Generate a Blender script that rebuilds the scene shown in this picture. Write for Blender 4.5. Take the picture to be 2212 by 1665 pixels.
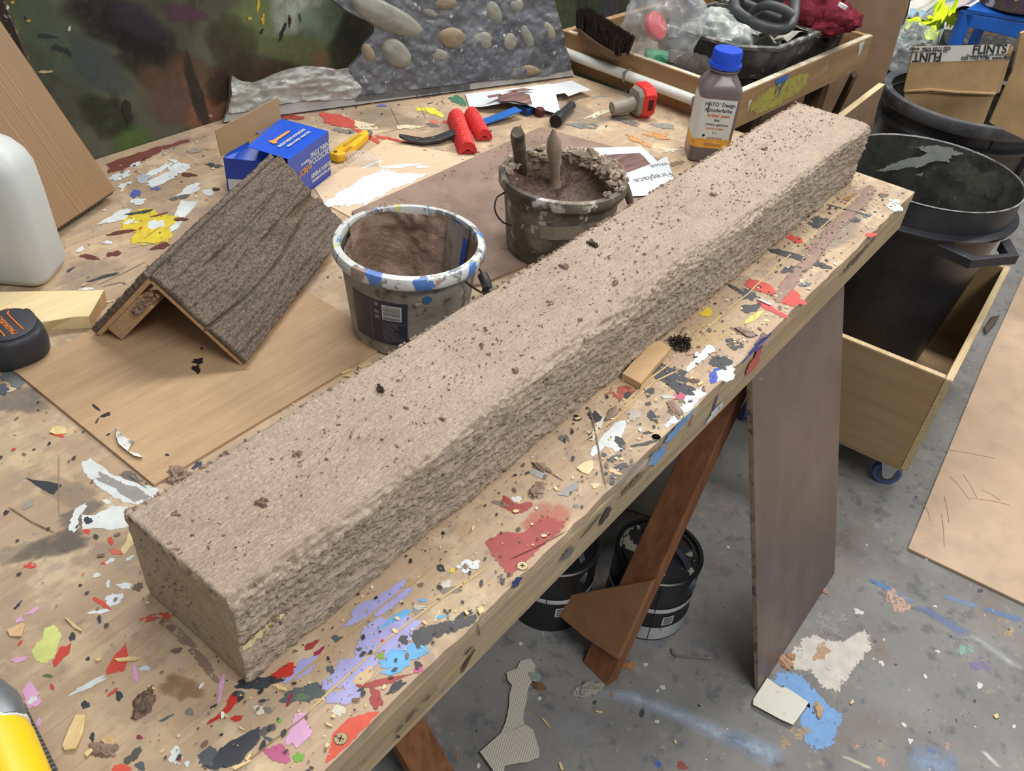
import bpy, bmesh, math, random
import numpy as np
from mathutils import Matrix, Vector

for _o in list(bpy.data.objects):
    bpy.data.objects.remove(_o)
SC = bpy.context.scene
COL = SC.collection
PI = math.pi
rng = np.random.default_rng(7)
rd = random.Random(11)

# ------------------------------------------------------------------ camera
W, H, FPX = 2212.0, 1665.0, 1875.078
CX, CY = 1106.0, 832.5
RC = np.array([[0.61870734, 0.45824501, -0.63813223],
               [-0.78190101, 0.43813419, -0.44347406],
               [0.07636777, 0.77333689, 0.62937908]])
TZ = 0.86                                    # table-top height
CAMP = np.array([0.0, 0.0, TZ + 0.77])
cd = bpy.data.cameras.new('camera')
cd.sensor_fit = 'HORIZONTAL'; cd.sensor_width = 36.0; cd.lens = FPX / W * 36.0
cd.clip_start = 0.02; cd.clip_end = 60
cam = bpy.data.objects.new('camera', cd); COL.objects.link(cam)
_m = Matrix.Identity(4)
for i in range(3):
    for j in range(3):
        _m[i][j] = RC[i][j]
    _m[i][3] = CAMP[i]
cam.matrix_world = _m
SC.camera = cam

# ------------------------------------------------------------------ light
wd = bpy.data.worlds.new('world'); SC.world = wd; wd.use_nodes = True
_bg = wd.node_tree.nodes['Background']
_bg.inputs[0].default_value = (0.90, 0.95, 1.0, 1); _bg.inputs[1].default_value = 0.35


def area(name, loc, size, power, aim, col=(1.0, 0.97, 0.93)):
    l = bpy.data.lights.new(name, 'AREA'); l.shape = 'RECTANGLE'
    l.size, l.size_y = size; l.energy = power; l.color = col
    o = bpy.data.objects.new(name, l); COL.objects.link(o); o.location = loc
    d = Vector(aim) - Vector(loc)
    o.rotation_euler = d.to_track_quat('-Z', 'Y').to_euler()
    return o


area('ceiling_strip_light', (1.9, 1.5, 3.3), (1.9, 0.45), 58, (1.6, 1.1, 0))
area('ceiling_strip_light', (3.9, 0.2, 3.3), (1.9, 0.45), 90, (3.3, 0.2, 0))
area('ceiling_strip_light', (0.6, -1.2, 3.3), (1.9, 0.45), 58, (0.8, -0.5, 0))
SC.view_settings.view_transform = 'Standard'
SC.view_settings.look = 'None'
SC.view_settings.gamma = 1.0
SC.view_settings.use_curve_mapping = False
SC.view_settings.exposure = 0.0


# ------------------------------------------------------------------ geometry helpers
def ray(px, py):
    return RC @ np.array([px - CX, -(py - CY), -FPX])


def T(px, py, z=TZ):
    d = ray(px, py); return CAMP + d * ((z - CAMP[2]) / d[2])


def onp(px, py, p0, n):
    d = ray(px, py); n = np.array(n, float); p0 = np.array(p0, float)
    return CAMP + d * ((n @ (p0 - CAMP)) / (n @ d))


def nrm(v):
    v = np.array(v, float); return v / np.linalg.norm(v)


def lin(c):
    out = []
    for v in c[:3]:
        v /= 255.0
        out.append(v / 12.92 if v <= 0.04045 else ((v + 0.055) / 1.055) ** 2.4)
    return (out[0], out[1], out[2], 1.0)


_LAT = np.random.default_rng(3).random((64, 64, 64))


def n3(p, seed=0):
    """smooth value noise 0..1 at points p (N,3)"""
    p = np.asarray(p, float) + seed * 17.37
    i = np.floor(p).astype(int); f = p - i; f = f * f * (3 - 2 * f)
    a = i & 63; b = (i + 1) & 63
    def L(x, y, z): return _LAT[x, y, z]
    fx, fy, fz = f[:, 0], f[:, 1], f[:, 2]
    c00 = L(a[:, 0], a[:, 1], a[:, 2]) * (1 - fx) + L(b[:, 0], a[:, 1], a[:, 2]) * fx
    c10 = L(a[:, 0], b[:, 1], a[:, 2]) * (1 - fx) + L(b[:, 0], b[:, 1], a[:, 2]) * fx
    c01 = L(a[:, 0], a[:, 1], b[:, 2]) * (1 - fx) + L(b[:, 0], a[:, 1], b[:, 2]) * fx
    c11 = L(a[:, 0], b[:, 1], b[:, 2]) * (1 - fx) + L(b[:, 0], b[:, 1], b[:, 2]) * fx
    c0 = c00 * (1 - fy) + c10 * fy; c1 = c01 * (1 - fy) + c11 * fy
    return c0 * (1 - fz) + c1 * fz


def fb(p, s, o=3, seed=0):
    p = np.asarray(p, float) * np.array(s, float); t = 0; a = 1.0; k = 0
    for q in range(o):
        t = t + a * n3(p * 2 ** q, seed + q); k += a; a *= 0.5
    return t / k


class MB:
    """collects geometry for one mesh"""
    def __init__(s): s.v = []; s.f = []; s.a = []

    def add(s, vs, fs, att=None):
        n = len(s.v); s.v += [tuple(map(float, q)) for q in vs]; s.f += [tuple(int(i) + n for i in q) for q in fs]
        s.a += list(att) if att is not None else [1.0] * len(vs)
        return s

    def box(s, c, size, M=None, taper=1.0):
        x, y, z = [q / 2 for q in size]; vs = []
        for sz in (-1, 1):
            k = taper if sz > 0 else 1
            for sx, sy in ((-1, -1), (1, -1), (1, 1), (-1, 1)):
                vs.append(Vector((sx * x * k, sy * y * k, sz * z)))
        if M is not None: vs = [M @ q for q in vs]
        vs = [Vector(c) + q for q in vs]
        return s.add(vs, [(3, 2, 1, 0), (4, 5, 6, 7), (0, 1, 5, 4), (1, 2, 6, 5), (2, 3, 7, 6), (3, 0, 4, 7)])

    def hexa(s, b, t):
        """prism between two matching polygons"""
        n = len(b); fs = [tuple(reversed(range(n))), tuple(range(n, 2 * n))]
        for i in range(n): fs.append((i, (i + 1) % n, n + (i + 1) % n, n + i))
        return s.add(list(b) + list(t), fs)

    def tube(s, pts, r, seg=8, cap=True):
        pts = [np.array(q, float) for q in pts]; n = len(pts)
        rs = r if isinstance(r, (list, tuple)) else [r] * n
        vs = []; up = None
        for i, p in enumerate(pts):
            d = nrm(pts[min(i + 1, n - 1)] - pts[max(i - 1, 0)])
            if up is None:
                up = np.array([0, 0, 1.0]) if abs(d[2]) < 0.9 else np.array([1.0, 0, 0])
            u = nrm(np.cross(d, up)); up = np.cross(u, d)
            for k in range(seg):
                a = 2 * PI * k / seg
                vs.append(p + rs[i] * (math.cos(a) * u + math.sin(a) * up))
        fs = []
        for i in range(n - 1):
            for k in range(seg):
                k2 = (k + 1) % seg
                fs.append((i * seg + k, i * seg + k2, (i + 1) * seg + k2, (i + 1) * seg + k))
        if cap:
            fs.append(tuple(range(seg - 1, -1, -1))); fs.append(tuple((n - 1) * seg + k for k in range(seg)))
        return s.add(vs, fs)

    def lathe(s, prof, seg=48, c=(0, 0, 0), cap0=False, cap1=False, fn=None):
        vs = []
        for r, z in prof:
            for k in range(seg):
                a = 2 * PI * k / seg
                q = (c[0] + r * math.cos(a), c[1] + r * math.sin(a), c[2] + z)
                vs.append(fn(q, a, r, z) if fn else q)
        fs = []
        for i in range(len(prof) - 1):
            for k in range(seg):
                k2 = (k + 1) % seg
                fs.append((i * seg + k, i * seg + k2, (i + 1) * seg + k2, (i + 1) * seg + k))
        if cap0: fs.append(tuple(range(seg - 1, -1, -1)))
        if cap1: fs.append(tuple((len(prof) - 1) * seg + k for k in range(seg)))
        return s.add(vs, fs)

    def grid(s, fn, nu, nv):
        vs = [fn(i / nu, j / nv) for i in range(nu + 1) for j in range(nv + 1)]
        w = nv + 1
        return s.add(vs, [(i * w + j, (i + 1) * w + j, (i + 1) * w + j + 1, i * w + j + 1) for i in range(nu) for j in range(nv)])

    def xf(s, M):
        s.v = [tuple(M @ Vector(q)) for q in s.v]; return s

    def build(s, name, m, parent=None, smooth=False, world=False, bevel=0, seg=2, ang=0.6):
        me = bpy.data.meshes.new(name)
        vs = s.v
        if world and parent is not None:
            pl = parent.location
            vs = [(q[0] - pl.x, q[1] - pl.y, q[2] - pl.z) for q in vs]
        me.from_pydata(vs, [], s.f)
        return finish(me, name, m, parent, smooth, bevel, seg, ang, s.a if any(q != 1.0 for q in s.a) else None)


def finish(me, name, m, parent=None, smooth=False, bevel=0, seg=2, ang=0.6, att=None):
    if att is not None:
        a = me.attributes.new('edge', 'FLOAT', 'POINT'); a.data.foreach_set('value', att)
    if bevel:
        bm = bmesh.new(); bm.from_mesh(me)
        bmesh.ops.remove_doubles(bm, verts=bm.verts, dist=1e-6)
        bmesh.ops.recalc_face_normals(bm, faces=bm.faces)
        es = [e for e in bm.edges if len(e.link_faces) == 2 and e.calc_face_angle(0) > ang]
        bmesh.ops.bevel(bm, geom=es, offset=bevel, segments=seg, affect='EDGES', profile=0.5, clamp_overlap=True)
        bm.to_mesh(me); bm.free()
    me.validate()
    if smooth:
        me.polygons.foreach_set('use_smooth', [True] * len(me.polygons))
        try: me.set_sharp_from_angle(angle=smooth if smooth is not True else 0.7)
        except Exception: pass
    o = bpy.data.objects.new(name, me); COL.objects.link(o)
    if m is not None: me.materials.append(m)
    if parent is not None: o.parent = parent
    return o


def arr(name, V, F, m, parent=None, smooth=True, world=False, sharp=3.2):
    """numpy verts / quad faces"""
    V = np.asarray(V, float)
    if world and parent is not None: V = V - np.array(parent.location)
    me = bpy.data.meshes.new(name)
    F = np.asarray(F, np.int32)
    me.vertices.add(len(V)); me.vertices.foreach_set('co', V.ravel())
    k = F.shape[1]
    me.loops.add(F.size); me.loops.foreach_set('vertex_index', F.ravel())
    me.polygons.add(len(F)); me.polygons.foreach_set('loop_start', np.arange(len(F), dtype=np.int32) * k)
    me.update(calc_edges=True)
    return finish(me, name, m, parent, sharp if smooth else False)


def thing(name, label, cat, loc=(0, 0, 0), rot=(0, 0, 0), group=None):
    o = bpy.data.objects.new(name, None); COL.objects.link(o); o.empty_display_size = 0.05
    o.location = [float(q) for q in loc]; o.rotation_euler = rot
    return tag(o, label, cat, group)


def tag(o, label, cat, group=None):
    o['label'] = label; o['category'] = cat
    if group: o['group'] = group
    return o


def struct(o): o['kind'] = 'structure'; return o


def copy_tree(o, parent=None):
    c = o.copy(); COL.objects.link(c)
    if parent is not None: c.parent = parent
    for ch in list(o.children): copy_tree(ch, c)
    return c


def text(s, size, m, parent, M, name='lettering', ext=0.0002, align='CENTER', shear=0.0, sx=1.0, bold=0.0):
    cu = bpy.data.curves.new(name, 'FONT'); cu.body = s; cu.size = size; cu.align_x = align; cu.align_y = 'CENTER'
    cu.extrude = ext; cu.shear = shear; cu.resolution_u = 3; cu.offset = bold
    t = bpy.data.objects.new('tmp', cu); COL.objects.link(t)
    bpy.context.view_layer.update()
    me = bpy.data.meshes.new_from_object(t.evaluated_get(bpy.context.evaluated_depsgraph_get()))
    bpy.data.objects.remove(t); bpy.data.curves.remove(cu)
    me.transform(M @ Matrix.Diagonal((sx, 1, 1, 1)))
    me.name = name; me.materials.clear()
    return finish(me, name, m, parent)


def frame(o, x, y):
    """matrix with local x along x, local y near y, origin o"""
    x = Vector([float(q) for q in x]).normalized(); y = Vector([float(q) for q in y]); z = x.cross(y).normalized(); y = z.cross(x)
    return Matrix(((x[0], y[0], z[0], float(o[0])), (x[1], y[1], z[1], float(o[1])), (x[2], y[2], z[2], float(o[2])), (0, 0, 0, 1)))


# ------------------------------------------------------------------ materials
class NT:
    def __init__(s, name):
        s.m = bpy.data.materials.new(name); s.m.use_nodes = True
        s.t = s.m.node_tree; s.n = s.t.nodes; s.b = s.n['Principled BSDF']; s.out = s.n['Material Output']
        s.tc = s.n.new('ShaderNodeTexCoord').outputs['Object']

    def link(s, a, b): s.t.links.new(a, b)

    def mp(s, scale=(1, 1, 1), rot=(0, 0, 0), loc=(0, 0, 0)):
        q = s.n.new('ShaderNodeMapping'); s.link(s.tc, q.inputs[0])
        r = s.n.new('ShaderNodeMapping'); r.inputs['Scale'].default_value = scale
        q.inputs['Rotation'].default_value = rot; q.inputs['Location'].default_value = loc
        s.link(q.outputs[0], r.inputs[0]); return r.outputs[0]

    def noise(s, v, scale, detail=4, rough=0.55, dist=0.0):
        q = s.n.new('ShaderNodeTexNoise'); q.inputs['Scale'].default_value = scale; q.inputs['Detail'].default_value = detail
        q.inputs['Roughness'].default_value = rough; q.inputs['Distortion'].default_value = dist
        s.link(v, q.inputs['Vector']); return q.outputs['Fac']

    def vor(s, v, scale, feat='F1'):
        q = s.n.new('ShaderNodeTexVoronoi'); q.inputs['Scale'].default_value = scale; q.feature = feat
        s.link(v, q.inputs['Vector']); return q.outputs['Distance']

    def ramp(s, v, a, b, ca=0.0, cb=1.0):
        q = s.n.new('ShaderNodeMapRange'); q.inputs[1].default_value = a; q.inputs[2].default_value = b
        q.inputs[3].default_value = ca; q.inputs[4].default_value = cb; q.clamp = True
        s.link(v, q.inputs[0]); return q.outputs[0]

    def math(s, op, a, b):
        q = s.n.new('ShaderNodeMath'); q.operation = op
        for i, v in enumerate((a, b)):
            if isinstance(v, (int, float)): q.inputs[i].default_value = v
            else: s.link(v, q.inputs[i])
        return q.outputs[0]

    def mix(s, fac, a, b):
        q = s.n.new('ShaderNodeMix'); q.data_type = 'RGBA'
        for i, v in ((0, fac), (6, a), (7, b)):
            if isinstance(v, (tuple, list)): q.inputs[i].default_value = v
            elif isinstance(v, (int, float)): q.inputs[i].default_value = v
            else: s.link(v, q.inputs[i])
        return q.outputs[2]

    def col(s, c): s.link(c, s.b.inputs['Base Color']) if not isinstance(c, tuple) else s.setc(c)

    def setc(s, c): s.b.inputs['Base Color'].default_value = c

    def bump(s, h, strength=0.3, dist=0.002):
        q = s.n.new('ShaderNodeBump'); q.inputs['Strength'].default_value = strength; q.inputs['Distance'].default_value = dist
        s.link(h, q.inputs['Height']); s.link(q.outputs[0], s.b.inputs['Normal'])

    def rough(s, r, spec=None, metal=None):
        s.b.inputs['Roughness'].default_value = r
        if spec is not None: s.b.inputs['Specular IOR Level'].default_value = spec
        if metal is not None: s.b.inputs['Metallic'].default_value = metal


def plain(name, c, rough=0.55, var=0.12, scale=30, spec=0.4, metal=0.0, bump=0.0, bscale=200):
    n = NT(name); a = lin(c)
    v = n.noise(n.mp(), scale, 4)
    lo = tuple(q * (1 - var) for q in a[:3]) + (1,); hi = tuple(min(1, q * (1 + var)) for q in a[:3]) + (1,)
    n.col(n.mix(n.ramp(v, 0.3, 0.7), lo, hi)); n.rough(rough, spec, metal)
    if bump: n.bump(n.noise(n.mp(), bscale, 3), bump, 0.001)
    return n.m


def layered(name, c, layers, rough=0.6, spec=0.35, var=0.15, vs=12, bump=0.2, bscale=150, stretch=(1, 1, 1), rot=(0, 0, 0), bd=0.001, metal=0.0):
    """base colour + blotch layers: (colour, noise scale, lo, hi, strength, stretch)"""
    n = NT(name); a = lin(c); mp = n.mp(stretch, rot)
    lo = tuple(q * (1 - var) for q in a[:3]) + (1,); hi = tuple(min(1, q * (1 + var)) for q in a[:3]) + (1,)
    cur = n.mix(n.ramp(n.noise(mp, vs, 5), 0.3, 0.7), lo, hi)
    for i, L in enumerate(layers):
        cc, sc, l, h, st = L[:5]; sr = L[5] if len(L) > 5 else (1, 1, 1)
        m2 = n.mp(sr, rot, (i * 3.7, i * 1.9, i * 2.3))
        cur = n.mix(n.ramp(n.noise(m2, sc, 5, 0.6), l, h, 0, st), cur, lin(cc))
    n.col(cur); n.rough(rough, spec, metal)
    if bump: n.bump(n.noise(mp, bscale, 4), bump, bd)
    return n.m


def wood(name, c, dark, axis='x', scale=18, amt=0.6, rough=0.6, rot=0.0, rings=False, bump=0.1, spots=()):
    """grain runs along the axis (object space)"""
    n = NT(name)
    st = {'x': (0.06, 1, 1), 'y': (1, 0.06, 1), 'z': (1, 1, 0.06)}[axis]
    mp = n.mp(st, (0, 0, rot))
    g1 = n.noise(mp, scale * 4, 6, 0.62, 0.4); g2 = n.noise(mp, scale * 18, 3, 0.6); g3 = n.noise(n.mp((1, 1, 1)), 5, 3)
    a = lin(c); b = lin(dark)
    cur = n.mix(n.ramp(g1, 0.38, 0.66, 0, amt), a, b)
    cur = n.mix(n.ramp(g2, 0.5, 0.7, 0, amt * 0.6), cur, b)
    cur = n.mix(n.ramp(g3, 0.4, 0.75, 0, 0.25), cur, tuple(q * 0.75 for q in a[:3]) + (1,))
    for cc, sc, l, h, sg in spots:
        cur = n.mix(n.ramp(n.noise(n.mp((1, 1, 1), (0, 0, 0), (sc, 2, 3)), sc, 5, 0.6), l, h, 0, sg), cur, lin(cc))
    n.col(cur); n.rough(rough, 0.35)
    if bump: n.bump(g2, bump, 0.001)
    return n.m


_PM = {}


def paint(c, wear=0.35, fine=140, rough=0.5):
    """dried paint film, worn through to what lies under it towards its ragged rim"""
    k = (c, round(wear, 2), fine)
    if k in _PM: return _PM[k]
    n = NT('paint_film'); a = lin(c)
    v = n.noise(n.mp(), 40, 4)
    cur = n.mix(n.ramp(v, 0.35, 0.7), a, tuple(q * 0.8 for q in a[:3]) + (1,))
    n.col(cur); n.rough(rough, 0.4)
    at = n.n.new('ShaderNodeAttribute'); at.attribute_name = 'edge'
    e = n.ramp(at.outputs['Fac'], 0.0, 0.6)
    ns = n.noise(n.mp((1, 1, 1)), fine, 5, 0.65); nl = n.noise(n.mp((1, 1, 1)), fine * 0.25, 4, 0.6)
    mixn = n.math('ADD', n.math('MULTIPLY', ns, 0.5), n.math('MULTIPLY', nl, 0.5))
    mixn = n.ramp(mixn, 0.3, 0.7)
    thr = n.math('ADD', n.math('MULTIPLY', e, 0.80 - 0.55 * wear), 0.22)
    d = n.math('SUBTRACT', thr, mixn)
    fac = n.ramp(d, -0.03, 0.03)
    tr = n.n.new('ShaderNodeBsdfTransparent'); mx = n.n.new('ShaderNodeMixShader')
    n.link(fac, mx.inputs[0]); n.link(tr.outputs[0], mx.inputs[1]); n.link(n.b.outputs[0], mx.inputs[2])
    n.link(mx.outputs[0], n.out.inputs['Surface'])
    _PM[k] = n.m
    return n.m


def glassy(name, tint, alpha, rough=0.12):
    """thin clear film: mostly see-through, glossy highlights"""
    n = NT(name); n.setc(lin(tint)); n.rough(rough, 0.6)
    v = n.noise(n.mp(), 14, 4)
    fac = n.ramp(v, 0.3, 0.7, alpha * 0.5, min(1, alpha * 1.5))
    lw = n.n.new('ShaderNodeLayerWeight'); lw.inputs[0].default_value = 0.35
    fac = n.math('MAXIMUM', fac, n.math('MULTIPLY', lw.outputs['Facing'], min(1, alpha * 2.0)))
    tr = n.n.new('ShaderNodeBsdfTransparent'); mx = n.n.new('ShaderNodeMixShader')
    n.link(fac, mx.inputs[0]); n.link(tr.outputs[0], mx.inputs[1]); n.link(n.b.outputs[0], mx.inputs[2])
    n.link(mx.outputs[0], n.out.inputs['Surface'])
    return n.m


def blob_px(cx, cy, rx, ry, ang=0, jag=0.25, n=26, seed=None):
    """ragged ellipse outline in photograph pixels, turned into table points by the caller"""
    r = random.Random(seed if seed is not None else (cx * 131 + cy * 17 + rx)); ca, sa = math.cos(math.radians(ang)), math.sin(math.radians(ang))
    ph = [r.uniform(0, 6.28) for _ in range(4)]; out = []
    for i in range(n):
        a = 2 * PI * i / n
        k = 1 + jag * (0.5 * math.sin(2 * a + ph[0]) + 0.4 * math.sin(3 * a + ph[1]) + 0.35 * math.sin(5 * a + ph[2])) + jag * 0.5 * r.uniform(-1, 1)
        x, y = rx * k * math.cos(a), ry * k * math.sin(a)
        out.append((cx + x * ca - y * sa, cy + x * sa + y * ca))
    return out


def film(mb, outline, z, nrm_up=(0, 0, 0.0)):
    """star-shaped patch with rim falloff"""
    P = np.array(outline); c = P.mean(0); n = len(P)
    vs = list(P) + list(c + (P - c) * 0.72) + [c]
    at = [0.0] * n + [0.75] * n + [1.0]
    fs = []
    for i in range(n):
        j = (i + 1) % n
        fs.append((i, j, n + j, n + i)); fs.append((n + i, n + j, 2 * n))
    mb.add(vs, fs, at)


def stroke(mb, pts, w0, w1=None):
    """brush-stroke ribbon on a horizontal plane; pts are 3-D"""
    w1 = w0 if w1 is None else w1
    pts = [np.array(p, float) for p in pts]; n = len(pts); vs = []; at = []
    for i, p in enumerate(pts):
        d = pts[min(i + 1, n - 1)] - pts[max(i - 1, 0)]; d[2] = 0; d = nrm(d); s = np.array([-d[1], d[0], 0])
        t = i / (n - 1); w = w0 + (w1 - w0) * t; e = 0.0 if i in (0, n - 1) else 1.0
        vs += [p - s * w, p, p + s * w]; at += [0, e, 0]
    fs = []
    for i in range(n - 1):
        b = i * 3; fs += [(b, b + 3, b + 4, b + 1), (b + 1, b + 4, b + 5, b + 2)]
    mb.add(vs, fs, at)

# ================================================================== the setting
M_floor = layered('concrete', (132, 131, 129), [((98, 95, 92), 3.2, 0.45, 0.72, 0.6), ((150, 146, 140), 9, 0.55, 0.75, 0.6),
                  ((88, 90, 98), 26, 0.56, 0.66, 0.6), ((165, 150, 130), 34, 0.62, 0.7, 0.55), ((190, 186, 180), 75, 0.66, 0.72, 0.7),
                  ((60, 60, 62), 120, 0.64, 0.7, 0.7), ((128, 108, 98), 7, 0.58, 0.72, 0.5), ((96, 104, 132), 15, 0.64, 0.72, 0.35)],
                  rough=0.62, bump=0.25, bscale=90, vs=5)
FL = struct(MB().box((2.2, 1.0, -0.02), (9.6, 8.0, 0.04)).build('floor', M_floor))
M_wall = plain('painted_wall', (150, 150, 148), 0.8, 0.06, 2)
struct(MB().box((2.2, 3.6, 1.7), (9.6, 0.1, 3.4)).build('wall_back', M_wall))
struct(MB().box((6.95, 1.0, 1.7), (0.1, 5.1, 3.4)).build('wall_right', M_wall))


def soft(c, mx=0.8, fine=60):
    k = ('soft', c, mx, fine)
    if k in _PM: return _PM[k]
    n = NT('sprayed_paint'); n.setc(lin(c)); n.rough(0.65, 0.3)
    at = n.n.new('ShaderNodeAttribute'); at.attribute_name = 'edge'
    ns = n.ramp(n.noise(n.mp(), fine, 5, 0.7), 0.25, 0.75, 0.35, 1.25)
    e = n.ramp(at.outputs['Fac'], 0.0, 1.0)
    fac = n.math('MINIMUM', n.math('MULTIPLY', n.math('MULTIPLY', e, ns), mx), 1.0)
    tr = n.n.new('ShaderNodeBsdfTransparent'); ms = n.n.new('ShaderNodeMixShader')
    n.link(fac, ms.inputs[0]); n.link(tr.outputs[0], ms.inputs[1]); n.link(n.b.outputs[0], ms.inputs[2])
    n.link(ms.outputs[0], n.out.inputs['Surface'])
    _PM[k] = n.m
    return n.m


LAY = [0]; TAB = None


def crop(x0, y0, k):
    return lambda x, y: (x0 + x * k, y0 + y * k)


K = 600 / 2212
C1, C2, C3 = crop(0, 0, K), crop(450, 0, K), crop(1000, 0, K)
C5, C6, C7, C8 = crop(0, 400, K), crop(0, 850, K), crop(0, 1215, K), crop(500, 1215, K)
CB, CR, CZ = crop(1100, 850, K), crop(1612, 400, K), crop(1250, 620, 450 / 2204)
CF = crop(1560, 1200, 652 / 2212); CG = crop(1000, 1200, 620 / 2212)


def patch(surf, pts, col, wear=0.3, name='paint_patch', mat=None, kind=None, plane=None, dz=0.0002):
    """pts in photo pixels -> a thin dried film lying on the surface"""
    LAY[0] += 1; z = dz + 0.000003 * LAY[0]
    mb = MB()
    if plane is None:
        zz = (TZ if surf is TAB else 0.0) + z
        film(mb, [T(x, y, zz) for x, y in pts], zz)
    else:
        p0, n = plane; n = nrm(n); film(mb, [onp(x, y, np.array(p0) + n * z, n) for x, y in pts], 0)
    return mb.build(name, mat or paint(col, wear), surf, world=True)


def ell(cr, x, y, rx, ry, ang=0, jag=0.3, k=K):
    c = cr(x, y); return blob_px(c[0], c[1], rx * k, ry * k, ang, jag)


def poly(cr, pts, sub=3, jag=2.0):
    """outline refined with a ragged edge"""
    P = [cr(*p) for p in pts]; out = []; n = len(P); r = random.Random(len(pts) * 7 + int(P[0][0]))
    for i in range(n):
        a, b = P[i], P[(i + 1) % n]
        for q in range(sub):
            t = q / sub; s = jag if q else jag * 0.3
            out.append((a[0] + (b[0] - a[0]) * t + r.uniform(-s, s), a[1] + (b[1] - a[1]) * t + r.uniform(-s, s)))
    return out


# ---- floor stains
fl = FL
patch(fl, poly(CF, [(660, 560), (560, 600), (430, 790), (520, 860), (640, 850), (750, 1010), (860, 1010), (960, 860), (1140, 640), (1110, 560), (1040, 530), (900, 620), (760, 600)]), (205, 200, 190), 0.35)
patch(fl, poly(CF, [(400, 830), (350, 900), (520, 1010), (640, 1080), (570, 1180), (600, 1380), (660, 1450), (790, 1440), (910, 1240), (900, 1170), (790, 1090), (700, 980), (580, 860)]), (112, 160, 214), 0.3)
patch(fl, ell(CF, 730, 700, 70, 70, 0, 0.4), (176, 142, 104), 0.6)
patch(fl, ell(CF, 520, 1320, 150, 70, -10, 0.4), (170, 145, 112), 0.9)
patch(fl, ell(CF, 800, 480, 170, 90, 10, 0.4), (140, 140, 138), 0.9)
for (a, b, w, c, mx) in (((1080, 170), (1250, 260), 0.012, (96, 150, 214), 1.0), ((1250, 260), (1420, 350), 0.008, (130, 165, 205), 0.8),
                         ((1600, 290), (1900, 380), 0.012, (130, 165, 205), 0.7), ((1900, 380), (2212, 480), 0.013, (104, 146, 200), .8),
                         ((1420, 350), (1820, 600), 0.02, (120, 140, 190), 0.7), ((1800, 560), (2210, 850), 0.016, (196, 200, 198), 0.7),
                         ((0, 1300), (450, 1500), 0.035, (176, 196, 218), 0.8), ((1340, 1480), (1750, 1570), 0.05, (150, 172, 200), 0.7),
                         ((1900, 1420), (2040, 1560), 0.008, (215, 215, 210), 1.0), ((870, 1460), (1110, 1570), 0.006, (215, 212, 190), 1.0)):
    mb = MB(); A, B = CF(*a), CF(*b)
    stroke(mb, [T(A[0] + (B[0] - A[0]) * t, A[1] + (B[1] - A[1]) * t, 0.0004) for t in (0, .2, .4, .6, .8, 1)], w * 0.8, w)
    mb.build('paint_streak', soft(c, mx * 1.05, 70), fl)
mb = MB(); stroke(mb, [T(*CG(x, y), 0.0004) for x, y in ((990, 1020), (1300, 1090), (1700, 1240), (2000, 1380), (2212, 1500))], 0.02, 0.03)
mb.build('paint_streak', soft((178, 192, 208), .85, 50), fl)
patch(fl, ell(CG, 850, 1370, 260, 200, 0, 0.3), (165, 165, 166), 0, mat=soft((165, 165, 166), 0.6))
patch(fl, poly(CG, [(1650, 1580), (1690, 1575), (1750, 1640), (1700, 1659), (1650, 1640)]), (140, 62, 52), 0.2)
patch(fl, ell(CG, 1505, 1605, 28, 28), (62, 92, 160), 0.3)
for (x, y, r) in ((1540, 1015, 25), (1500, 1040, 15), (1410, 838, 22), (620, 600, 8), (1875, 1570, 9)):
    patch(fl, ell(CG, x, y, r, r * 0.8), (205, 208, 200), 0.3)
for (x, y, r) in ((1580, 700, 18), (1110, 755, 12), (1170, 785, 25), (1380, 1355, 25), (1890, 950, 30), (1185, 615, 12), (2140, 1250, 18), (1560, 370, 16), (1000, 410, 40)):
    patch(fl, ell(CF, x, y, r, r * 0.7, 20, 0.5), (212, 212, 206), 0.4)
for (x, y, r, c) in ((1530, 1425, 40, (84, 104, 160)), (1180, 1510, 50, (190, 140, 120)), (1650, 1390, 40, (160, 140, 125)), (2100, 560, 50, (168, 150, 110)),
                     (1290, 330, 110, (196, 160, 140)), (1900, 800, 90, (120, 115, 150)), (1780, 690, 60, (130, 165, 150)), (980, 1400, 25, (196, 150, 132))):
    patch(fl, ell(CF, x, y, r, r * 0.8, 20, 0.5), c, 0.8)


def specks(parent, n, box, z, cols, smin, smax, seed, name='paint_specks', el=2.2, skip=None):
    r = random.Random(seed)
    for col, frac in cols:
        mb = MB()
        for _ in range(int(n * frac)):
            x = r.uniform(box[0], box[1]); y = r.uniform(box[2], box[3])
            s = smin * (smax / smin) ** (r.random() ** 2.2); e = r.uniform(1, el); a = r.uniform(0, PI) if r.random() < .5 else r.gauss(0.5, 0.25)
            k = r.choice((5, 6, 7, 8)); ca, sa = math.cos(a), math.sin(a); vs = []
            for i in range(k):
                t = 2 * PI * i / k; q = s * r.uniform(0.6, 1.2)
                u, v = q * e * math.cos(t), q * math.sin(t)
                vs.append((x + u * ca - v * sa, y + u * sa + v * ca, z + r.uniform(0, .0001)))
            mb.add(vs, [tuple(range(k))])
        o = mb.build(name, plain('speck_paint', col, 0.5, 0.1), parent, world=True); o['kind'] = 'stuff'


specks(fl, 1500, (0.3, 4.2, -1.1, 0.8), 0.0007, [((205, 205, 200), .22), ((70, 70, 74), .4), ((150, 120, 95), .22), ((84, 104, 160), .04), ((190, 90, 80), .03)], 0.0008, 0.006, 5)

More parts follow.
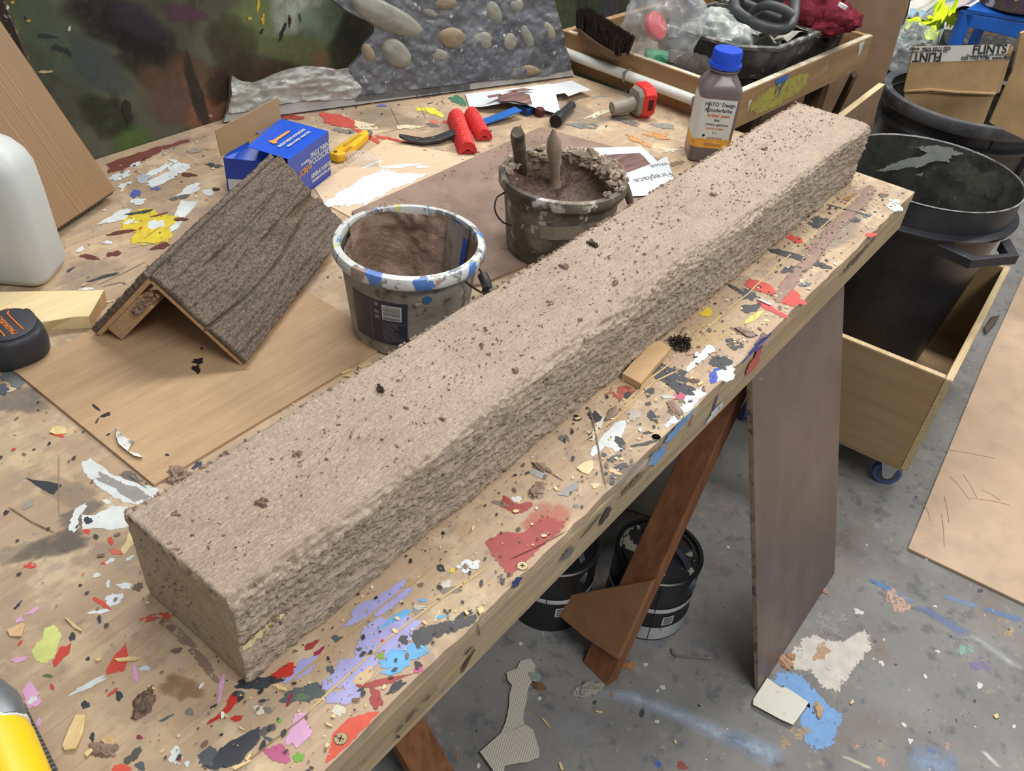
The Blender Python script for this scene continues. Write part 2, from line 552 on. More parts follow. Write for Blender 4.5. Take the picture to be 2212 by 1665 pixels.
# ================================================================== painted backdrop behind the bench
M_bd = layered('scenic_paint', (88, 90, 74), [((48, 46, 42), 3.2, 0.46, 0.66, 0.7), ((98, 106, 76), 7, 0.5, 0.7, 0.6, (1, 1, 0.4)), ((96, 84, 66), 8, 0.58, 0.75, 0.45, (1, 1, 0.5)),
               ((34, 32, 30), 22, 0.6, 0.7, 0.6, (1, 1, 0.4)), ((110, 118, 84), 120, 0.62, 0.72, 0.35, (1, 1, 0.6))], rough=0.55, spec=0.3, bump=0.12, bscale=220)
bd = thing('painted_backdrop', 'dark green and brown painted forest backdrop standing behind the bench', 'backdrop', (1.0, 1.548, 0))
YB = 1.548
MB().box((0.4, 0.012, 0.9), (4.4, 0.024, 1.8)).build('canvas', M_bd, bd)
bpl = ((0, YB, 0), (0, -1, 0))
for (x, y, rx, ry, a, c, mx) in ((50, 40, 70, 60, 0, (98, 112, 72), .9), (120, 95, 150, 60, 55, (88, 98, 84), .9), (215, 145, 90, 45, 40, (84, 92, 94), .7), (250, 50, 130, 60, 30, (34, 32, 33), .9),
                                 (330, 120, 130, 70, 35, (38, 34, 33), .8), (300, 45, 80, 40, 20, (72, 66, 78), .6), (400, 30, 50, 25, 10, (104, 62, 88), .7), (400, 200, 120, 80, 20, (120, 92, 74), .8), (455, 255, 60, 60, 0, (142, 100, 80), .9),
                                 (370, 225, 50, 50, 0, (112, 90, 84), .7), (282, 300, 50, 35, 0, (92, 122, 64), .8), (230, 250, 70, 50, 10, (52, 56, 44), .8), (425, 205, 16, 100, -15, (46, 48, 44), .9),
                                 (560, 50, 80, 80, 0, (116, 132, 84), .9), (650, 10, 80, 70, 0, (176, 186, 172), .95), (700, 50, 60, 60, 20, (120, 140, 116), .8), (640, 110, 110, 40, 5, (118, 124, 80), .8), (560, 160, 120, 40, 5, (84, 62, 44), .8),
                                 (760, 90, 50, 90, 10, (46, 46, 42), .9), (690, 130, 26, 26, 0, (140, 110, 82), .7), (500, 100, 60, 80, 0, (66, 58, 46), .7), (480, 190, 40, 40, 0, (60, 44, 40), .8),
                                 (1225, 40, 40, 70, 0, (116, 128, 92), .9), (1290, 30, 30, 60, 0, (98, 112, 96), .9), (1325, 50, 26, 70, 0, (112, 112, 120), .9), (1230, 85, 30, 20, 0, (70, 76, 48), .8)):
    patch(bd, blob_px(x, y, rx, ry, a, 0.2), c, 0, 'sprayed_patch', soft(c, mx, 40), plane=bpl)
for (x, y, rx, ry, a, c) in ((558, 12, 3, 18, 5, (196, 178, 60)), (568, 40, 4, 14, 8, (190, 160, 50)), (540, 40, 5, 4, 0, (190, 170, 60)), (610, 70, 5, 22, 18, (52, 42, 40)), (626, 45, 4, 14, 5, (54, 44, 44)), (565, 68, 3, 8, 25, (40, 40, 40)), (648, 38, 2, 12, -8, (60, 64, 66)),
                             (100, 78, 22, 5, 5, (48, 52, 56)), (128, 105, 16, 8, 20, (46, 50, 50)), (148, 112, 4, 14, -25, (44, 48, 50)), (98, 155, 16, 4, -3, (190, 170, 130)), (150, 62, 3, 8, 15, (200, 200, 190)), (55, 40, 2, 6, -20, (40, 44, 44)), (62, 45, 5, 4, 0, (180, 150, 50)), (28, 5, 5, 5, 0, (190, 160, 50)), (275, 240, 10, 30, -5, (46, 44, 36)), (455, 250, 5, 3, 0, (196, 180, 165))):
    patch(bd, blob_px(x, y, rx, ry, a, 0.3), c, 0.5, 'paint_patch', plane=bpl, dz=0.0012)

# ================================================================== workbench
M_table = layered('bench_plywood', (180, 157, 130), [((164, 132, 102), 30, 0.45, 0.7, 0.6, (0.05, 1, 1)), ((200, 178, 149), 55, 0.5, 0.68, 0.5, (0.05, 1, 1)), ((138, 112, 88), 150, 0.56, 0.7, 0.45, (0.04, 1, 1)), ((120, 104, 92), 3, 0.55, 0.72, 0.35), ((140, 122, 106), 5, 0.5, 0.7, 0.7), ((208, 190, 158), 18, 0.56, 0.66, 0.6), ((156, 140, 124), 40, 0.56, 0.64, 0.6),
                  ((150, 146, 142), 9, 0.6, 0.74, 0.45), ((112, 100, 90), 60, 0.64, 0.72, 0.5, (0.5, 1, 1)), ((222, 200, 160), 14, 0.55, 0.66, 0.4), ((84, 80, 78), 150, 0.66, 0.74, 0.5, (0.4, 1, 1))], rough=0.6, bump=0.25, bscale=260, stretch=(0.15, 1, 1), vs=10)
M_edge = wood('bench_edge', (184, 163, 129), (138, 117, 90), 'x', 14, 0.7, spots=[((84, 80, 76), 30, 0.62, 0.72, 0.5), ((150, 140, 120), 7, 0.5, 0.7, 0.4)])
TF, TR, TL, TB = 0.3265, 1.877, -0.62, 1.545
TAB = thing('workbench', 'long paint-splattered plywood workbench filling the foreground', 'workbench', ((TL + TR) / 2, (TF + TB) / 2, 0))
cx, cy = (TL + TR) / 2, (TF + TB) / 2
mb = MB()
# slightly chewed front edge: the sheet is cut into segments along its length
nx = 120
top = []; 
for i in range(nx + 1):
    x = TL + (TR - TL) * i / nx; j = 0.0022 * (n3(np.array([[x * 40, 1, 2]]))[0] - .5) * 2
    top.append((x, TF + j))
if True:
    P = [(x, y) for x, y in top] + [(TR, TB), (TL, TB)]
    mb.hexa([(x, y, TZ - 0.018) for x, y in P], [(x, y, TZ) for x, y in P])
    mb.build('top_sheet', M_table, TAB, world=True)
MB().box(((TL + TR) / 2, TF + 0.0225, TZ - 0.0525), (TR - TL - 0.002, 0.045, 0.067)).build('front_rail', M_edge, TAB, world=True, bevel=0.002)
MB().box((TR - 0.0235, (TF + TB) / 2 + .02, TZ - 0.0525), (0.045, TB - TF - 0.05, 0.067)).build('end_rail', M_edge, TAB, world=True, bevel=0.002)
MB().box(((TL + TR) / 2, TB - 0.0225, TZ - 0.0525), (TR - TL - .1, 0.045, 0.067)).build('back_rail', M_edge, TAB, world=True, bevel=0.002)

WHT, BLK, RED, DRED, MAR = (214, 220, 220), (56, 58, 64), (206, 72, 58), (160, 66, 62), (104, 58, 52)
LIL, CYN, PNK, MAG, GRN = (168, 166, 216), (104, 174, 224), (218, 166, 204), (186, 92, 132), (112, 166, 58)
LIME, YEL, GRY, BRN, BLU, CRM, SLT = (206, 212, 128), (216, 194, 62), (128, 124, 120), (136, 112, 96), (58, 82, 186), (228, 208, 156), (84, 92, 100)
t = TAB; LAY[0] = 0
# big soft stains first
for cr, x, y, rx, ry, a, c, mx in ((C6, 430, 1210, 290, 120, -18, (104, 98, 92), 1.0), (C6, 640, 960, 200, 90, -25, (120, 112, 104), .8), (C6, 150, 60, 260, 120, 0, (120, 116, 112), .7), (C6, 560, 800, 330, 120, 20, (150, 138, 124), .5),
                                   (C7, 1450, 1000, 190, 110, 20, (150, 116, 84), .8), (CB, 300, 1000, 200, 150, -30, (196, 110, 96), .7),
                                   (C5, 700, 700, 300, 120, -20, (150, 140, 128), .5), (C1, 1300, 1500, 300, 120, -10, (160, 140, 120), .5), (CR, 700, 400, 320, 120, -40, (150, 140, 128), .6), (CZ, 1300, 500, 300, 120, -30, (214, 190, 140), .6), (C3, 900, 900, 300, 90, 10, (150, 138, 122), .7),
                                   (C2, 1400, 950, 300, 90, 10, (150, 136, 116), .7), (C6, 100, 1280, 200, 90, -20, (140, 128, 114), .6), (CB, 950, 620, 250, 60, -30, (120, 112, 106), .7)):
    patch(t, ell(cr, x, y, rx, ry, a, 0.25), c, 0, 'stain', soft(c, mx, 45))
# traced patches
for cr, pts, c, w in (
    (C6, [(640, 530), (700, 500), (800, 560), (900, 640), (1060, 700), (1290, 760), (1290, 800), (1200, 890), (1000, 880), (900, 830), (760, 730), (660, 620)], WHT, 0.0),
    (C6, [(640, 960), (760, 960), (900, 880), (1030, 900), (1040, 1060), (900, 1095), (700, 1080), (640, 1090)], WHT, 0.0),
    (C6, [(180, 660), (300, 690), (515, 725), (440, 815), (330, 760)], BLK, 0.1),
    (C6, [(1040, 1080), (1085, 1180), (980, 1290), (955, 1250), (1010, 1160)], CRM, 0.0),
    (C7, [(240, 700), (330, 610), (350, 520), (430, 480), (500, 560), (470, 640), (450, 740), (370, 810), (270, 805)], LIME, 0.0),
    (C7, [(1010, 620), (1040, 720), (1000, 870), (860, 900), (830, 900), (880, 780)], RED, 0.25),
    (C7, [(2080, 1285), (2090, 1400), (1900, 1620), (1700, 1659), (1580, 1640), (1760, 1470), (1960, 1350)], (66, 68, 74), 0.1),
    (C8, [(1190, 1165), (1100, 1290), (950, 1440), (760, 1600), (740, 1590), (800, 1350), (930, 1230)], (214, 84, 62), 0.1),
    (CB, [(-200, 1160), (-40, 1090), (120, 1100), (220, 1000), (330, 960), (480, 1010), (440, 1090), (300, 1190), (160, 1330), (0, 1480), (-60, 1440), (-150, 1300)], DRED, 0.15),
    (CB, [(-60, 800), (60, 880), (190, 860), (160, 940), (40, 960), (-80, 900)], DRED, 0.3),
    (CB, [(930, 190), (960, 240), (900, 330), (920, 460), (850, 470), (760, 420), (640, 520), (620, 500), (740, 330), (850, 220)], WHT, 0.15),
    (C5, [(1440, 115), (1590, 120), (1480, 250), (1420, 350), (1350, 350), (1400, 200)], WHT, 0.0),
    (C1, [(830, 1310), (1100, 1210), (1330, 1150), (1280, 1215), (1120, 1300), (900, 1375), (850, 1370)], (118, 68, 60), 0.0),
    (C1, [(1300, 1160), (1500, 1105), (1540, 1115), (1400, 1165), (1290, 1195)], (118, 68, 60), 0.15),
):
    patch(t, poly(cr, pts), c, w)
# blobs
for cr, x, y, rx, ry, a, c, w in (
    (C6, 620, 950, 90, 35, -48, WHT, .0), (C6, 590, 1050, 40, 60, 10, WHT, .0), (C6, 1000, 760, 240, 60, 22, (150, 146, 142), .5), (C6, 1060, 950, 75, 55, -20, (112, 104, 98), .2), (C6, 700, 1010, 38, 30, -20, BLK, .1), (C6, 850, 860, 33, 21, 0, WHT, .1),
    (C6, 235, 1370, 55, 42, 0, RED, .8), (C6, 690, 1095, 32, 20, 0, RED, .1), (C6, 880, 1170, 27, 32, 0, RED, .5), (C6, 920, 1260, 65, 25, 20, (214, 110, 84), .5), (C6, 840, 1340, 45, 13, -30, RED, .1), (C6, 880, 1330, 44, 20, -25, WHT, .1),
    (C6, 1030, 1310, 38, 16, -25, WHT, .2), (C6, 770, 1445, 33, 19, 0, WHT, .2), (C6, 860, 1515, 16, 36, -5, WHT, .1), (C6, 990, 1530, 58, 27, 5, WHT, .2), (C6, 910, 1630, 66, 46, -10, (206, 214, 222), .1), (C6, 1100, 1540, 42, 36, 0, (92, 74, 54), .4),
    (C6, 1570, 570, 60, 20, -38, (58, 66, 76), .1), (C6, 460, 330, 70, 12, 15, RED, .2), (C6, 470, 290, 65, 28, 0, (216, 202, 150), .2), (C6, 390, 400, 24, 10, -50, BLK, .1), (C6, 270, 445, 14, 8, -30, BLK, .1), (C6, 50, 945, 30, 16, -20, BLK, .1), (C6, 1040, 660, 110, 35, 15, (110, 104, 98), .7),
    (C7, 1420, 560, 200, 46, 38, (150, 128, 112), .7), (C7, 1620, 800, 220, 40, 48, (142, 120, 106), .75), (C7, 1330, 500, 110, 30, 30, (128, 108, 96), .8), (C7, 490, 730, 110, 42, -45, (196, 70, 56), .3), (C7, 820, 330, 90, 22, 30, RED, .4), (C7, 905, 300, 66, 45, -15, (214, 220, 226), .1), (C7, 790, 390, 95, 18, -8, (216, 222, 224), .2), (C7, 700, 980, 170, 26, -25, (214, 222, 224), .1),
    (C7, 1080, 890, 26, 85, -15, PNK, .3), (C7, 210, 420, 125, 26, -30, PNK, .5), (C7, 160, 770, 85, 19, -8, PNK, .2), (C7, 250, 1060, 80, 95, 0, PNK, .6), (C7, 260, 1090, 50, 28, -30, WHT, .4), (C7, 310, 1270, 18, 45, 10, PNK, .3), (C7, 1760, 1000, 22, 120, 12, PNK, .6),
    (C7, 575, 590, 30, 34, 0, BLK, .1), (C7, 790, 450, 19, 31, 0, BLK, .1), (C7, 680, 1130, 42, 30, -20, BLK, .2), (C7, 950, 1060, 34, 36, 0, BLK, .4), (C7, 640, 180, 19, 12, 0, BLK, 0), (C7, 735, 1390, 24, 36, 0, BLK, .2), (C7, 1060, 1540, 95, 40, -45, (82, 80, 74), .2), (C7, 1120, 1620, 44, 36, 0, SLT, .1),
    (C7, 1400, 1540, 60, 62, 0, WHT, .2), (C7, 1490, 1600, 26, 24, 0, WHT, .1), (C7, 1890, 1240, 48, 30, -20, (190, 54, 46), .2), (C7, 1650, 1540, 90, 70, -30, SLT, .2), (C7, 960, 1640, 70, 45, 0, (214, 84, 62), .3), (C7, 140, 340, 45, 12, -45, BLK, 0), (C7, 160, 640, 30, 10, -55, RED, .2), (C7, 415, 990, 15, 35, -25, RED, .1),
    (C7, 380, 900, 45, 14, 0, (96, 110, 60), .3), (C7, 1110, 1390, 24, 22, 0, (140, 40, 90), .2), (C7, 1320, 1240, 60, 14, -25, SLT, .2), (C7, 1510, 1190, 45, 30, 15, GRY, .2), (C7, 1410, 700, 42, 26, 0, (118, 100, 94), .1), (C7, 1150, 840, 60, 20, -10, (200, 212, 214), .2), (C7, 700, 765, 18, 15, 0, BLK, 0),
    (C7, 1230, 440, 200, 30, -8, (196, 84, 70), .9), (C7, 1970, 960, 120, 40, -10, BLK, .4), (C7, 900, 1030, 50, 15, -40, RED, .5),
    (C8, 1180, 330, 290, 90, -35, LIL, .3), (C8, 1220, 560, 300, 130, -38, LIL, .25), (C8, 960, 850, 260, 130, -38, LIL, .35), (C8, 900, 1060, 160, 70, -20, LIL, .5), (C8, 560, 850, 170, 60, -35, LIL, .4), (C8, 1320, 640, 180, 110, -30, LIL, .3),
    (C8, 1330, 430, 190, 26, -28, CYN, .3), (C8, 1370, 740, 190, 95, -20, CYN, .2), (C8, 1290, 860, 100, 30, -10, CYN, .4), (C8, 1520, 300, 35, 18, 0, CYN, .2), (C8, 1680, 430, 60, 16, -5, CYN, .6),
    (C8, 1370, 615, 48, 36, 0, (74, 74, 78), .3), (C8, 1190, 950, 190, 32, -12, DRED, .2), (C8, 1150, 1080, 56, 95, -20, DRED, .3), (C8, 540, 1340, 85, 170, 28, PNK, .2), (C8, 380, 1520, 115, 72, 10, MAG, .2), (C8, 535, 1550, 46, 46, 0, GRN, .1), (C8, 380, 1255, 22, 22, 0, GRN, .2),
    (C8, 590, 1040, 175, 85, -8, (84, 94, 96), .3), (C8, 260, 950, 150, 55, -10, (62, 66, 72), .4), (C8, 420, 870, 125, 45, -22, (200, 56, 46), .2), (C8, 640, 655, 75, 26, -40, DRED, .3), (C8, 700, 705, 68, 20, -35, (152, 44, 84), .5), (C8, 1490, 850, 44, 32, -20, MAG, .3), (C8, 1310, 990, 100, 32, -35, BLK, .5),
    (C8, 1190, 745, 26, 30, 0, GRN, .4), (C8, 840, 605, 40, 28, 0, SLT, .1), (C8, 1015, 690, 24, 16, -20, SLT, .1), (C8, 790, 850, 36, 40, 0, SLT, .4), (C8, 1670, 45, 36, 28, 0, BLK, .1), (C8, 1890, 25, 110, 50, -15, WHT, .5), (C8, 1760, 60, 22, 26, 0, YEL, .3), (C8, 1860, 410, 90, 22, -20, BLK, .4), (C8, 1050, 910, 90, 60, -40, (206, 180, 140), .5),
    (C8, 460, 1090, 15, 60, 25, (150, 40, 70), .3), (C8, 1030, 1010, 30, 16, -20, BLK, .4), (C8, 560, 1070, 70, 30, 0, (96, 116, 84), .7), (C8, 290, 1400, 40, 16, 20, SLT, .1), (C8, 330, 1310, 26, 20, 0, SLT, .1), (C8, 80, 1040, 30, 22, 0, SLT, .1), (C8, 290, 1170, 36, 26, 0, GRY, .2),
    (CB, 60, 840, 40, 28, 10, (220, 224, 222), .1), (CB, 1450, 60, 170, 55, -40, WHT, .4), (CB, 1330, 190, 110, 42, -45, WHT, .5), (CB, 690, 190, 70, 42, 50, (58, 62, 66), .1), (CB, 660, 330, 55, 28, -30, (58, 62, 66), .1), (CB, 1140, 180, 52, 36, 50, (58, 62, 66), .4), (CB, 880, 380, 60, 30, 45, (58, 62, 66), .1), (CB, 1070, 400, 110, 16, -12, (66, 68, 70), .4), (CB, 540, 195, 36, 26, 0, (62, 56, 54), .2),
    (CB, 480, 765, 90, 36, -25, (146, 144, 142), .1), (CB, 870, 590, 90, 24, -20, (74, 72, 80), .7), (CB, 1350, 20, 44, 26, 0, (200, 80, 110), .5), (CB, 440, 360, 30, 50, -60, (120, 114, 108), .2), (CB, 840, 620, 60, 20, 20, (206, 180, 140), .1), (CB, 530, 895, 22, 16, 0, GRY, .1), (CB, 1100, 80, 18, 14, 0, (70, 64, 60), .2), (CB, 755, 485, 22, 16, 0, (84, 76, 84), .2), (CB, 240, 640, 70, 40, 10, (170, 168, 164), .5),
    (CB, 700, 280, 90, 30, -60, (222, 214, 196), .3), (CB, 940, 20, 36, 20, 0, (66, 64, 66), .2), (CB, 990, 170, 60, 50, 0, (178, 168, 156), .5), (CB, 1100, 310, 50, 10, -8, (66, 66, 70), .3), (CB, 690, 730, 36, 26, 0, (216, 192, 152), .1), (CB, 820, 710, 22, 22, 0, (66, 66, 70), .4),
    (CR, 140, 820, 170, 46, 25, RED, .25), (CR, 360, 900, 110, 62, 20, (206, 70, 66), .2), (CR, 200, 985, 170, 22, 27, (206, 74, 76), .4), (CR, 990, 395, 44, 20, -10, RED, .4), (CR, 390, 430, 60, 30, 20, RED, .4), (CR, 600, 300, 110, 48, 12, (66, 66, 70), .5), (CR, 860, 275, 70, 20, 5, (74, 74, 76), .5), (CR, 350, 670, 80, 34, -10, (66, 68, 74), .5), (CR, 470, 790, 60, 16, 0, (96, 104, 120), .6),
    (CR, 20, 870, 60, 50, 30, (70, 70, 74), .3), (CR, 50, 1060, 60, 22, -35, (228, 208, 110), .2), (CR, 160, 1075, 26, 14, 0, CRM, .1), (CR, 960, 240, 36, 18, 0, (100, 104, 112), .2), (CR, 300, 780, 30, 18, 0, RED, .4), (CR, 70, 970, 50, 30, -30, (66, 66, 70), .5), (CR, 1180, 160, 70, 50, 0, (200, 204, 200), .6), (CR, 1090, 80, 40, 20, 10, (110, 92, 80), .3), (CR, 830, 90, 90, 16, -30, (170, 120, 60), .6),
    (CZ, 1470, 930, 70, 60, -30, BLU, .2), (CZ, 1560, 910, 110, 55, -42, WHT, .4), (CZ, 1500, 790, 110, 50, 18, (62, 64, 68), .5), (CZ, 1640, 600, 80, 50, 20, (72, 70, 70), .7), (CZ, 930, 900, 210, 70, 12, (62, 64, 70), .45), (CZ, 1080, 1060, 150, 42, 20, (62, 64, 70), .35), (CZ, 1350, 270, 65, 30, -25, (222, 192, 40), .2), (CZ, 1850, 320, 90, 22, -32, (232, 214, 110), .3), (CZ, 420, 1110, 150, 50, -5, (196, 96, 78), .7), (CZ, 1060, 1150, 56, 30, -15, (202, 90, 120), .4),
    (CZ, 740, 1110, 50, 40, 0, (66, 66, 70), .5), (CZ, 520, 1140, 40, 26, 10, (66, 66, 68), .3), (CZ, 740, 1230, 22, 16, 0, (70, 66, 62), .2), (CZ, 1220, 990, 50, 20, 10, (92, 62, 52), .2), (CZ, 1720, 50, 130, 20, 30, (66, 70, 70), .4), (CZ, 1810, 220, 90, 30, -10, (72, 74, 78), .5), (CZ, 1920, 970, 10, 10, 0, BLK, 0), (CZ, 1300, 700, 150, 12, -5, (180, 110, 90), .8), (CZ, 1950, 560, 90, 40, -40, (112, 88, 84), .3), (CZ, 950, 1160, 60, 16, 0, (190, 200, 190), .4),
    (C5, 1190, 330, 240, 150, -15, YEL, .45), (C5, 930, 250, 150, 36, -28, WHT, .25), (C5, 1240, 310, 66, 40, -10, WHT, .1), (C5, 1030, 290, 44, 20, -20, WHT, .1), (C5, 960, 375, 150, 14, -10, MAR, .2), (C5, 710, 570, 85, 20, 5, MAR, .2), (C5, 910, 545, 60, 24, -10, MAR, .2), (C5, 1280, 485, 80, 22, -10, MAR, .1), (C5, 1440, 270, 60, 18, 0, MAR, .5), (C5, 820, 730, 130, 13, -17, (62, 64, 68), .4), (C5, 1080, 65, 40, 36, -30, (84, 94, 170), .2),
    (C5, 1120, 215, 120, 14, -12, (66, 70, 66), .2), (C5, 860, 455, 45, 16, 0, WHT, .2), (C5, 640, 510, 36, 22, -20, (220, 222, 220), .4), (C5, 1100, 130, 70, 30, -10, (214, 226, 226), .3), (C5, 1390, 330, 60, 24, -30, WHT, .3), (C5, 690, 825, 70, 12, 0, WHT, .3), (C5, 1660, 65, 40, 20, 0, WHT, .3), (C5, 1270, 235, 70, 10, -15, MAR, .5), (C5, 560, 670, 40, 12, -30, (70, 70, 70), .6),
    (C1, 1320, 1410, 200, 42, -22, WHT, .4), (C1, 960, 1400, 100, 30, -20, WHT, .4), (C1, 1500, 1520, 120, 40, -25, WHT, .25), (C1, 1250, 1360, 140, 26, -28, WHT, .4), (C1, 1420, 1340, 110, 40, -10, WHT, .4), (C1, 1080, 1310, 60, 16, -20, WHT, .5), (C1, 990, 1470, 70, 18, -15, WHT, .4), (C1, 1140, 1420, 70, 40, 10, (170, 172, 180), .5), (C1, 1500, 1390, 60, 20, 5, (96, 60, 50), .6), (C1, 1240, 1500, 40, 16, 0, (100, 110, 170), .5), (C1, 1380, 1280, 50, 12, 20, WHT, .4), (C1, 1660, 1530, 50, 24, 0, WHT, .3), (C1, 1430, 1570, 90, 20, -15, (96, 96, 94), .5), (C1, 1560, 1200, 80, 20, -10, (150, 140, 130), .6), (C1, 1720, 1320, 60, 16, 0, (96, 92, 88), .6),
    (C2, 1060, 960, 190, 50, 8, (190, 78, 66), .4), (C2, 660, 935, 110, 22, 0, (150, 58, 50), .4), (C2, 1270, 1085, 170, 18, 28, (200, 80, 66), .5), (C2, 1470, 1110, 150, 14, 12, (200, 80, 66), .5), (C2, 1800, 890, 90, 26, 28, (232, 214, 70), .2), (C2, 1690, 870, 45, 16, 0, (232, 214, 70), .3), (C2, 1990, 800, 70, 40, 20, (70, 120, 96), .5), (C2, 1800, 970, 36, 18, 0, (206, 110, 96), .3), (C2, 1080, 1040, 120, 18, 4, (130, 122, 118), .6), (C2, 1380, 840, 40, 14, 0, (96, 104, 160), .4), (C2, 1910, 970, 60, 14, 0, (190, 90, 80), .5), (C2, 1250, 1000, 120, 30, 10, (220, 206, 170), .6), (C2, 1600, 1010, 100, 20, 0, (226, 214, 180), .5), (C2, 1790, 995, 60, 14, 8, (110, 106, 100), .5), (C2, 20, 1310, 40, 16, 0, (70, 70, 72), .4), (C2, 60, 1505, 36, 12, 0, (60, 58, 56), .3),
    (C3, 1400, 1120, 110, 24, 25, (196, 150, 100), .5), (C3, 960, 1000, 130, 26, 5, (120, 124, 120), .6), (C3, 1550, 1080, 120, 24, 10, (206, 150, 96), .6), (C3, 1300, 960, 140, 20, 20, (130, 126, 120), .6), (C3, 1100, 900, 130, 20, -20, (216, 206, 180), .5), (C3, 1650, 1190, 80, 20, 0, (222, 212, 190), .5), (C3, 1380, 1600, 80, 30, 0, (90, 96, 100), .4), (C3, 1600, 1000, 120, 20, 5, (150, 150, 140), .6), (C3, 1700, 1300, 60, 20, -20, (140, 120, 96), .5),
):
    patch(t, ell(cr, x, y, rx, ry, a, 0.3), c, w)
for cr, x, y, rx, ry, a, c, w in ((C5, 100, 1530, 120, 60, 20, (112, 114, 116), .3), (C5, 10, 1620, 60, 50, 0, (86, 92, 100), .4)):
    patch(t, ell(cr, x, y, rx, ry, a, 0.3), c, w)


_rp = random.Random(77)
for _k in range(120):
    _x, _y = _rp.uniform(.2, TR - .03), (_rp.uniform(TF + .02, .44) if _rp.random() < .35 else _rp.uniform(.62, 1.48))
    _c = _rp.choice(((206, 190, 160), (132, 122, 112), (110, 92, 78), (214, 208, 194), (92, 90, 90), (176, 150, 122), (150, 146, 140)))
    _l, _w, _a = _rp.uniform(.005, .018), _rp.uniform(.002, .006), _rp.gauss(0, .5)
    _o = [(_x + _l * math.cos(t_) * math.cos(_a) - _w * math.sin(t_) * math.sin(_a) + _rp.uniform(-.0012, .0012), _y + _l * math.cos(t_) * math.sin(_a) + _w * math.sin(t_) * math.cos(_a) + _rp.uniform(-.0012, .0012), TZ + .0002 + .000006 * (_k % 90)) for t_ in np.linspace(0, 2 * PI, 18, endpoint=False)]
    _m = MB(); film(_m, _o, 0); _m.build('paint_patch', paint(_c, _rp.choice((.4, .6, .8))), TAB, world=True)


def line(cr, pts, w, c, wear=0.2, w1=None, surf=None, soft_=None):
    LAY[0] += 1; zz = TZ + 0.00025 + 0.000003 * LAY[0]
    P = [cr(*p) for p in pts]; Q = []
    for i in range(len(P) - 1):
        for q in range(4): Q.append((P[i][0] + (P[i + 1][0] - P[i][0]) * q / 4, P[i][1] + (P[i + 1][1] - P[i][1]) * q / 4))
    Q.append(P[-1]); mb = MB(); stroke(mb, [T(x, y, zz) for x, y in Q], w, w1)
    return mb.build('paint_stroke', soft_ or paint(c, wear), TAB, world=True)


line(C8, [(1440, 610), (1600, 545), (1800, 490), (1970, 430)], 0.013, (72, 72, 74), .3, .006)
line(C7, [(1880, 1040), (1830, 1150), (1740, 1230), (1640, 1285)], 0.006, (190, 52, 44), .1, .0015)
line(CZ, [(1430, 620), (1300, 740), (1120, 900)], 0.011, WHT, .1, .005)
line(CR, [(170, 500), (420, 575), (690, 670)], 0.014, (62, 64, 70), .3, .012)
line(CR, [(1010, 10), (900, 150), (700, 330), (540, 560), (350, 760), (220, 930)], 0.016, (150, 122, 108), .25, .014)
line(CR, [(640, 150), (900, 220), (990, 250)], 0.003, (70, 74, 74), .3)
# knife-scored lines and saw cuts that run along or across the sheet
for cr, pts, w, c in ((C8, [(590, 1200), (900, 920), (1250, 600), (1700, 260), (2050, 30)], .0016, (206, 178, 128)), (C8, [(450, 960), (800, 680), (1200, 340), (1620, 20)], .0016, (190, 160, 112)), (C8, [(60, 1640), (300, 1440), (640, 1180)], .001, (150, 120, 90)),
                      (CB, [(640, 100), (690, 330), (770, 760)], .0016, (120, 102, 84)), (CB, [(0, 1320), (200, 1230), (480, 1080)], .0008, (90, 56, 52)), (CB, [(300, 610), (440, 700)], .0008, (70, 62, 58)),
                      (CZ, [(420, 1290), (760, 960), (1020, 770)], .002, (212, 180, 128)), (CZ, [(430, 1330), (800, 1000), (1090, 860)], .0018, (206, 176, 126)), (CZ, [(0, 1660), (400, 1380), (640, 1180)], .0016, (206, 176, 130)), (CZ, [(1220, 560), (1560, 250), (1880, 0)], .0015, (214, 184, 130)),
                      (CR, [(0, 870), (250, 640), (480, 440), (900, 70)], .0016, (214, 186, 134)), (C6, [(50, 890), (250, 1020), (440, 1110)], .001, (104, 86, 66)), (C6, [(470, 480), (468, 700), (470, 980)], .0007, (150, 128, 100)), (C6, [(1010, 640), (1180, 760)], .0008, (90, 84, 80)),
                      (C5, [(760, 800), (1000, 690), (1170, 600)], .0008, (90, 86, 80)), (C5, [(800, 810), (960, 770), (1010, 790)], .001, (92, 92, 92)), (C5, [(1010, 500), (1200, 470), (1330, 440)], .0007, (120, 100, 84)), (C5, [(1150, 420), (1290, 320)], .0008, (92, 90, 60)),
                      (C2, [(1440, 830), (1530, 1020)], .0009, (110, 96, 80)), (C2, [(1330, 1070), (1500, 1030), (1900, 990)], .0008, (120, 104, 88)), (C2, [(1680, 830), (1740, 960)], .0008, (120, 104, 88))):
    line(cr, pts, w, c, 0.0, soft_=soft(c, 2.0, 30))
specks(TAB, 3000, (0.15, TR - .01, TF + .006, 1.5), TZ + 0.0016, [((66, 62, 60), .34), ((126, 102, 86), .3), ((226, 230, 228), .09), ((200, 70, 56), .05), ((216, 186, 140), .12), ((84, 92, 110), .04), ((96, 64, 52), .04)], 0.0005, 0.0032, 9)
specks(TAB, 1300, (0.15, TR - .01, TF + .006, .45), TZ + 0.0016, [((56, 54, 54), .5), ((116, 92, 76), .22), ((222, 198, 150), .28)], 0.0005, 0.003, 19)
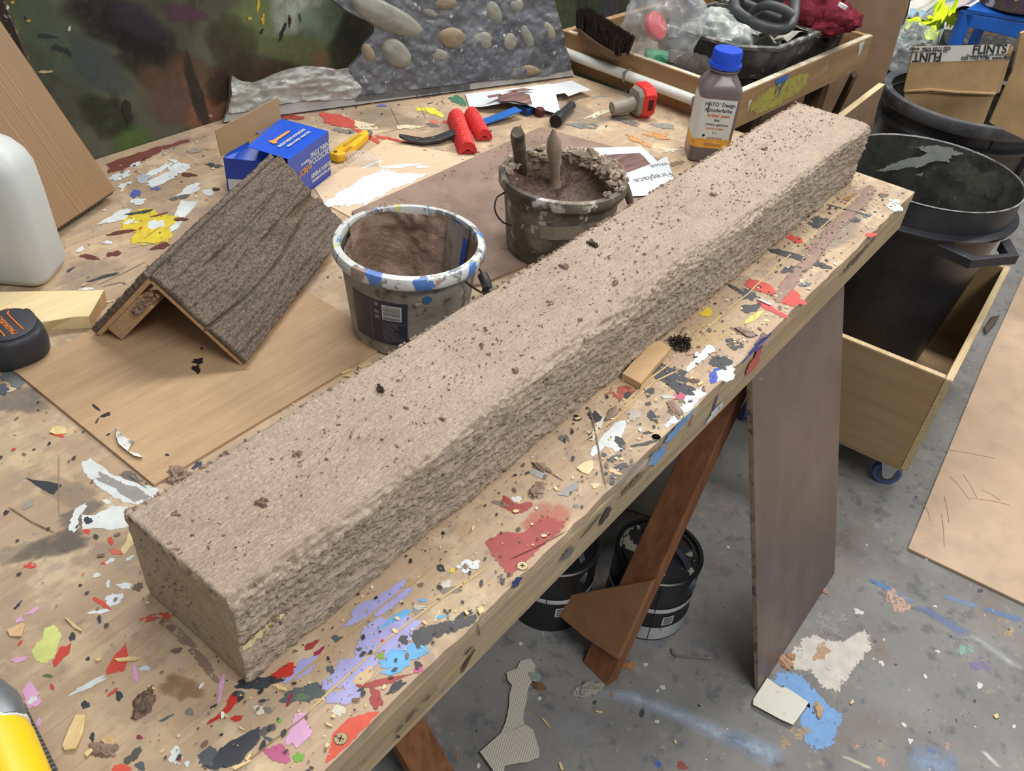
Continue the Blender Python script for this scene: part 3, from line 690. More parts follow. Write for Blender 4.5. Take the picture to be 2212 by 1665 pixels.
# marks on the front edge
fpl = ((0, TF - 0.0012, 0), (0, -1, 0))
for cr, x, y, rx, ry, a, c, w in ((CB, 1180, 500, 100, 42, -52, (112, 162, 214), .1), (CB, 1350, 270, 190, 26, -48, (112, 162, 214), .3), (CB, 770, 970, 95, 22, -58, (56, 54, 54), .1), (CB, 1640, 90, 80, 8, -72, (58, 70, 140), .1), (CB, 1640, 150, 120, 20, -48, (206, 212, 214), .5), (CB, 1450, 220, 50, 5, -75, (180, 84, 62), .2),
                                  (CB, 460, 1280, 100, 22, -45, (110, 108, 104), .6), (CB, 60, 1500, 50, 30, -40, (56, 74, 130), .3), (C8, 1880, 790, 100, 14, -60, (84, 60, 46), .3), (C8, 1890, 700, 60, 5, -50, (60, 56, 52), .1), (CZ, 1870, 760, 150, 18, -62, (190, 84, 84), .4), (CZ, 1850, 660, 130, 16, -48, (62, 74, 170), .3), (CR, 60, 1420, 110, 26, -58, (196, 90, 84), .5), (CR, 130, 1260, 90, 18, -50, (70, 84, 160), .4), (CR, 900, 560, 200, 16, -48, (90, 80, 70), .7),
                                  (CB, 650, 1060, 120, 8, -50, (96, 90, 82), .4), (C8, 1970, 540, 60, 4, 80, (84, 74, 66), .2), (C8, 1330, 1385, 14, 14, 0, (70, 60, 52), .1), (CB, 1000, 700, 200, 20, -47, (120, 104, 80), .8), (C8, 1500, 1150, 250, 16, -47, (120, 104, 82), .8)):
    patch(t, ell(cr, x, y, rx, ry, a, 0.3), c, w, plane=fpl)
# brass-coloured screw heads let into the top
M_brass = plain('screw_brass', (140, 128, 96), 0.4, 0.15, 200, metal=0.6)
M_dark = plain('screw_slot', (60, 54, 44), 0.6)
for cr, x, y in ((C8, 870, 1405), (CB, 105, 1375), (CB, 1170, 350), (CZ, 820, 1590)):
    p = T(*cr(x, y), TZ)
    s = MB().lathe([(0.0004, .0012), (.0058, .0012), (.0064, .0006), (.0064, -.001)], 16, (p[0], p[1], TZ), cap0=True).build('screw_head', M_brass, TAB, world=True)
    MB().box((p[0] , p[1], TZ + .00135), (.006, .0012, .0004), Matrix.Rotation(.5, 3, 'Z')).box((p[0], p[1], TZ + .00135), (.0012, .006, .0004), Matrix.Rotation(.5, 3, 'Z')).xf(Matrix.Translation(-s.parent.location)).build('slot', M_dark, s)

# ================================================================== boards lying on the bench
def sheet(name, label, cat, pts, z0, th, m, bev=0.0006):
    """flat board: outline given as table points"""
    c = np.mean(np.array(pts), 0)
    o = thing(name, label, cat, (c[0], c[1], z0))
    MB().hexa([(p[0], p[1], z0) for p in pts], [(p[0], p[1], z0 + th) for p in pts]).build('board', m, o, world=True, bevel=bev, seg=1)
    return o


M_ply = wood('beech_ply', (184, 154, 120), (156, 124, 92), 'x', 26, 0.55, spots=[((206, 176, 138), 4, 0.45, 0.7, 0.5)])
plysheet = sheet('plywood_sheet', 'thin brown plywood sheet lying under the dark bark bracket', 'plywood', [(.338, .732), (.737, .731), (.737, 1.053), (.338, 1.053)], TZ, 0.004, M_ply)


def on_sheet(o, z, pts, c, w, name='paint_mark'):
    LAY[0] += 1; mb = MB(); zz = z + 0.0003 + 0.000003 * (LAY[0] % 90)
    film(mb, [T(x, y, zz) for x, y in pts], zz); return mb.build(name, paint(c, w), o, world=True)


ZS = TZ + .004
for x, y, rx, ry, a, c, w in ((428, 780, 14, 6, 5, (48, 36, 32), 0), (424, 796, 10, 8, 0, (48, 36, 32), 0), (436, 752, 3, 3, 0, (48, 36, 32), 0), (228, 896, 11, 5, -15, (46, 44, 46), .1), (208, 880, 14, 2.5, 40, (46, 44, 46), .2), (234, 938, 5, 2, -15, (50, 46, 44), 0), (361, 982, 5, 3, 0, (50, 46, 44), 0), (210, 908, 10, 1.6, -60, (60, 52, 48), .2)):
    on_sheet(plysheet, ZS, blob_px(x, y, rx, ry, a, .35), c, w)
# torn paint skin lying on it
M_skin = layered('paint_skin', (216, 218, 214), [((90, 88, 86), 60, .5, .62, .8)], bump=.3)
sk = thing('paint_skin_scrap', 'curled scrap of white and grey dried paint on the brown plywood sheet', 'scrap', T(272, 955, ZS))
mb = MB(); SP = [(252, 922), (262, 938), (276, 948), (290, 952), (282, 962), (276, 974), (300, 980), (308, 988), (290, 984), (270, 970), (256, 958), (250, 940)]
mb.add([T(x, y, ZS + .004) for x, y in SP] + [T(x, y, ZS + .0005) for x, y in SP], [tuple(range(12))] + [(i, (i + 1) % 12, 12 + (i + 1) % 12, 12 + i) for i in range(12)])
mb.build('skin', M_skin, sk, world=True)
# plaster-smeared board under the buckets
M_bp = layered('plaster_board', (142, 120, 106), [((112, 92, 80), 9, .5, .7, .7), ((160, 138, 122), 22, .55, .7, .6), ((70, 54, 46), 160, .66, .72, .8), ((88, 70, 60), 60, .62, .7, .6)], rough=.6, bump=.5, bscale=120)
pb = [T(820, 428), T(1180, 278), T(1420, 345)]
pA, pB = np.array(T(1180, 278)[:2]), np.array(T(820, 432)[:2])
ux = nrm(pA - pB)
boardpts = [tuple(pA), tuple(pB - ux * .02), (.905, .70), (1.30, .66), tuple(np.array(T(1425, 350)[:2]))]
boardpts = [T(1165, 280)[:2], T(760, 462)[:2], T(860, 640)[:2], T(1040, 618)[:2], T(1390, 470)[:2], T(1440, 352)[:2]]
plasterboard = sheet('plaster_board', 'brown plaster-smeared board lying under both buckets', 'board', boardpts, TZ + .0012, 0.0045, M_bp)
ZB = TZ + .0057
_rb = random.Random(12); _mb = MB(); _c4 = [T(1165, 285)[:2], T(800, 452)[:2], T(880, 600)[:2], T(1400, 400)[:2]]
for _k in range(900):
    _u, _v = _rb.random(), _rb.random()
    _p = np.array(_c4[0]) * (1 - _u) * (1 - _v) + np.array(_c4[3]) * _u * (1 - _v) + np.array(_c4[2]) * _u * _v + np.array(_c4[1]) * (1 - _u) * _v
    if fb(np.array([[_p[0], _p[1], 0]]), (9, 9, 1), 2, 3)[0] < .48: continue
    _s = .0006 * 3.5 ** (_rb.random() ** 2); _vs = [(_p[0] + _s * _rb.uniform(.6, 1.8) * math.cos(t_), _p[1] + _s * _rb.uniform(.6, 1.4) * math.sin(t_), ZB + (.0002 if True else 0)) for t_ in np.linspace(0, 2 * PI, 6, endpoint=False)]
    _n = len(_mb.v); _mb.add(_vs + [(_p[0], _p[1], ZB + _s)], [(i, (i + 1) % 6, 6) for i in range(6)])
_o = _mb.build('plaster_crumbs', plain('crumb_dark', (92, 72, 62), .7, .2), plasterboard, world=True); _o['kind'] = 'stuff'
# pale ply offcut with white paint
M_pale = wood('pale_ply', (214, 190, 160), (192, 162, 132), 'x', 20, 0.35, rot=0.3)
palebits = sheet('pale_plywood_offcut', 'pale plywood offcut with a white painted patch behind the buckets', 'plywood',
                 [T(*p)[:2] for p in ((833, 302), (905, 320), (1010, 336), (1042, 340), (760, 472), (700, 440), (680, 408))], TZ + .0006, 0.0009, M_pale, bev=0)
on_sheet(palebits, TZ + .0015, poly(C2, [(1240, 1390), (1400, 1330), (1550, 1370), (1770, 1380), (1700, 1420), (1400, 1560), (1250, 1640), (1000, 1659), (940, 1600), (1100, 1520), (1180, 1430)], 3, 4), (224, 230, 230), .05, 'white_paint')
for x, y, rx, ry, a in ((1530, 1320, 200, 14, -6), (1300, 1310, 90, 12, -20), (1700, 1328, 60, 14, 0), (1120, 1520, 120, 40, -30), (980, 1610, 90, 30, -25)):
    on_sheet(palebits, TZ + .0015, ell(C2, x, y, rx, ry, a), (224, 230, 230), .3, 'white_paint')

# ================================================================== the plaster beam
M_beam = NT('textured_plaster'); n = M_beam
fine = n.noise(n.mp((0.35, 1, 1)), 420, 5, .65); mid = n.noise(n.mp((0.5, 1, 1)), 60, 4, .6); big = n.noise(n.mp(), 6, 3)
c_ = n.mix(n.ramp(mid, .35, .7), lin((187, 168, 149)), lin((171, 151, 132)))
c_ = n.mix(n.ramp(big, .4, .7, 0, .5), c_, lin((197, 180, 161)))
c_ = n.mix(n.ramp(fine, .58, .72, 0, .3), c_, lin((128, 107, 92)))
n.col(c_); n.rough(.5, .45); n.bump(n.noise(n.mp((0.45, 1, 1)), 330, 4, .6, 1.5), .9, .003)
M_beam = M_beam.m
BX0, BX1, BY0, BY1, BH = 0.246, 1.822, 0.4455, 0.607, 0.1235
beam = thing('plaster_beam', 'long brown plaster-coated mock timber beam lying along the front of the bench', 'beam', ((BX0 + BX1) / 2, (BY0 + BY1) / 2, TZ))


def beam_mesh():
    # closed profile (y,z), counter-clockwise seen from -x, sampled evenly: front up, top back, back down, bottom
    def arc(cy, cz, r, a0, a1, k=8): return [(cy + r * math.cos(a), cz + r * math.sin(a)) for a in np.linspace(a0, a1, k)]
    def prof(rf):
        y0, y1, h = BY0, BY1, BH
        return [(y0 + .004, .0015)] + [(y0, .008)] + arc(y0 + rf, h - rf, rf, PI, PI / 2) + arc(y1 - .008, h - .008, .008, PI / 2, 0) + [(y1, .006), (y1 - .004, .0015)]
    N = 262; nb = 8
    def sample(P):
        P = np.array(P); d = np.r_[0, np.cumsum(np.linalg.norm(np.diff(P, axis=0), axis=1))]
        s = np.linspace(0, d[-1], N); A = np.c_[np.interp(s, d, P[:, 0]), np.interp(s, d, P[:, 1])]
        b = np.linspace(0, 1, nb + 2)[1:-1, None]; B = P[-1] * (1 - b) + P[0] * b
        return np.r_[A, B]
    xs = np.linspace(BX0, BX1, 1000)
    V = []
    for x in xs:
        t = (x - BX0) / (BX1 - BX0)
        rf = .013 + .020 * math.exp(-((t - .45) / .22) ** 2) + .006 * math.exp(-(t / .08) ** 2)
        V.append(np.c_[np.full(N + nb, x), sample(prof(rf))])
    V = np.array(V)                       # nx,N,3
    caps = 42; c = np.array([0, (BY0 + BY1) / 2, BH * .5])
    def cap(ring, out):
        rs = []
        for k in range(1, caps + 1):
            s = 1 - k / caps * .985; q = ring.copy(); q[:, 1:] = c[1:] + (ring[:, 1:] - c[1:]) * s; rs.append(q)
        return np.array(rs)
    L = cap(V[0], -1)[::-1]; Rr = cap(V[-1], 1)
    A = np.concatenate([L, V, Rr]); nu, nv = A.shape[:2]
    P = A.reshape(-1, 3).copy()
    G = P.reshape(nu, nv, 3)
    du = np.gradient(G, axis=0); dv = np.roll(G, -1, 1) - np.roll(G, 1, 1)
    Nn = np.cross(du, dv); ln = np.linalg.norm(Nn, axis=2, keepdims=True); Nn = Nn / np.maximum(ln, 1e-12)
    # outward check
    cen = np.array([(BX0 + BX1) / 2, c[1], c[2]])
    if ((Nn[nu // 2, 60] * (G[nu // 2, 60] - cen)).sum()) < 0: Nn = -Nn
    Nn = Nn.reshape(-1, 3)
    front = np.clip(-Nn[:, 1], 0, 1); top = np.clip(Nn[:, 2], 0, 1); end = np.clip(np.abs(Nn[:, 0]), 0, 1)
    Pm = P
    g = fb(Pm, (26, 150, 150), 3, 1); g2 = fb(Pm, (45, 400, 400), 3, 5); g3 = fb(Pm, (170, 500, 500), 2, 9)
    lump = fb(Pm, (9, 18, 18), 2, 20); pit = fb(Pm, (110, 170, 170), 2, 31)
    ridge = 1 - np.abs(2 * g2 - 1)
    rg3 = 1 - np.abs(2 * g3 - 1)
    comb = np.clip((fb(Pm, (4, 30, 30), 2, 47) - .45) * 7, 0, 1)
    dF = .010 * (g - .5) + (.35 + .65 * comb) * .0115 * (ridge - .6) + (1 - .5 * comb) * .0080 * (rg3 - .6) + .009 * (lump - .5) + .006 * (fb(Pm, (14, 420, 420), 2, 53) - .5)
    rough_zone = np.clip((fb(Pm, (5, 14, 14), 2, 44) - .42) * 6, 0, 1)
    dF += rough_zone * .006 * (fb(Pm, (150, 190, 190), 2, 50) - .5)
    dT = .0026 * (fb(Pm, (12, 200, 200), 3, 60) - .5) + .0030 * (rg3 - .6) * np.clip((fb(Pm, (16, 30, 30), 2, 66) - .3) * 3, .15, 1) + .006 * (lump - .5) - .006 * np.clip(.30 - pit, 0, 1) + .008 * np.clip(pit - .74, 0, 1)
    dE = .002 * (fb(Pm, (120, 120, 120), 3, 70) - .5) + .004 * (lump - .5)
    edge = np.clip(1 - np.abs(front - .7) * 2.2, 0, 1)
    d = front ** 1.2 * dF + top ** 1.2 * dT + end ** 1.2 * dE + edge * .005 * (fb(Pm, (120, 160, 160), 2, 80) - .45)
    # arris of the near end is crumbly
    ne = np.exp(-((P[:, 0] - BX0) / .006) ** 2) * np.clip(P[:, 2] / BH, 0, 1) ** 3
    d += ne * .007 * (fb(Pm, (140, 140, 140), 2, 90) - .35)
    # broken hollow where pale foam shows
    hx, hz = (P[:, 0] - BX0 - .024) / .034, (P[:, 2] - .052 - (P[:, 0] - BX0) * .05) / .010
    d -= (.010 + np.maximum(d, 0)) * np.clip(front, 0, 1) * np.exp(-(hx ** 2 + hz ** 2) ** 2)
    P = P + Nn * d[:, None]
    P[:, 2] = np.maximum(P[:, 2], .0004)
    P[:, 2] += TZ
    i = np.arange(nu - 1)[:, None] * nv; j = np.arange(nv)[None, :]; j2 = (j + 1) % nv
    F = np.stack([i + j, i + nv + j, i + nv + j2, i + j2], -1).reshape(-1, 4)
    return P, F


_P, _F = beam_mesh()
arr('body', _P, _F, M_beam, beam, world=True)
# pale foam showing in the hollow
M_foam = layered('pale_foam', (226, 210, 160), [((150, 122, 96), 90, .6, .7, .7)], bump=.3)
mb = MB()
for i in range(17):
    u = i / 16; x = BX0 + .002 + .05 * u; z = TZ + .0515 + (x - BX0) * .06; w = .0055 * math.sin(PI * min(1, .12 + u * .88)) + .0012
    mb.v += [(x, BY0 + .0012 + .0016 * rd.random(), z - w * (.4 + .8 * rd.random())), (x, BY0 + .0016 + .0016 * rd.random(), z + w * (.7 + .3 * rd.random()))]; mb.a += [1.0, 1.0]
mb.f += [(2 * i, 2 * i + 2, 2 * i + 3, 2 * i + 1) for i in range(16)]
o = mb.build('bare_foam', M_foam, beam, world=True); o['label'] = 'pale foam core showing through a crack'
# plaster crumbs and torn curls stuck to its skin
M_crumb = layered('crumb_plaster', (134, 113, 98), [((104, 84, 72), 60, .5, .65, .7), ((168, 146, 130), 90, .6, .7, .6)], bump=.3)
M_crumb2 = layered('crumb_plaster_light', (164, 142, 126), [((128, 106, 92), 60, .5, .65, .7)], bump=.3)


def crumb(mb, p, s, nrmv, r):
    u = nrm(np.cross(nrmv, (0.3, .8, .5))); v = np.cross(nrmv, u); a = r.uniform(0, 6.3)
    u, v = u * math.cos(a) + v * math.sin(a), -u * math.sin(a) + v * math.cos(a)
    e = r.uniform(1.0, 3.0); k = 5; base = []; top = []
    for i in range(k):
        t = 2 * PI * i / k; q = s * r.uniform(.6, 1.2)
        base.append(p + u * q * e * math.cos(t) + v * q * math.sin(t) - nrmv * s * .3)
        top.append(p + (u * q * e * math.cos(t) + v * q * math.sin(t)) * r.uniform(.35, .8) + nrmv * s * r.uniform(.4, 1.1))
    mb.hexa(base, top)


r_ = random.Random(4); m1, m2 = MB(), MB()
for _ in range(2600):
    x = BX0 + .01 + (BX1 - BX0 - .02) * r_.random() ** .8; y = r_.uniform(BY0 + .02, BY1 - .004)
    crumb(m1 if r_.random() < .75 else m2, np.array([x, y, TZ + BH + .0005]), .00042 * (4.0 ** (r_.random() ** 2.6)), np.array([0, 0, 1.0]), r_)
for _ in range(3200):
    x = r_.uniform(BX0 + .01, BX1 - .01); z = r_.uniform(.006, BH - .006)
    crumb(m1 if r_.random() < .4 else m2, np.array([x, BY0 + .0005 + max(0, z - BH + .02) * .5, TZ + z]), .0006 * (3.2 ** (r_.random() ** 1.6)), np.array([0, -1.0, 0.1]), r_)
for _ in range(120):
    y = r_.uniform(BY0 + .01, BY1 - .01); z = r_.uniform(.01, BH - .01)
    crumb(m1, np.array([BX0 - .0005, y, TZ + z]), .0005 * (3 ** (r_.random() ** 2)), np.array([-1.0, 0, 0]), r_)
for k in range(260):   # ragged crumbs along the back and end arrises
    x = r_.uniform(BX0, BX1); crumb(m2 if r_.random() < .7 else m1, np.array([x, BY1 - .003, TZ + BH]), r_.uniform(.0008, .0028), np.array([0, .5, .8]), r_)
for k in range(110):
    y = r_.uniform(BY0 + .01, BY1); crumb(m1 if r_.random() < .6 else m2, np.array([BX0 + .001, y, TZ + BH - .002]), r_.uniform(.001, .0034), np.array([-.6, 0, .8]), r_)
for k in range(70):
    y = r_.uniform(BY0 + .01, BY1); crumb(m2, np.array([BX1 - .001, y, TZ + BH - .002]), r_.uniform(.001, .003), np.array([.6, 0, .8]), r_)
o = m1.build('dark_crumbs', M_crumb, beam, world=True); o['kind'] = 'stuff'
o = m2.build('light_crumbs', M_crumb2, beam, world=True); o['kind'] = 'stuff'
# knobbly flecks on top that can be told apart
M_fleck = plain('dark_fleck', (64, 50, 44), .6, .3, 80)
for (x, y, s) in ((817, 843, .006), (1278, 526, .009), (1220, 575, .006), (1040, 745, .004), (1113, 800, .004), (1190, 655, .005), (378, 1110, .004), (560, 1090, .006), (640, 985, .005), (1330, 610, .005), (1540, 420, .006), (1655, 320, .006), (1255, 860 - 170, .004), (955, 905, .004)):
    p = T(x, y, TZ + BH + .001); mb = MB()
    for q in range(5): crumb(mb, np.array([p[0] + rd.gauss(0, s * .5), p[1] + rd.gauss(0, s * .4), p[2]]), s * rd.uniform(.3, .6), np.array([0, 0, 1.0]), rd)
    mb.build('plaster_fleck', M_fleck if y in (843, 526) else M_crumb, beam, world=True)

# ================================================================== dark bark bracket (two textured slabs meeting at a ridge)
M_bark = NT('bark_plaster'); n = M_bark
g1 = n.noise(n.mp(), 260, 5, .6); g2 = n.noise(n.mp(), 20, 3)
c_ = n.mix(n.ramp(g1, .4, .62), lin((100, 87, 77)), lin((134, 118, 104)))
c_ = n.mix(n.ramp(g2, .5, .72, 0, .7), c_, lin((78, 73, 70)))
n.col(c_); n.rough(.68, .3); n.bump(n.noise(n.mp((.4, 1, 1), (0, 0, -.47)), 300, 4, .6, 1.5), .9, .003); M_bark = M_bark.m
M_core = wood('core_ply', (196, 164, 126), (150, 118, 86), 'x', 30, .5)
q1 = np.array(T(520, 790, ZS)); q3 = np.array(T(745, 500, ZS)); dd = nrm(q3 - q1); LB = .392
br = thing('bark_bracket', 'dark brown bark-textured L-shaped sample propped like a tent on the plywood sheet', 'scenic sample', ((q1 + dd * LB / 2)))
pe = np.array([-dd[1], dd[0], 0])              # across, towards the left slab
def onend(px, py): return onp(px, py, q1, dd)
R1 = onend(325, 612); L1 = onend(222, 748)
L1[2] = ZS + .001
arm = nrm(R1 - q1); w_r = np.linalg.norm(R1 - q1); arml = nrm(R1 - L1); w_l = np.linalg.norm(R1 - L1)
n_r = nrm(np.cross(dd, arm)); n_r = n_r if n_r[2] > 0 else -n_r
n_l = nrm(np.cross(dd, arml)); n_l = n_l if n_l[2] > 0 else -n_l


def slab(o0, a, wdt, nn, th, seed, rightside):
    nu, nv = 270, int(wdt / .0014)
    U = np.linspace(0, LB, nu); Vv = np.linspace(0, wdt, nv)
    uu, vv = np.meshgrid(U, Vv, indexing='ij'); q = np.c_[uu.ravel(), vv.ravel(), np.full(uu.size, seed * 1.3)]
    warp = .012 * (fb(q, (9, 6, 1), 2, seed + 3) - .5)
    w2 = q.copy(); w2[:, 1] += warp
    # grain bends round a knot towards the far end of the wide slab
    kx, ky = LB * .70, wdt * .52
    dk = np.exp(-(((q[:, 0] - kx) / .055) ** 2 + ((q[:, 1] - ky) / .02) ** 2))
    w2[:, 1] += .010 * dk * np.sign(q[:, 1] - ky)
    g = fb(w2, (20, 170, 1), 3, seed); gg = fb(q, (230, 330, 1), 3, seed + 7)
    g5 = fb(w2, (60, 420, 1), 3, seed + 9)
    h = .0070 * (g - .5) + .0058 * (1 - np.abs(2 * gg - 1) - .6) + .005 * (1 - np.abs(2 * g5 - 1) - .6)
    if rightside:
        for (v0, a1, f1, wd2, dp) in ((.40, .026, 11, .0022, .010), (.60, .014, 9, .0020, .008), (.80, .02, 8, .0016, .006)):
            c = wdt * v0 + a1 * .5 * np.sin(q[:, 0] * f1 + seed) ; m = np.clip(1.2 - np.abs(fb(q, (6, 1, 1), 1, int(v0 * 50)) - .5) * 3, 0, 1)
            h -= dp * 1.5 * m * np.exp(-((q[:, 1] - c) / wd2) ** 2)
        # ring lines of the knot
        h -= .002 * dk * (np.sin(np.hypot((q[:, 0] - kx) * .4, q[:, 1] - ky) * 2200) > .3)
        # split: the lower part starts further back at the far end
        c2 = wdt * .46 + .01 * np.sin(q[:, 0] * 7); m2 = np.clip((q[:, 0] - LB * .72) / (LB * .12), 0, 1)
        h -= .016 * m2 * np.exp(-((q[:, 1] - c2) / .005) ** 2)
    base = o0[None] + q[:, :1] * dd + q[:, 1:2] * a
    topv = base + nn * (h + th)[:, None]; bot = base
    Pt = np.r_[topv, bot]; k = nu * nv
    i = np.arange(nu - 1)[:, None] * nv; j = np.arange(nv - 1)[None, :]
    Ft = np.stack([i + j, i + nv + j, i + nv + j + 1, i + j + 1], -1).reshape(-1, 4)
    Fb = Ft[:, ::-1] + k
    rim = []
    idx = np.arange(k).reshape(nu, nv)
    for line_ in (idx[0, :], idx[-1, ::-1], idx[::-1, 0], idx[:, -1]):
        rim.append(np.stack([line_[:-1], line_[1:], line_[1:] + k, line_[:-1] + k], -1))
    return Pt, np.concatenate([Ft, Fb] + rim)


P_, F_ = slab(q1 + n_r * .0065, arm, w_r + .006, n_r, .006, 3, True); arr('wide_slab', P_, F_, M_bark, br, world=True)
P_, F_ = slab(L1 + n_l * .0065, arml, w_l + .006, n_l, .006, 5, False); arr('narrow_slab', P_, F_, M_bark, br, world=True)


def plank(o0, a, wdt, nn, th, l0, l1):
    A = [o0 + dd * l0, o0 + dd * l1, o0 + dd * l1 + a * wdt, o0 + dd * l0 + a * wdt]
    return A, [p + nn * th for p in A]


A, B = plank(q1, arm, w_r, n_r, .0065, 0.0005, LB); MB().hexa(A, B).build('wide_backing', M_core, br, world=True)
A, B = plank(L1, arml, w_l, n_l, .0065, 0.0005, LB); MB().hexa(A, B).build('narrow_backing', M_core, br, world=True)
A, B = plank(L1 - n_l * .024 + arml * .022, arml, w_l * .62, n_l, .0238, 0.001, LB - .02); MB().hexa(A, B).build('inner_batten', M_core, br, world=True, bevel=.001)
M_lump = layered('lump_plaster', (150, 126, 112), [((104, 84, 72), 60, .5, .65, .7)], bump=.5, bscale=300)
mb = MB()
for k in range(26):
    crumb(mb, R1 - n_l * .012 - arml * rd.uniform(.0, .07) - dd * .001 + n_l * rd.uniform(-.006, .006), rd.uniform(.0015, .004), -dd, rd)
mb.build('plaster_smear', M_lump, br, world=True)

# ================================================================== buckets
M_plas = NT('wet_plaster'); n = M_plas
g1 = n.noise(n.mp(), 220, 5, .6); g2 = n.noise(n.mp(), 40, 4, .6)
c_ = n.mix(n.ramp(g2, .4, .65), lin((134, 112, 97)), lin((168, 145, 128))); n.col(n.mix(n.ramp(g1, .55, .7, 0, .35), c_, lin((104, 84, 72))))
n.rough(.45, .45); n.bump(g1, .8, .003); M_plas = M_plas.m
M_plasd = NT('dark_wet_plaster'); n = M_plasd
g1 = n.noise(n.mp(), 160, 5, .6); n.col(n.mix(n.ramp(g1, .4, .65), lin((94, 74, 62)), lin((134, 110, 95)))); n.rough(.4, .5); n.bump(g1, .9, .004); M_plasd = M_plasd.m
M_wire = plain('wire', (70, 66, 60), .4, .2, 100, metal=.8)


def bucket_shell(o, rb, rt, h, fl_r, m_body, m_rim, m_in):
    th = .0018
    MB().lathe([(.001, .0025), (rb - .006, .0025), (rb - .005, .0), (rb - .001, .0), (rb, .003), (rb + (rt - rb) * .9, h - .014), (rt, h - .0015), (rt - th, h - .0015), (rb - th + (rt - rb) * .9, h - .014), (rb - th, .0045), (.001, .0045)], 72).build('shell', m_body, o, smooth=True)
    pr = [(rt - .0005, h - .016), (fl_r - .002, h - .017), (fl_r, h - .014), (fl_r, h - .004), (fl_r - .002, h), (rt - .003, h + .0012), (rt - .0038, h - .002), (rt - .0038, h - .012)]
    return MB().lathe(pr, 72).build('rim', m_rim, o, smooth=True)


def plaster_inside(o, rfun, seed, zbot, h, r0, r1, cover, m, name='plaster_lining', thick=.004):
    """uneven plaster clinging to the inside wall; cover(a,t) -> 0..1"""
    nu, nv = 140, 40; V = []; 
    aa = np.linspace(0, 2 * PI, nu, endpoint=False); tt = np.linspace(0, 1, nv)
    A, Tt = np.meshgrid(aa, tt, indexing='ij')
    q = np.c_[np.cos(A).ravel() * .1, np.sin(A).ravel() * .1, Tt.ravel() * h]
    th = thick * (.3 + 1.4 * fb(q, (60, 60, 60), 3, seed)) * np.array([cover(a, t) for a, t in zip(A.ravel(), Tt.ravel())])
    th += .0012 * (fb(q, (25, 25, 260), 2, seed + 5) - .5) + .0009 * np.sin(2 * PI * np.hypot(q[:, 2] - .02, (A.ravel() - 2.1) * .05) / .0075) * (np.abs(A.ravel() - 1.9) < .9)
    r = r0 + (r1 - r0) * Tt.ravel() - .0022 - th
    z = zbot + (h - zbot) * Tt.ravel()
    P = np.c_[r * np.cos(A.ravel()), r * np.sin(A.ravel()), z]
    i = np.arange(nu)[:, None]; j = np.arange(nv - 1)[None, :]
    F = np.stack([i * nv + j, i * nv + j + 1, ((i + 1) % nu) * nv + j + 1, ((i + 1) % nu) * nv + j], -1).reshape(-1, 4)
    return arr(name, P, F, m, o)


def plaster_heap(o, R, z0, amp, seed, m, name='plaster', ring=None):
    nr, na = 46, 110; V = [(0, 0, z0)]
    rr = np.linspace(0, R, nr + 1)[1:]; aa = np.linspace(0, 2 * PI, na, endpoint=False)
    Rg, A = np.meshgrid(rr, aa, indexing='ij'); x = Rg * np.cos(A); y = Rg * np.sin(A)
    q = np.c_[x.ravel(), y.ravel(), np.zeros(x.size)]
    z = z0 + amp * (fb(q, (28, 28, 1), 4, seed) - .5) * 2 + amp * .5 * (fb(q, (120, 120, 1), 3, seed + 4) - .5)
    if ring is not None: z = z + ring(A.ravel(), Rg.ravel() / R)
    P = np.r_[[[0, 0, z0 + .0]], np.c_[x.ravel(), y.ravel(), z]]
    F = []
    for i in range(nr - 1):
        for k in range(na):
            k2 = (k + 1) % na; F.append((1 + i * na + k, 1 + (i + 1) * na + k, 1 + (i + 1) * na + k2, 1 + i * na + k2))
    for k in range(na): F.append((0, 1 + k, 1 + (k + 1) % na, 0))
    F = np.array(F)
    mb = MB(); mb.v = [tuple(p) for p in P]; mb.a = [1.0] * len(P); mb.f = [tuple(f) if len(set(f)) == 4 else (f[0], f[1], f[2]) for f in F]
    return mb.build(name, m, o, smooth=3.2)


# --- near bucket: grey, blue and white paint on its rim
M_b1 = layered('bucket_grey', (136, 134, 127), [((166, 163, 154), 16, .5, .7, .7), ((104, 100, 92), 26, .5, .64, .8), ((74, 66, 58), 50, .6, .66, .8), ((186, 184, 176), 34, .62, .68, .7), ((150, 112, 92), 20, .66, .74, .5)], rough=.45, spec=.5, bump=.12)
M_r1 = layered('painted_rim_blue', (206, 210, 208), [((62, 116, 190), 22, .52, .55, .95), ((120, 124, 124), 30, .56, .6, .9), ((150, 124, 108), 36, .58, .63, .9), ((214, 206, 96), 40, .62, .65, .9), ((72, 78, 90), 60, .64, .68, .8)], rough=.4, spec=.5, bump=.35, bscale=90, bd=.003)
b1 = thing('paint_bucket', 'grey bucket with blue and white paint on its rim, plaster left inside', 'bucket', (.786, .746, ZS), (0, 0, 0))
bucket_shell(b1, .085, .1, .143, .108, M_b1, M_r1, None)
MB().grid(lambda u, v: ((.0775 + .0165 * (.3 + .68 * v)) * math.cos(math.radians(-24 + 30 * u)), (.0775 + .0165 * (.3 + .68 * v)) * math.sin(math.radians(-24 + 30 * u)), .043 + .095 * v), 12, 4).build('bare_wall', layered('bare_wall', (158, 154, 144), [((128, 112, 98), 40, .5, .6, .8, (1, 1, .3))], bump=.1), b1, smooth=True)
MB().grid(lambda u, v: ((.0772 + .0165 * (.5 + .45 * v)) * math.cos(math.radians(-24 + 8 * u)), (.0772 + .0165 * (.5 + .45 * v)) * math.sin(math.radians(-24 + 8 * u)), .071 + .06 * v), 6, 3).build('blue_wall_paint', plain('blue_wall', (40, 92, 190), .45), b1, smooth=True)
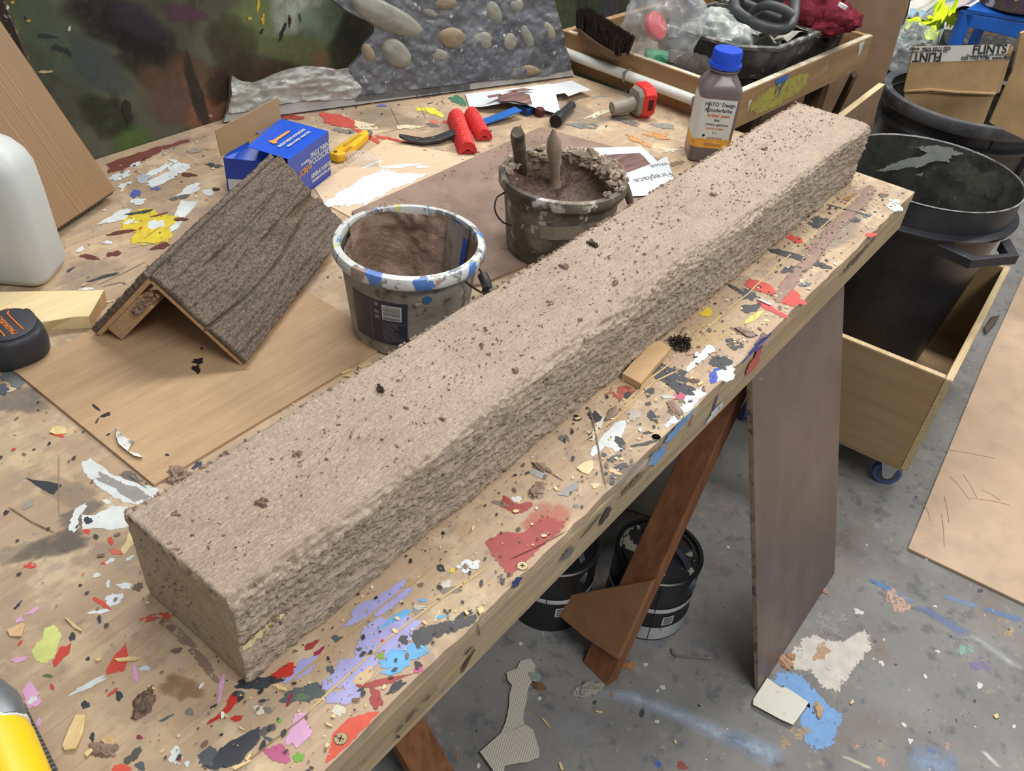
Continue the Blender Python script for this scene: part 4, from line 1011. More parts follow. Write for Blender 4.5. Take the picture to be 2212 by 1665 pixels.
# the wall you see inside (towards +x+y) carries brush-combed plaster, bare at the right
def cov1(a, t):
    b = (math.degrees(a) + 180) % 360 - 180
    G = lambda m, s: math.exp(-((b - m) / s) ** 2)
    S = lambda e, w: 1 / (1 + math.exp(-(t - e) / w))
    k = .25 + 2.4 * G(28, 15) + 3.0 * G(46, 26) * S(.82, .03) + 2.6 * G(128, 22) * S(.66, .04) + 2.2 * (1 - S(.2, .04))
    return k * (1 - .85 * G(-8, 16))
plaster_inside(b1, None, 3, .012, .141, .085, .1, cov1, M_plas)
plaster_heap(b1, .084, .022, .006, 8, M_plasd, 'plaster_dregs')
# label on the side facing the camera
M_lab = layered('navy_label', (44, 44, 66), [((150, 150, 152), 60, .66, .7, .7), ((84, 84, 100), 12, .55, .7, .5)], rough=.4, spec=.5, bump=.05)
M_wht = plain('print_white', (196, 198, 200), .5, .05)
M_blk = plain('print_black', (40, 42, 46), .5, .05)


def wrap(mb, a0, a1, z0, z1, rb, rt, h, off, nu=16, nz=2):
    """patch following the bucket wall; angles in degrees"""
    def fn(u, v):
        a = math.radians(a0 + (a1 - a0) * u); z = z0 + (z1 - z0) * v; r = rb + (rt - rb) * z / h * 1.0 + off
        return (r * math.cos(a), r * math.sin(a), z)
    return mb.grid(fn, nu, nz)


# local angles: camera lies towards about 222 degrees
lb = wrap(MB(), 168, 222, .022, .098, .0862, .1, .150, .0004).build('label', M_lab, b1, smooth=True)
bc = wrap(MB(), 200, 217, .066, .092, .0862, .1, .150, .0007).build('barcode', M_wht, lb, smooth=True)
mb = MB(); a = 201.5; rr_ = random.Random(2)
for k in range(13):
    w = rr_.uniform(.25, .8); wrap(mb, 201, 216, .0675 + k * .0018, .0675 + k * .0018 + w * .0013, .0862, .1, .150, .0009, 6, 1)
mb.build('bars', M_blk, bc)
mb = MB()
for k in range(13): wrap(mb, 200, 206 + rr_.uniform(4, 14), .028 + k * .0027, .0288 + k * .0027, .0862, .1, .150, .0007, 4, 1)
for (aa, zz) in ((193, .088), (193, .075), (193, .066)): wrap(mb, aa, aa + 4, zz, zz + .006, .0862, .1, .150, .0007, 3, 1)
wrap(mb, 189, 189.6, .026, .092, .0862, .1, .150, .0007, 2, 2)
mb.build('small_print', plain('grey_print', (120, 120, 132), .5), lb)
mb = MB(); film(mb, [((.0865 + .0139 * z / .150 + .0008) * math.cos(an), (.0865 + .0139 * z / .150 + .0008) * math.sin(an), z) for an, z in [(math.radians(238 + 4.5 * math.cos(t_)), .104 + .007 * math.sin(t_)) for t_ in np.linspace(0, 2 * PI, 20, endpoint=False)]], 0)
mb.build('blue_splash', paint((56, 104, 150), .1), b1)
# wire handle hanging down at the right, black grip
pts = []
for k in range(25):
    u = k / 24; an = math.radians(272 + (92) * u - 0); 
    pts.append(((.103 + .012 * math.sin(PI * u)) * math.cos(an), (.103 + .012 * math.sin(PI * u)) * math.sin(an), .118 - .055 * math.sin(PI * u)))
hd = MB().tube(pts, .0017, 6).build('handle', M_wire, b1, smooth=True)
M_rub = plain('black_rubber', (38, 40, 42), .5, .2, 60)
MB().tube(pts[9:16], .008, 12).build('grip', M_rub, hd, smooth=True)

# --- far bucket: dark stained, full of plaster, two tools standing in it
M_b2 = layered('bucket_stained', (92, 86, 76), [((138, 132, 120), 18, .48, .6, .9), ((56, 52, 46), 18, .5, .66, .8), ((200, 196, 188), 34, .6, .64, .9), ((132, 92, 64), 20, .6, .66, .7), ((52, 76, 86), 20, .68, .72, .5), ((150, 140, 122), 60, .62, .7, .5)], rough=.5, spec=.45, bump=.2)
M_r2 = layered('stained_rim', (86, 76, 64), [((206, 206, 200), 20, .6, .63, .9), ((52, 48, 44), 30, .5, .62, .8), ((140, 128, 108), 14, .5, .62, .7)], rough=.42, spec=.5, bump=.3, bscale=90, bd=.002)
b2 = thing('plaster_bucket', 'dark stained bucket full of brown plaster with tools standing in it', 'bucket', (1.133, .725, ZB), (0, 0, 0))
bucket_shell(b2, .086, .101, .135, .108, M_b2, M_r2, None)
plaster_inside(b2, None, 13, .03, .133, .085, .101, lambda a, t: 1.6 if t > .7 and -20 < math.degrees(a) % 360 < 75 else .9, M_plas, thick=.005)


def heap2(A, rr):
    d = np.degrees(A) % 360
    up = np.exp(-((((d - 20 + 180) % 360) - 180) / 55) ** 2)
    return .062 * np.clip(rr - .35, 0, 1) ** 1.2 * up + .012 * rr ** 3


plaster_heap(b2, .094, .070, .010, 21, M_plasd, 'plaster', heap2)
mb = MB(); r3 = random.Random(8)
for k in range(330):
    an = math.radians(r3.gauss(15, 40)); r = r3.uniform(.078, .103); crumb(mb, np.array([r * math.cos(an), r * math.sin(an), .133 + r3.uniform(-.010, .009)]), r3.uniform(.002, .007), nrm((r3.uniform(-.3, .3), r3.uniform(-.3, .3), 1)), r3)
mb.build('plaster_lumps', M_beam, b2)['kind'] = 'stuff'
M_band = layered('worn_label', (142, 135, 118), [((96, 88, 74), 30, .48, .62, .8)], bump=.1)
def bandfn(u, v):
    a_ = math.radians(196 + 100 * u); z = .060 + .026 * v + .010 * math.sin(u * 2.2); r = .0872 + .0150 * z / .142
    return (r * math.cos(a_), r * math.sin(a_), z)
MB().grid(bandfn, 24, 2).build('worn_label_band', M_band, b2, smooth=True)
pts = [(-.0990, .022, .122), (-.118, .024, .120), (-.121, .023, .104), (-.113, .016, .094), (-.104, .008, .088), (-.099, .000, .083)]
pts = [(.103 * math.cos(math.radians(148)) , .103 * math.sin(math.radians(148)), .112)]
for k in range(1, 8):
    u = k / 7; an = math.radians(148 + 18 * u); pts.append(((.104 + .022 * math.sin(PI * u) ** .6) * math.cos(an), (.104 + .022 * math.sin(PI * u) ** .6) * math.sin(an), .115 - .047 * u))
MB().tube(pts, .0015, 6).build('handle', plain('dark_wire', (40, 36, 34), .5), b2, smooth=True)
an = math.radians(318); MB().lathe([(.001, -.02), (.006, -.016), (.007, 0), (.006, .016), (.001, .02)], 14).xf(Matrix.Translation((.117 * math.cos(an), .117 * math.sin(an), .098)) @ Matrix.Rotation(-.5, 4, 'X')).build('handle_grip', plain('brown_grip', (92, 78, 68), .5), b2, smooth=True)
# tools
def along(px, py, dist_z): return T(px, py, dist_z)
M_stick = layered('grubby_handle', (92, 84, 70), [((134, 124, 106), 30, .5, .65, .7), ((56, 50, 44), 50, .55, .68, .7)], bump=.3)
bt = T(1130, 392, ZB + .07); tp = T(1117, 285, ZB + .215)
st = thing('wooden_stick', 'round dark wooden tool handle standing at the left inside the plaster bucket', 'stick', bt)
MB().tube([bt, bt + (np.array(tp) - bt) * .5, bt + (np.array(tp) - bt) * .93, tp], [.0088, .0105, .0118, .0095], 18).build('handle', M_stick, st, smooth=True, world=True)
bt = np.array(T(1200, 405, ZB + .075)); tp = np.array(T(1196, 278, ZB + .215)); ax = tp - bt
br2 = thing('plaster_brush', 'plaster-caked brush handle standing upright in the plaster bucket', 'brush', bt)
prof = [(0, .016), (.06, .0135), (.12, .0085), (.3, .0082), (.5, .0102), (.68, .0128), (.8, .0118), (.9, .0070), (.97, .0035), (1, .0012)]
MB().tube([bt + ax * q for q, _ in prof], [w for _, w in prof], 18).build('handle', M_beam, br2, smooth=True, world=True)

# ================================================================== paint bottle
bo = thing('paint_bottle', 'grey-brown square plastic paint bottle with blue screw cap', 'bottle', (1.697, .731, TZ + .0003), (0, 0, math.radians(-54.5)))
M_bot = layered('bottle_plastic', (112, 100, 100), [((96, 84, 84), 6, .4, .7, .6)], rough=.28, spec=.5, bump=0)


def rsq(hw, r, k=5):
    out = []
    for cx_, cy_, a0 in ((hw - r, hw - r, 0), (-hw + r, hw - r, PI / 2), (-hw + r, -hw + r, PI), (hw - r, -hw + r, 1.5 * PI)):
        for q in range(k): a_ = a0 + PI / 2 * q / (k - 1); out.append((cx_ + r * math.cos(a_), cy_ + r * math.sin(a_)))
    return out


def loft(rings, mb=None, cap=True):
    mb = mb or MB(); n_ = len(rings[0]); vs = [p for r in rings for p in r]; fs = []
    for i in range(len(rings) - 1):
        for k in range(n_):
            k2 = (k + 1) % n_; fs.append((i * n_ + k, i * n_ + k2, (i + 1) * n_ + k2, (i + 1) * n_ + k))
    if cap: fs += [tuple(range(n_ - 1, -1, -1)), tuple((len(rings) - 1) * n_ + k for k in range(n_))]
    return mb.add(vs, fs)


HW = .0425
rg = [[(x, y, z) for x, y in rsq(hw, r)] for hw, r, z in ((HW - .005, .012, 0), (HW - .001, .014, .003), (HW, .014, .01), (HW, .014, .148), (HW - .0015, .016, .156), (HW - .007, .02, .168), (HW - .014, .02, .177), (.027, .0262, .183), (.0265, .026, .184), (.0265, .026, .190))]
loft(rg).build('body', M_bot, bo, smooth=True)
MB().lathe([(.0268, .185), (.031, .186), (.031, .190), (.0268, .191)], 40).build('neck_ring', M_bot, bo, smooth=True)
M_cap = plain('cap_blue', (24, 76, 206), .38, .05, spec=.5)
capm = MB(); nseg = 72; vs = []
for r, z in ((.0325, .192), (.0335, .196), (.0325, .2005), (.030, .201), (.030, .223), (.028, .2265), (.0005, .2265)):
    for k in range(nseg):
        rr = r - (.0009 if k % 3 == 0 and .2008 < z < .2235 else 0); a_ = 2 * PI * k / nseg; vs.append((rr * math.cos(a_), rr * math.sin(a_), z))
capm.add(vs, [(i * nseg + k, i * nseg + (k + 1) % nseg, (i + 1) * nseg + (k + 1) % nseg, (i + 1) * nseg + k) for i in range(6) for k in range(nseg)])
capm.build('cap', M_cap, bo, smooth=.9)
# label wraps the face towards the camera (-y) and the left side (-x)
M_label = plain('label_white', (206, 206, 198), .5, .04)
def lab(z0, z1, off, name, m, parent, left=True):
    xs = []
    o_ = rsq(HW + off, .014 + off, 9)
    # rsq order: +x+y, -x+y, -x-y, +x-y ; take left side then front
    ring = [(-HW - off, HW - .02)] + o_[18:27] + [(x, y) for x, y in o_[27:30]]
    mb = MB(); vs = [(x, y, z) for z in (z0, z1) for x, y in ring]; n_ = len(ring)
    return mb.add(vs, [(k, k + 1, n_ + k + 1, n_ + k) for k in range(n_ - 1)]).build(name, m, parent, smooth=True)
L = lab(.034, .138, .0004, 'label', M_label, bo)
M_or = layered('label_orange', (226, 164, 62), [((236, 206, 140), 60, .55, .66, .6)], bump=0)
lab(.034, .050, .0007, 'orange_foot', M_or, L)
mb = MB(); r5 = random.Random(3)
for k in range(20): x = -.036 + k * .0037; mb.box((x, -HW - .0008, .0505 + r5.uniform(-.001, .003)), (.004, .0003, .005))
mb.build('orange_fringe', M_or, L)
M_txt = plain('label_ink', (62, 62, 66), .5, .03); M_txto = plain('label_ink_orange', (206, 112, 62), .5, .03)
def btxt(s, z, size, m, dx=0, sx=1.0, bold=0): text(s, size, m, L, frame((dx, -HW - .0009, z), (1, 0, 0), (0, 0, 1)), sx=sx, bold=bold)
btxt('HATO´ Design', .1275, .0107, M_txt, 0, .95, .0001); btxt('Künstlerfarbe', .1155, .0107, M_txt, -.001, .95, .0001); btxt("Artists' paint", .1045, .0092, M_txto, .001, 1, .0002)
btxt('866', .0945, .0075, M_txt, 0, 1); btxt('Umbra, gebrannt', .0855, .0070, M_txt, .002, 1); btxt('burnt umber', .077, .0072, M_txto, 0, 1); btxt('1 l', .0675, .009, M_txt, .0, 1)
MB().lathe([(.0004, .0004), (.0028, .0004), (.0028, 0)], 14, cap0=True).xf(frame((-.021, -HW - .0008, .061), (1, 0, 0), (0, 0, 1))).build('dot', M_blk, L)
mb = MB()
for z, x0, x1 in ((.0575, -.012, .018), (.0548, -.016, .02)):
    mb.box(((x0 + x1) / 2, -HW - .0008, z), (x1 - x0, .0003, .0009))
for z in (.044, .0415, .039): mb.box((0.002, -HW - .0010, z), (.036, .0003, .0009))
mb.build('fine_print', plain('fine_print', (140, 120, 90), .6), L)
mb = MB(); mb.add([(-.0225, -HW - .0012, .137), (-.0212, -HW - .0012, .118), (-.0218, -HW - .0012, .109), (-.0242, -HW - .0012, .110), (-.0243, -HW - .0012, .122)], [(0, 1, 2, 3, 4)])
mb.build('grey_drip', plain('drip', (92, 86, 84), .5), L)

# ================================================================== screw carton
M_box = layered('carton_blue', (24, 84, 206), [((20, 70, 186), 6, .4, .7, .6), ((206, 214, 226), 160, .74, .78, .8)], rough=.35, spec=.5, bump=0)
M_boxd = layered('carton_navy', (44, 70, 168), [((36, 58, 146), 6, .4, .7, .6)], rough=.38, spec=.5, bump=0)
M_card = plain('carton_inside', (172, 142, 102), .75, .1, 12)
e1 = np.array(T(715, 378)); e2 = np.array(T(705.6, 284, TZ + .088)); 
ex = nrm(np.array(T(617, 346, TZ + .088)) - np.array(T(705.6, 284, TZ + .088)))     # along the front face, towards the left
ey = np.array([-ex[1], ex[0], 0]); ey = ey if ey[1] > 0 else -ey                     # towards the back
# local frame: x = along the face to the right, y = back
cb = thing('screw_carton', 'blue cardboard woodscrew carton with its flap torn open', 'carton', (e1[0], e1[1], TZ), (0, 0, math.atan2(-ex[1], -ex[0])))
Lc, Dc, Hc = .142, .102, .088
def cface(name, pts, m, parent=cb, th=.0008):
    P = [np.array(p, float) for p in pts]; nn = nrm(np.cross(P[1] - P[0], P[2] - P[0]))
    return MB().hexa([p - nn * th for p in P], P).build(name, m, parent)
fr = cface('front_panel', [(-Lc, 0, 0), (0, 0, 0), (0, 0, Hc), (-Lc, 0, Hc)], M_boxd)
cface('side_panel', [(0, 0, 0), (0, Dc, 0), (0, Dc, Hc), (0, 0, Hc)], M_boxd)
cface('back_panel', [(0, Dc, 0), (-Lc + .035, Dc, 0), (-Lc + .035, Dc, Hc), (0, Dc, Hc)], M_card)
top = cface('top_panel', [(-Lc + .004, -.0005, Hc), (0, 0, Hc + .0008), (.0, Dc, Hc + .004), (-Lc + .002, Dc - .02, Hc + .006)], M_box)
inv = Matrix.Rotation(-cb.rotation_euler.z, 4, 'Z') @ Matrix.Translation(-cb.location)
def loc3(p): return tuple(inv @ Vector([float(q) for q in p]))
w1_, w2_, w3_, w4_ = T(482, 341, TZ + .066), T(514, 300, TZ + .074), T(572, 305, TZ + .082), T(604, 352, TZ + .060)
cface('sloping_flap', [loc3(w1_), loc3(w4_), loc3(w3_), loc3(w2_)], M_box)
lf_ = cface('low_front_panel', [loc3((w1_[0], w1_[1], TZ + .0005)), loc3((w4_[0], w4_[1], TZ + .0005)), loc3(w4_ - np.array([0, 0, .001])), loc3(w1_ - np.array([0, 0, .001]))], M_boxd)
cface('low_side_panel', [loc3((w2_[0], w2_[1], TZ + .0005)), loc3((w1_[0], w1_[1], TZ + .0005)), loc3(w1_ - np.array([0, 0, .001])), loc3(w2_ - np.array([0, 0, .001]))], M_boxd)
_a, _b = w1_ + (w4_ - w1_) * .03, w1_ + (w4_ - w1_) * .97; _n = nrm(np.cross(w4_ - w1_, (0, 0, 1))); _n = _n if _n[1] < 0 else -_n
cface('white_strip', [loc3(np.array([*(_a + _n * .0012)[:2], TZ + .004])), loc3(np.array([*(_b + _n * .0012)[:2], TZ + .004])), loc3(np.array([*(_b + _n * .0012)[:2], TZ + .024])), loc3(np.array([*(_a + _n * .0012)[:2], TZ + .026]))], M_wht, lf_, th=.0003)
# raised cardboard flap traced from where it stands
fpts = [(463.6, 281), (599, 209.5), (607, 265), (477, 338)]
inv = Matrix.Rotation(-cb.rotation_euler.z, 4, 'Z') @ Matrix.Translation(-cb.location)
d0 = np.array(T(477, 338, TZ + .078)); d1 = np.array(T(607, 265, TZ + .085)); fn_ = nrm(np.cross(d1 - d0, (0, 0, 1)))
fp = [onp(x, y, d0, fn_) for x, y in fpts]
cface('open_flap', [tuple(inv @ Vector(p)) for p in fp], M_card, th=.0015)
cface('tab', [(-.075, Dc, Hc + .001), (-.02, Dc, Hc + .001), (-.015, Dc + .022, Hc + .008), (-.07, Dc + .022, Hc + .008)], plain('tab_blue', (84, 104, 200), .5))
M_or2 = plain('print_orange', (222, 148, 70), .45)
def ctxt(s, x, z, size, m, sx=1.0, sh=0.0): text(s, size, m, fr, frame((x, -.0007, z), (1, 0, 0), (0, 0, 1)), sx=sx, shear=sh, bold=.0003)
ctxt('SINGLE THREAD', -.034, .066, .0135, M_wht, .72); ctxt('WOODSCREW', -.034, .053, .0165, M_wht, .78); ctxt('GENERAL PURPOSE', -.036, .026, .0118, M_wht, .72); ctxt('HARDENED FOR EXTRA BITE', -.036, .0155, .0065, M_wht, .8); ctxt('SCREW', -.088, .0465, .0165, M_or2, .8); ctxt('THE ORIGINAL', -.088, .062, .005, M_wht, .9)
def ttxt(s, x, y, size, m, sx=1.0): text(s, size, m, top, frame((x, y, Hc + .0045), (1, 0, .0), (0, 1, .03)), sx=sx, bold=.0003)
ttxt('SINGLE THREAD WOODSCREW', -.066, .037, .0085, M_wht, .74); ttxt('GENERAL PURPOSE - BRIGHT ZINC', -.064, .024, .0066, M_wht, .74)
sc = [(-.105, .052), (-.1, .066), (-.091, .060), (-.046, .0595), (-.041, .0565), (-.046, .0535), (-.091, .053), (-.1, .047)]
MB().hexa([(x, y, Hc + .0046) for x, y in sc], [(x, y, Hc + .0050) for x, y in sc]).build('printed_screw', M_or2, top)

# ================================================================== small tools behind the buckets
M_yel = layered('knife_yellow', (222, 174, 34), [((120, 104, 60), 60, .6, .68, .7)], rough=.4, bump=.1)
M_met = plain('steel', (150, 150, 150), .35, .1, 60, metal=.8)
ka, kb = np.array(T(722, 352)), np.array(T(792, 300)); kx = nrm(kb - ka); kl = np.linalg.norm(kb - ka)
kn = thing('utility_knife', 'yellow utility knife lying beside the blue screw carton', 'knife', ka, (0, 0, math.atan2(kx[1], kx[0])))
out = [(0, -.010), (.012, -.015), (.05, -.0155), (.095, -.013), (kl - .012, -.010), (kl, -.006), (kl, .006), (kl - .02, .010), (.09, .012), (.05, .014), (.012, .0135), (0, .010)]
MB().hexa([(x, y, .001) for x, y in out], [(x, y, .019) for x, y in out]).build('body', M_yel, kn, bevel=.004, seg=3, smooth=True)
MB().box((kl * .56, 0, .0195), (kl * .5, .006, .003)).build('slide_channel', plain('channel', (170, 134, 40), .5), kn, bevel=.001)
mb = MB()
for k in range(6): mb.box((.022 + k * .005, -.0115, .0187), (.0018, .008, .002))
mb.build('grip_ribs', plain('rib', (190, 146, 30), .5), kn)
MB().box((kl + .008, 0, .009), (.018, .012, .009)).build('nose', M_met, kn, bevel=.002)
MB().lathe([(.0004, .0012), (.0035, .0012), (.004, 0)], 12, (.01, .002, .0195), cap0=True).build('bolt', plain('bolt', (84, 72, 40), .5), kn)
# clear blister piece
M_clear = glassy('clear_plastic', (226, 228, 226), .28)
bl = thing('clear_blister', 'small clear ribbed plastic blister next to the yellow knife', 'packaging', T(790, 356))
ba, bb_, bc_ = np.array(T(748, 362)), np.array(T(822, 362)), np.array(T(806, 338))
u_, v_ = bb_ - ba, bc_ - bb_
def bfn(u, v): p = ba + u_ * u + v_ * v * 1.0; e_ = min(u, 1 - u, v, 1 - v); return (p[0], p[1], TZ + .0035 + (.011 if e_ > .05 else .0) + (.0012 * math.sin(u * 60) if e_ > .05 else 0))
MB().grid(bfn, 60, 14).build('shell', M_clear, bl, world=True, smooth=True)

# red rubber wood-graining rockers with the black handle
M_redr = plain('red_rubber', (206, 52, 52), .5, .08, 30)
M_blkp = plain('black_plastic', (44, 44, 48), .38, .12, 40, spec=.5)


def rocker(label, a_px, b_px, w, r, seed):
    a_, b_ = np.array(T(*a_px)), np.array(T(*b_px)); d = nrm(b_ - a_); l = np.linalg.norm(b_ - a_)
    t_ = thing('graining_rocker', label, 'graining tool', (a_ + b_) / 2, (0, 0, math.atan2(d[1], d[0])), 'red graining rockers')
    # curved ribbed shell, axis along local x
    def fn(u, v):
        an = -0.15 + (PI + .0) * v; rr = r - .0012 * (math.sin(u * 110 + 6 * math.sin(an)) > 0)
        return ((u - .5) * l, -w * math.cos(an) * rr / r, .002 + rr * math.sin(max(0, an)) * 1.25)
    mb = MB().grid(fn, 100, 22)
    mb.build('ribbed_face', M_redr, t_, smooth=.5)
    for s in (-1, 1):
        pr = [(s * (l / 2 - .0005), -w * math.cos(q) * .98, .002 + r * math.sin(q) * 1.22) for q in np.linspace(0, PI, 12)]
        MB().add(pr + [(s * (l / 2 - .0005), 0, .012)], [(k, k + 1, 12) for k in range(11)]).build('end', M_redr, t_)
    MB().box((0, 0, .004), (l * .96, w * 1.6, .006)).build('base', M_redr, t_, bevel=.001)
    return t_


rocker('larger red rubber graining rocker nearest the black handle', (985, 262), (1010, 335), .02, .022, 1)
rocker('smaller red rubber graining rocker on the far side of its twin', (1018, 255), (1046, 305), .018, .02, 2)
hp = [T(862, 293, TZ + .016), T(885, 300, TZ + .009), T(915, 305, TZ + .007), T(945, 300, TZ + .010), T(985, 285, TZ + .014)]
bh = thing('black_tool_handle', 'flat curved black plastic handle beside the red rockers', 'tool handle', hp[2])
mb = MB(); ups = []
for k, p in enumerate(hp):
    d = nrm(np.array(hp[min(k + 1, 4)]) - np.array(hp[max(k - 1, 0)])); s = np.array([-d[1], d[0], 0]) * (.005 if k == 0 else .012); ups.append((np.array(p), s))
rings = [[p - s - (0, 0, .003), p + s - (0, 0, .003), p + s + (0, 0, .003), p - s + (0, 0, .003)] for p, s in ups]
loft(rings, mb).build('handle', M_blkp, bh, world=True, bevel=.0015, smooth=True)
mb = MB()
for x, y in ((900, 300), (935, 298)):
    p = T(x, y, TZ + .0125); mb.lathe([(.0004, .001), (.003, .001), (.0034, 0)], 10, p, cap0=True)
mb.build('rivets', M_met, bh, world=True)

# red and grey tool battery
bp, bq = np.array(T(1335, 235, TZ + .020)), np.array(T(1395, 222, TZ + .036))
M_red = plain('battery_red', (214, 40, 36), .38, .06, spec=.5); M_bg = plain('battery_grey', (140, 134, 122), .5, .08)
ax = nrm(np.array(T(1410, 232)) - np.array(T(1318, 240))); 
ba_ = thing('tool_battery', 'red and grey tool battery lying on its side by the timber tray', 'battery', T(1365, 250), (0, 0, math.atan2(ax[1], ax[0])))
MB().tube([(-.056, 0, .021), (-.015, 0, .026), (0.0, 0, .03)], [.0155, .0165, .0175], 24).build('stem', M_bg, ba_, smooth=True)
def octo(x, hy, hz, zc, ch): return [(x, -hy + ch, zc - hz), (x, hy - ch, zc - hz), (x, hy, zc - hz + ch), (x, hy, zc + hz - ch), (x, hy - ch, zc + hz), (x, -hy + ch, zc + hz), (x, -hy, zc + hz - ch), (x, -hy, zc - hz + ch)]
loft([octo(-.002, .026, .028, .034, .01), octo(.008, .030, .033, .036, .012)]).build('collar', M_bg, ba_, bevel=.001)
loft([octo(.007, .031, .035, .036, .014), octo(.011, .034, .036, .0365, .014), octo(.036, .034, .036, .0365, .014), octo(.043, .027, .029, .0365, .012)]).build('base', M_red, ba_, bevel=.0015)
MB().box((.0245, -.0345, .036), (.012, .002, .024)).build('vent', plain('vent', (60, 20, 22), .5), ba_)
MB().box((.0435, -.006, .037), (.0012, .016, .05)).build('rating_plate', layered('plate', (170, 176, 178), [((70, 80, 86), 200, .5, .6, .8)], bump=0), ba_)

# printed reference sheets
M_pap = plain('paper', (206, 212, 216), .7, .03, 8)
M_phw = layered('printed_wood', (122, 92, 88), [((82, 60, 58), 60, .48, .62, .7, (.15, 1, 1)), ((160, 130, 124), 40, .58, .7, .5, (.15, 1, 1))], rough=.6, bump=0)


def paper(label, px, z=.0008, curl=0.0, seed=0, lift=None, sub=7):
    pts = [T(x, y, TZ + z + (lift[i] if lift else 0)) for i, (x, y) in enumerate(px)]
    c = np.mean(pts, 0); o_ = thing('paper_sheet', label, 'paper', c)
    # quad patch with ripples
    A_, B_, C_, D_ = [np.array(p) for p in pts[:4]]
    def fn(u, v):
        p = A_ * (1 - u) * (1 - v) + B_ * u * (1 - v) + C_ * u * v + D_ * (1 - u) * v
        h = curl * (n3(np.array([[u * 3.1 + seed, v * 3.1, seed]]))[0])
        return (p[0], p[1], p[2] + h)
    mb = MB().grid(fn, 16, 16); k = len(mb.v)
    mb.v += [(x, y, z_ - .0003) for x, y, z_ in mb.v[:k]]; mb.a += [1.0] * k; mb.f += [tuple(i + k for i in reversed(f)) for f in mb.f[:256]]
    mb.build('sheet', M_pap, o_, world=True, smooth=1.0)
    return o_, fn


pz = .0058
s1, f1_ = paper('white printed sheet with a wood-grain photo lying behind the plaster bucket', ((1130, 322), (1385, 318), (1446, 372), (1300, 420)), pz + .0004, .002, 3)
def inlay(o_, fn, u0, u1, v0, v1, m, name='printed_photo', off=.0008):
    return MB().grid(lambda u, v: (lambda p: (p[0], p[1], p[2] + off))(fn(u0 + (u1 - u0) * u, v0 + (v1 - v0) * v)), 10, 10).build(name, m, o_, world=True)
mb = MB(); pz2 = TZ + pz + .0022
mb.add([T(x, y, pz2) for x, y in ((1298, 335), (1384, 330), (1410, 360), (1345, 374), (1300, 378))], [(0, 1, 2, 3, 4)])
mb.build('printed_photo', M_phw, s1, world=True)
s2 = thing('paper_sheet', 'torn white sheet printed Fireplace lying upside down beside the beam', 'paper', T(1400, 390, TZ + pz))
pp = [(1348, 376), (1395, 358), (1412, 352), (1441, 337), (1460, 405), (1420, 422), (1350, 424), (1330, 400)]
MB().hexa([T(x, y, TZ + pz + .0032) for x, y in pp], [T(x, y, TZ + pz + .0036) for x, y in pp]).build('sheet', M_pap, s2, world=True)
fa, fb_ = np.array(T(1446, 376, TZ + pz + .004)), np.array(T(1377, 390, TZ + pz + .004)); fx = fb_ - fa; fy = np.array([fx[1], -fx[0], 0]); up_ = np.array(T(1410, 400, TZ + pz + .004)) - np.array(T(1410, 383, TZ + pz + .004))
fy = fy if fy @ up_ > 0 else -fy
Mf = frame(np.array((fa + fb_) / 2) - np.array(s2.location), fx, fy)
M_ink = plain('grey_ink', (110, 112, 116), .6)
text('Fireplace', .0265, M_ink, s2, Mf, sx=1.0)
fa, fb_ = np.array(T(1434, 353, TZ + pz + .004)), np.array(T(1414, 359, TZ + pz + .004)); 
text('Wood', .0165, M_ink, s2, frame(np.array((fa + fb_) / 2) - np.array(s2.location), fx, fy))
# crumpled sheets at the back
s3 = thing('paper_sheet', 'crumpled white sheet with brown pictures lying over the blue strap', 'paper', T(1110, 220))
outl = [(1005, 203), (1060, 196), (1150, 186), (1188, 180), (1200, 200), (1212, 248), (1140, 228), (1095, 221), (1040, 231), (1014, 231)]
zs = [.004, .012, .014, .016, .02, .006, .022, .026, .012, .003]
C_ = T(1110, 208, TZ + .028)
mb = MB(); mb.add([C_] + [T(x, y, TZ + z) for (x, y), z in zip(outl, zs)], [(0, k + 1, (k + 1) % 10 + 1) for k in range(10)])
mb.build('sheet', M_pap, s3, world=True)
mb = MB()
for q in ([(1075, 208), (1110, 196), (1144, 204), (1150, 226), (1110, 218), (1080, 219)], [(1088, 198), (1130, 190), (1156, 194), (1118, 198)], [(1052, 207), (1080, 202), (1086, 206), (1055, 212)]):
    mb.add([T(x, y, TZ + .0295) for x, y in q], [tuple(range(len(q)))])
mb.build('printed_photo', M_phw, s3, world=True)
s4 = thing('paper_sheet', 'small white torn sheet sticking out beside the timber tray', 'paper', T(1225, 192))
outl = [(1188, 182), (1235, 174), (1277, 194), (1252, 199), (1228, 208), (1220, 201), (1195, 205)]
mb = MB(); mb.hexa([T(x, y, TZ + .016) for x, y in outl], [T(x, y, TZ + .0165) for x, y in outl]); mb.build('sheet', M_pap, s4, world=True)
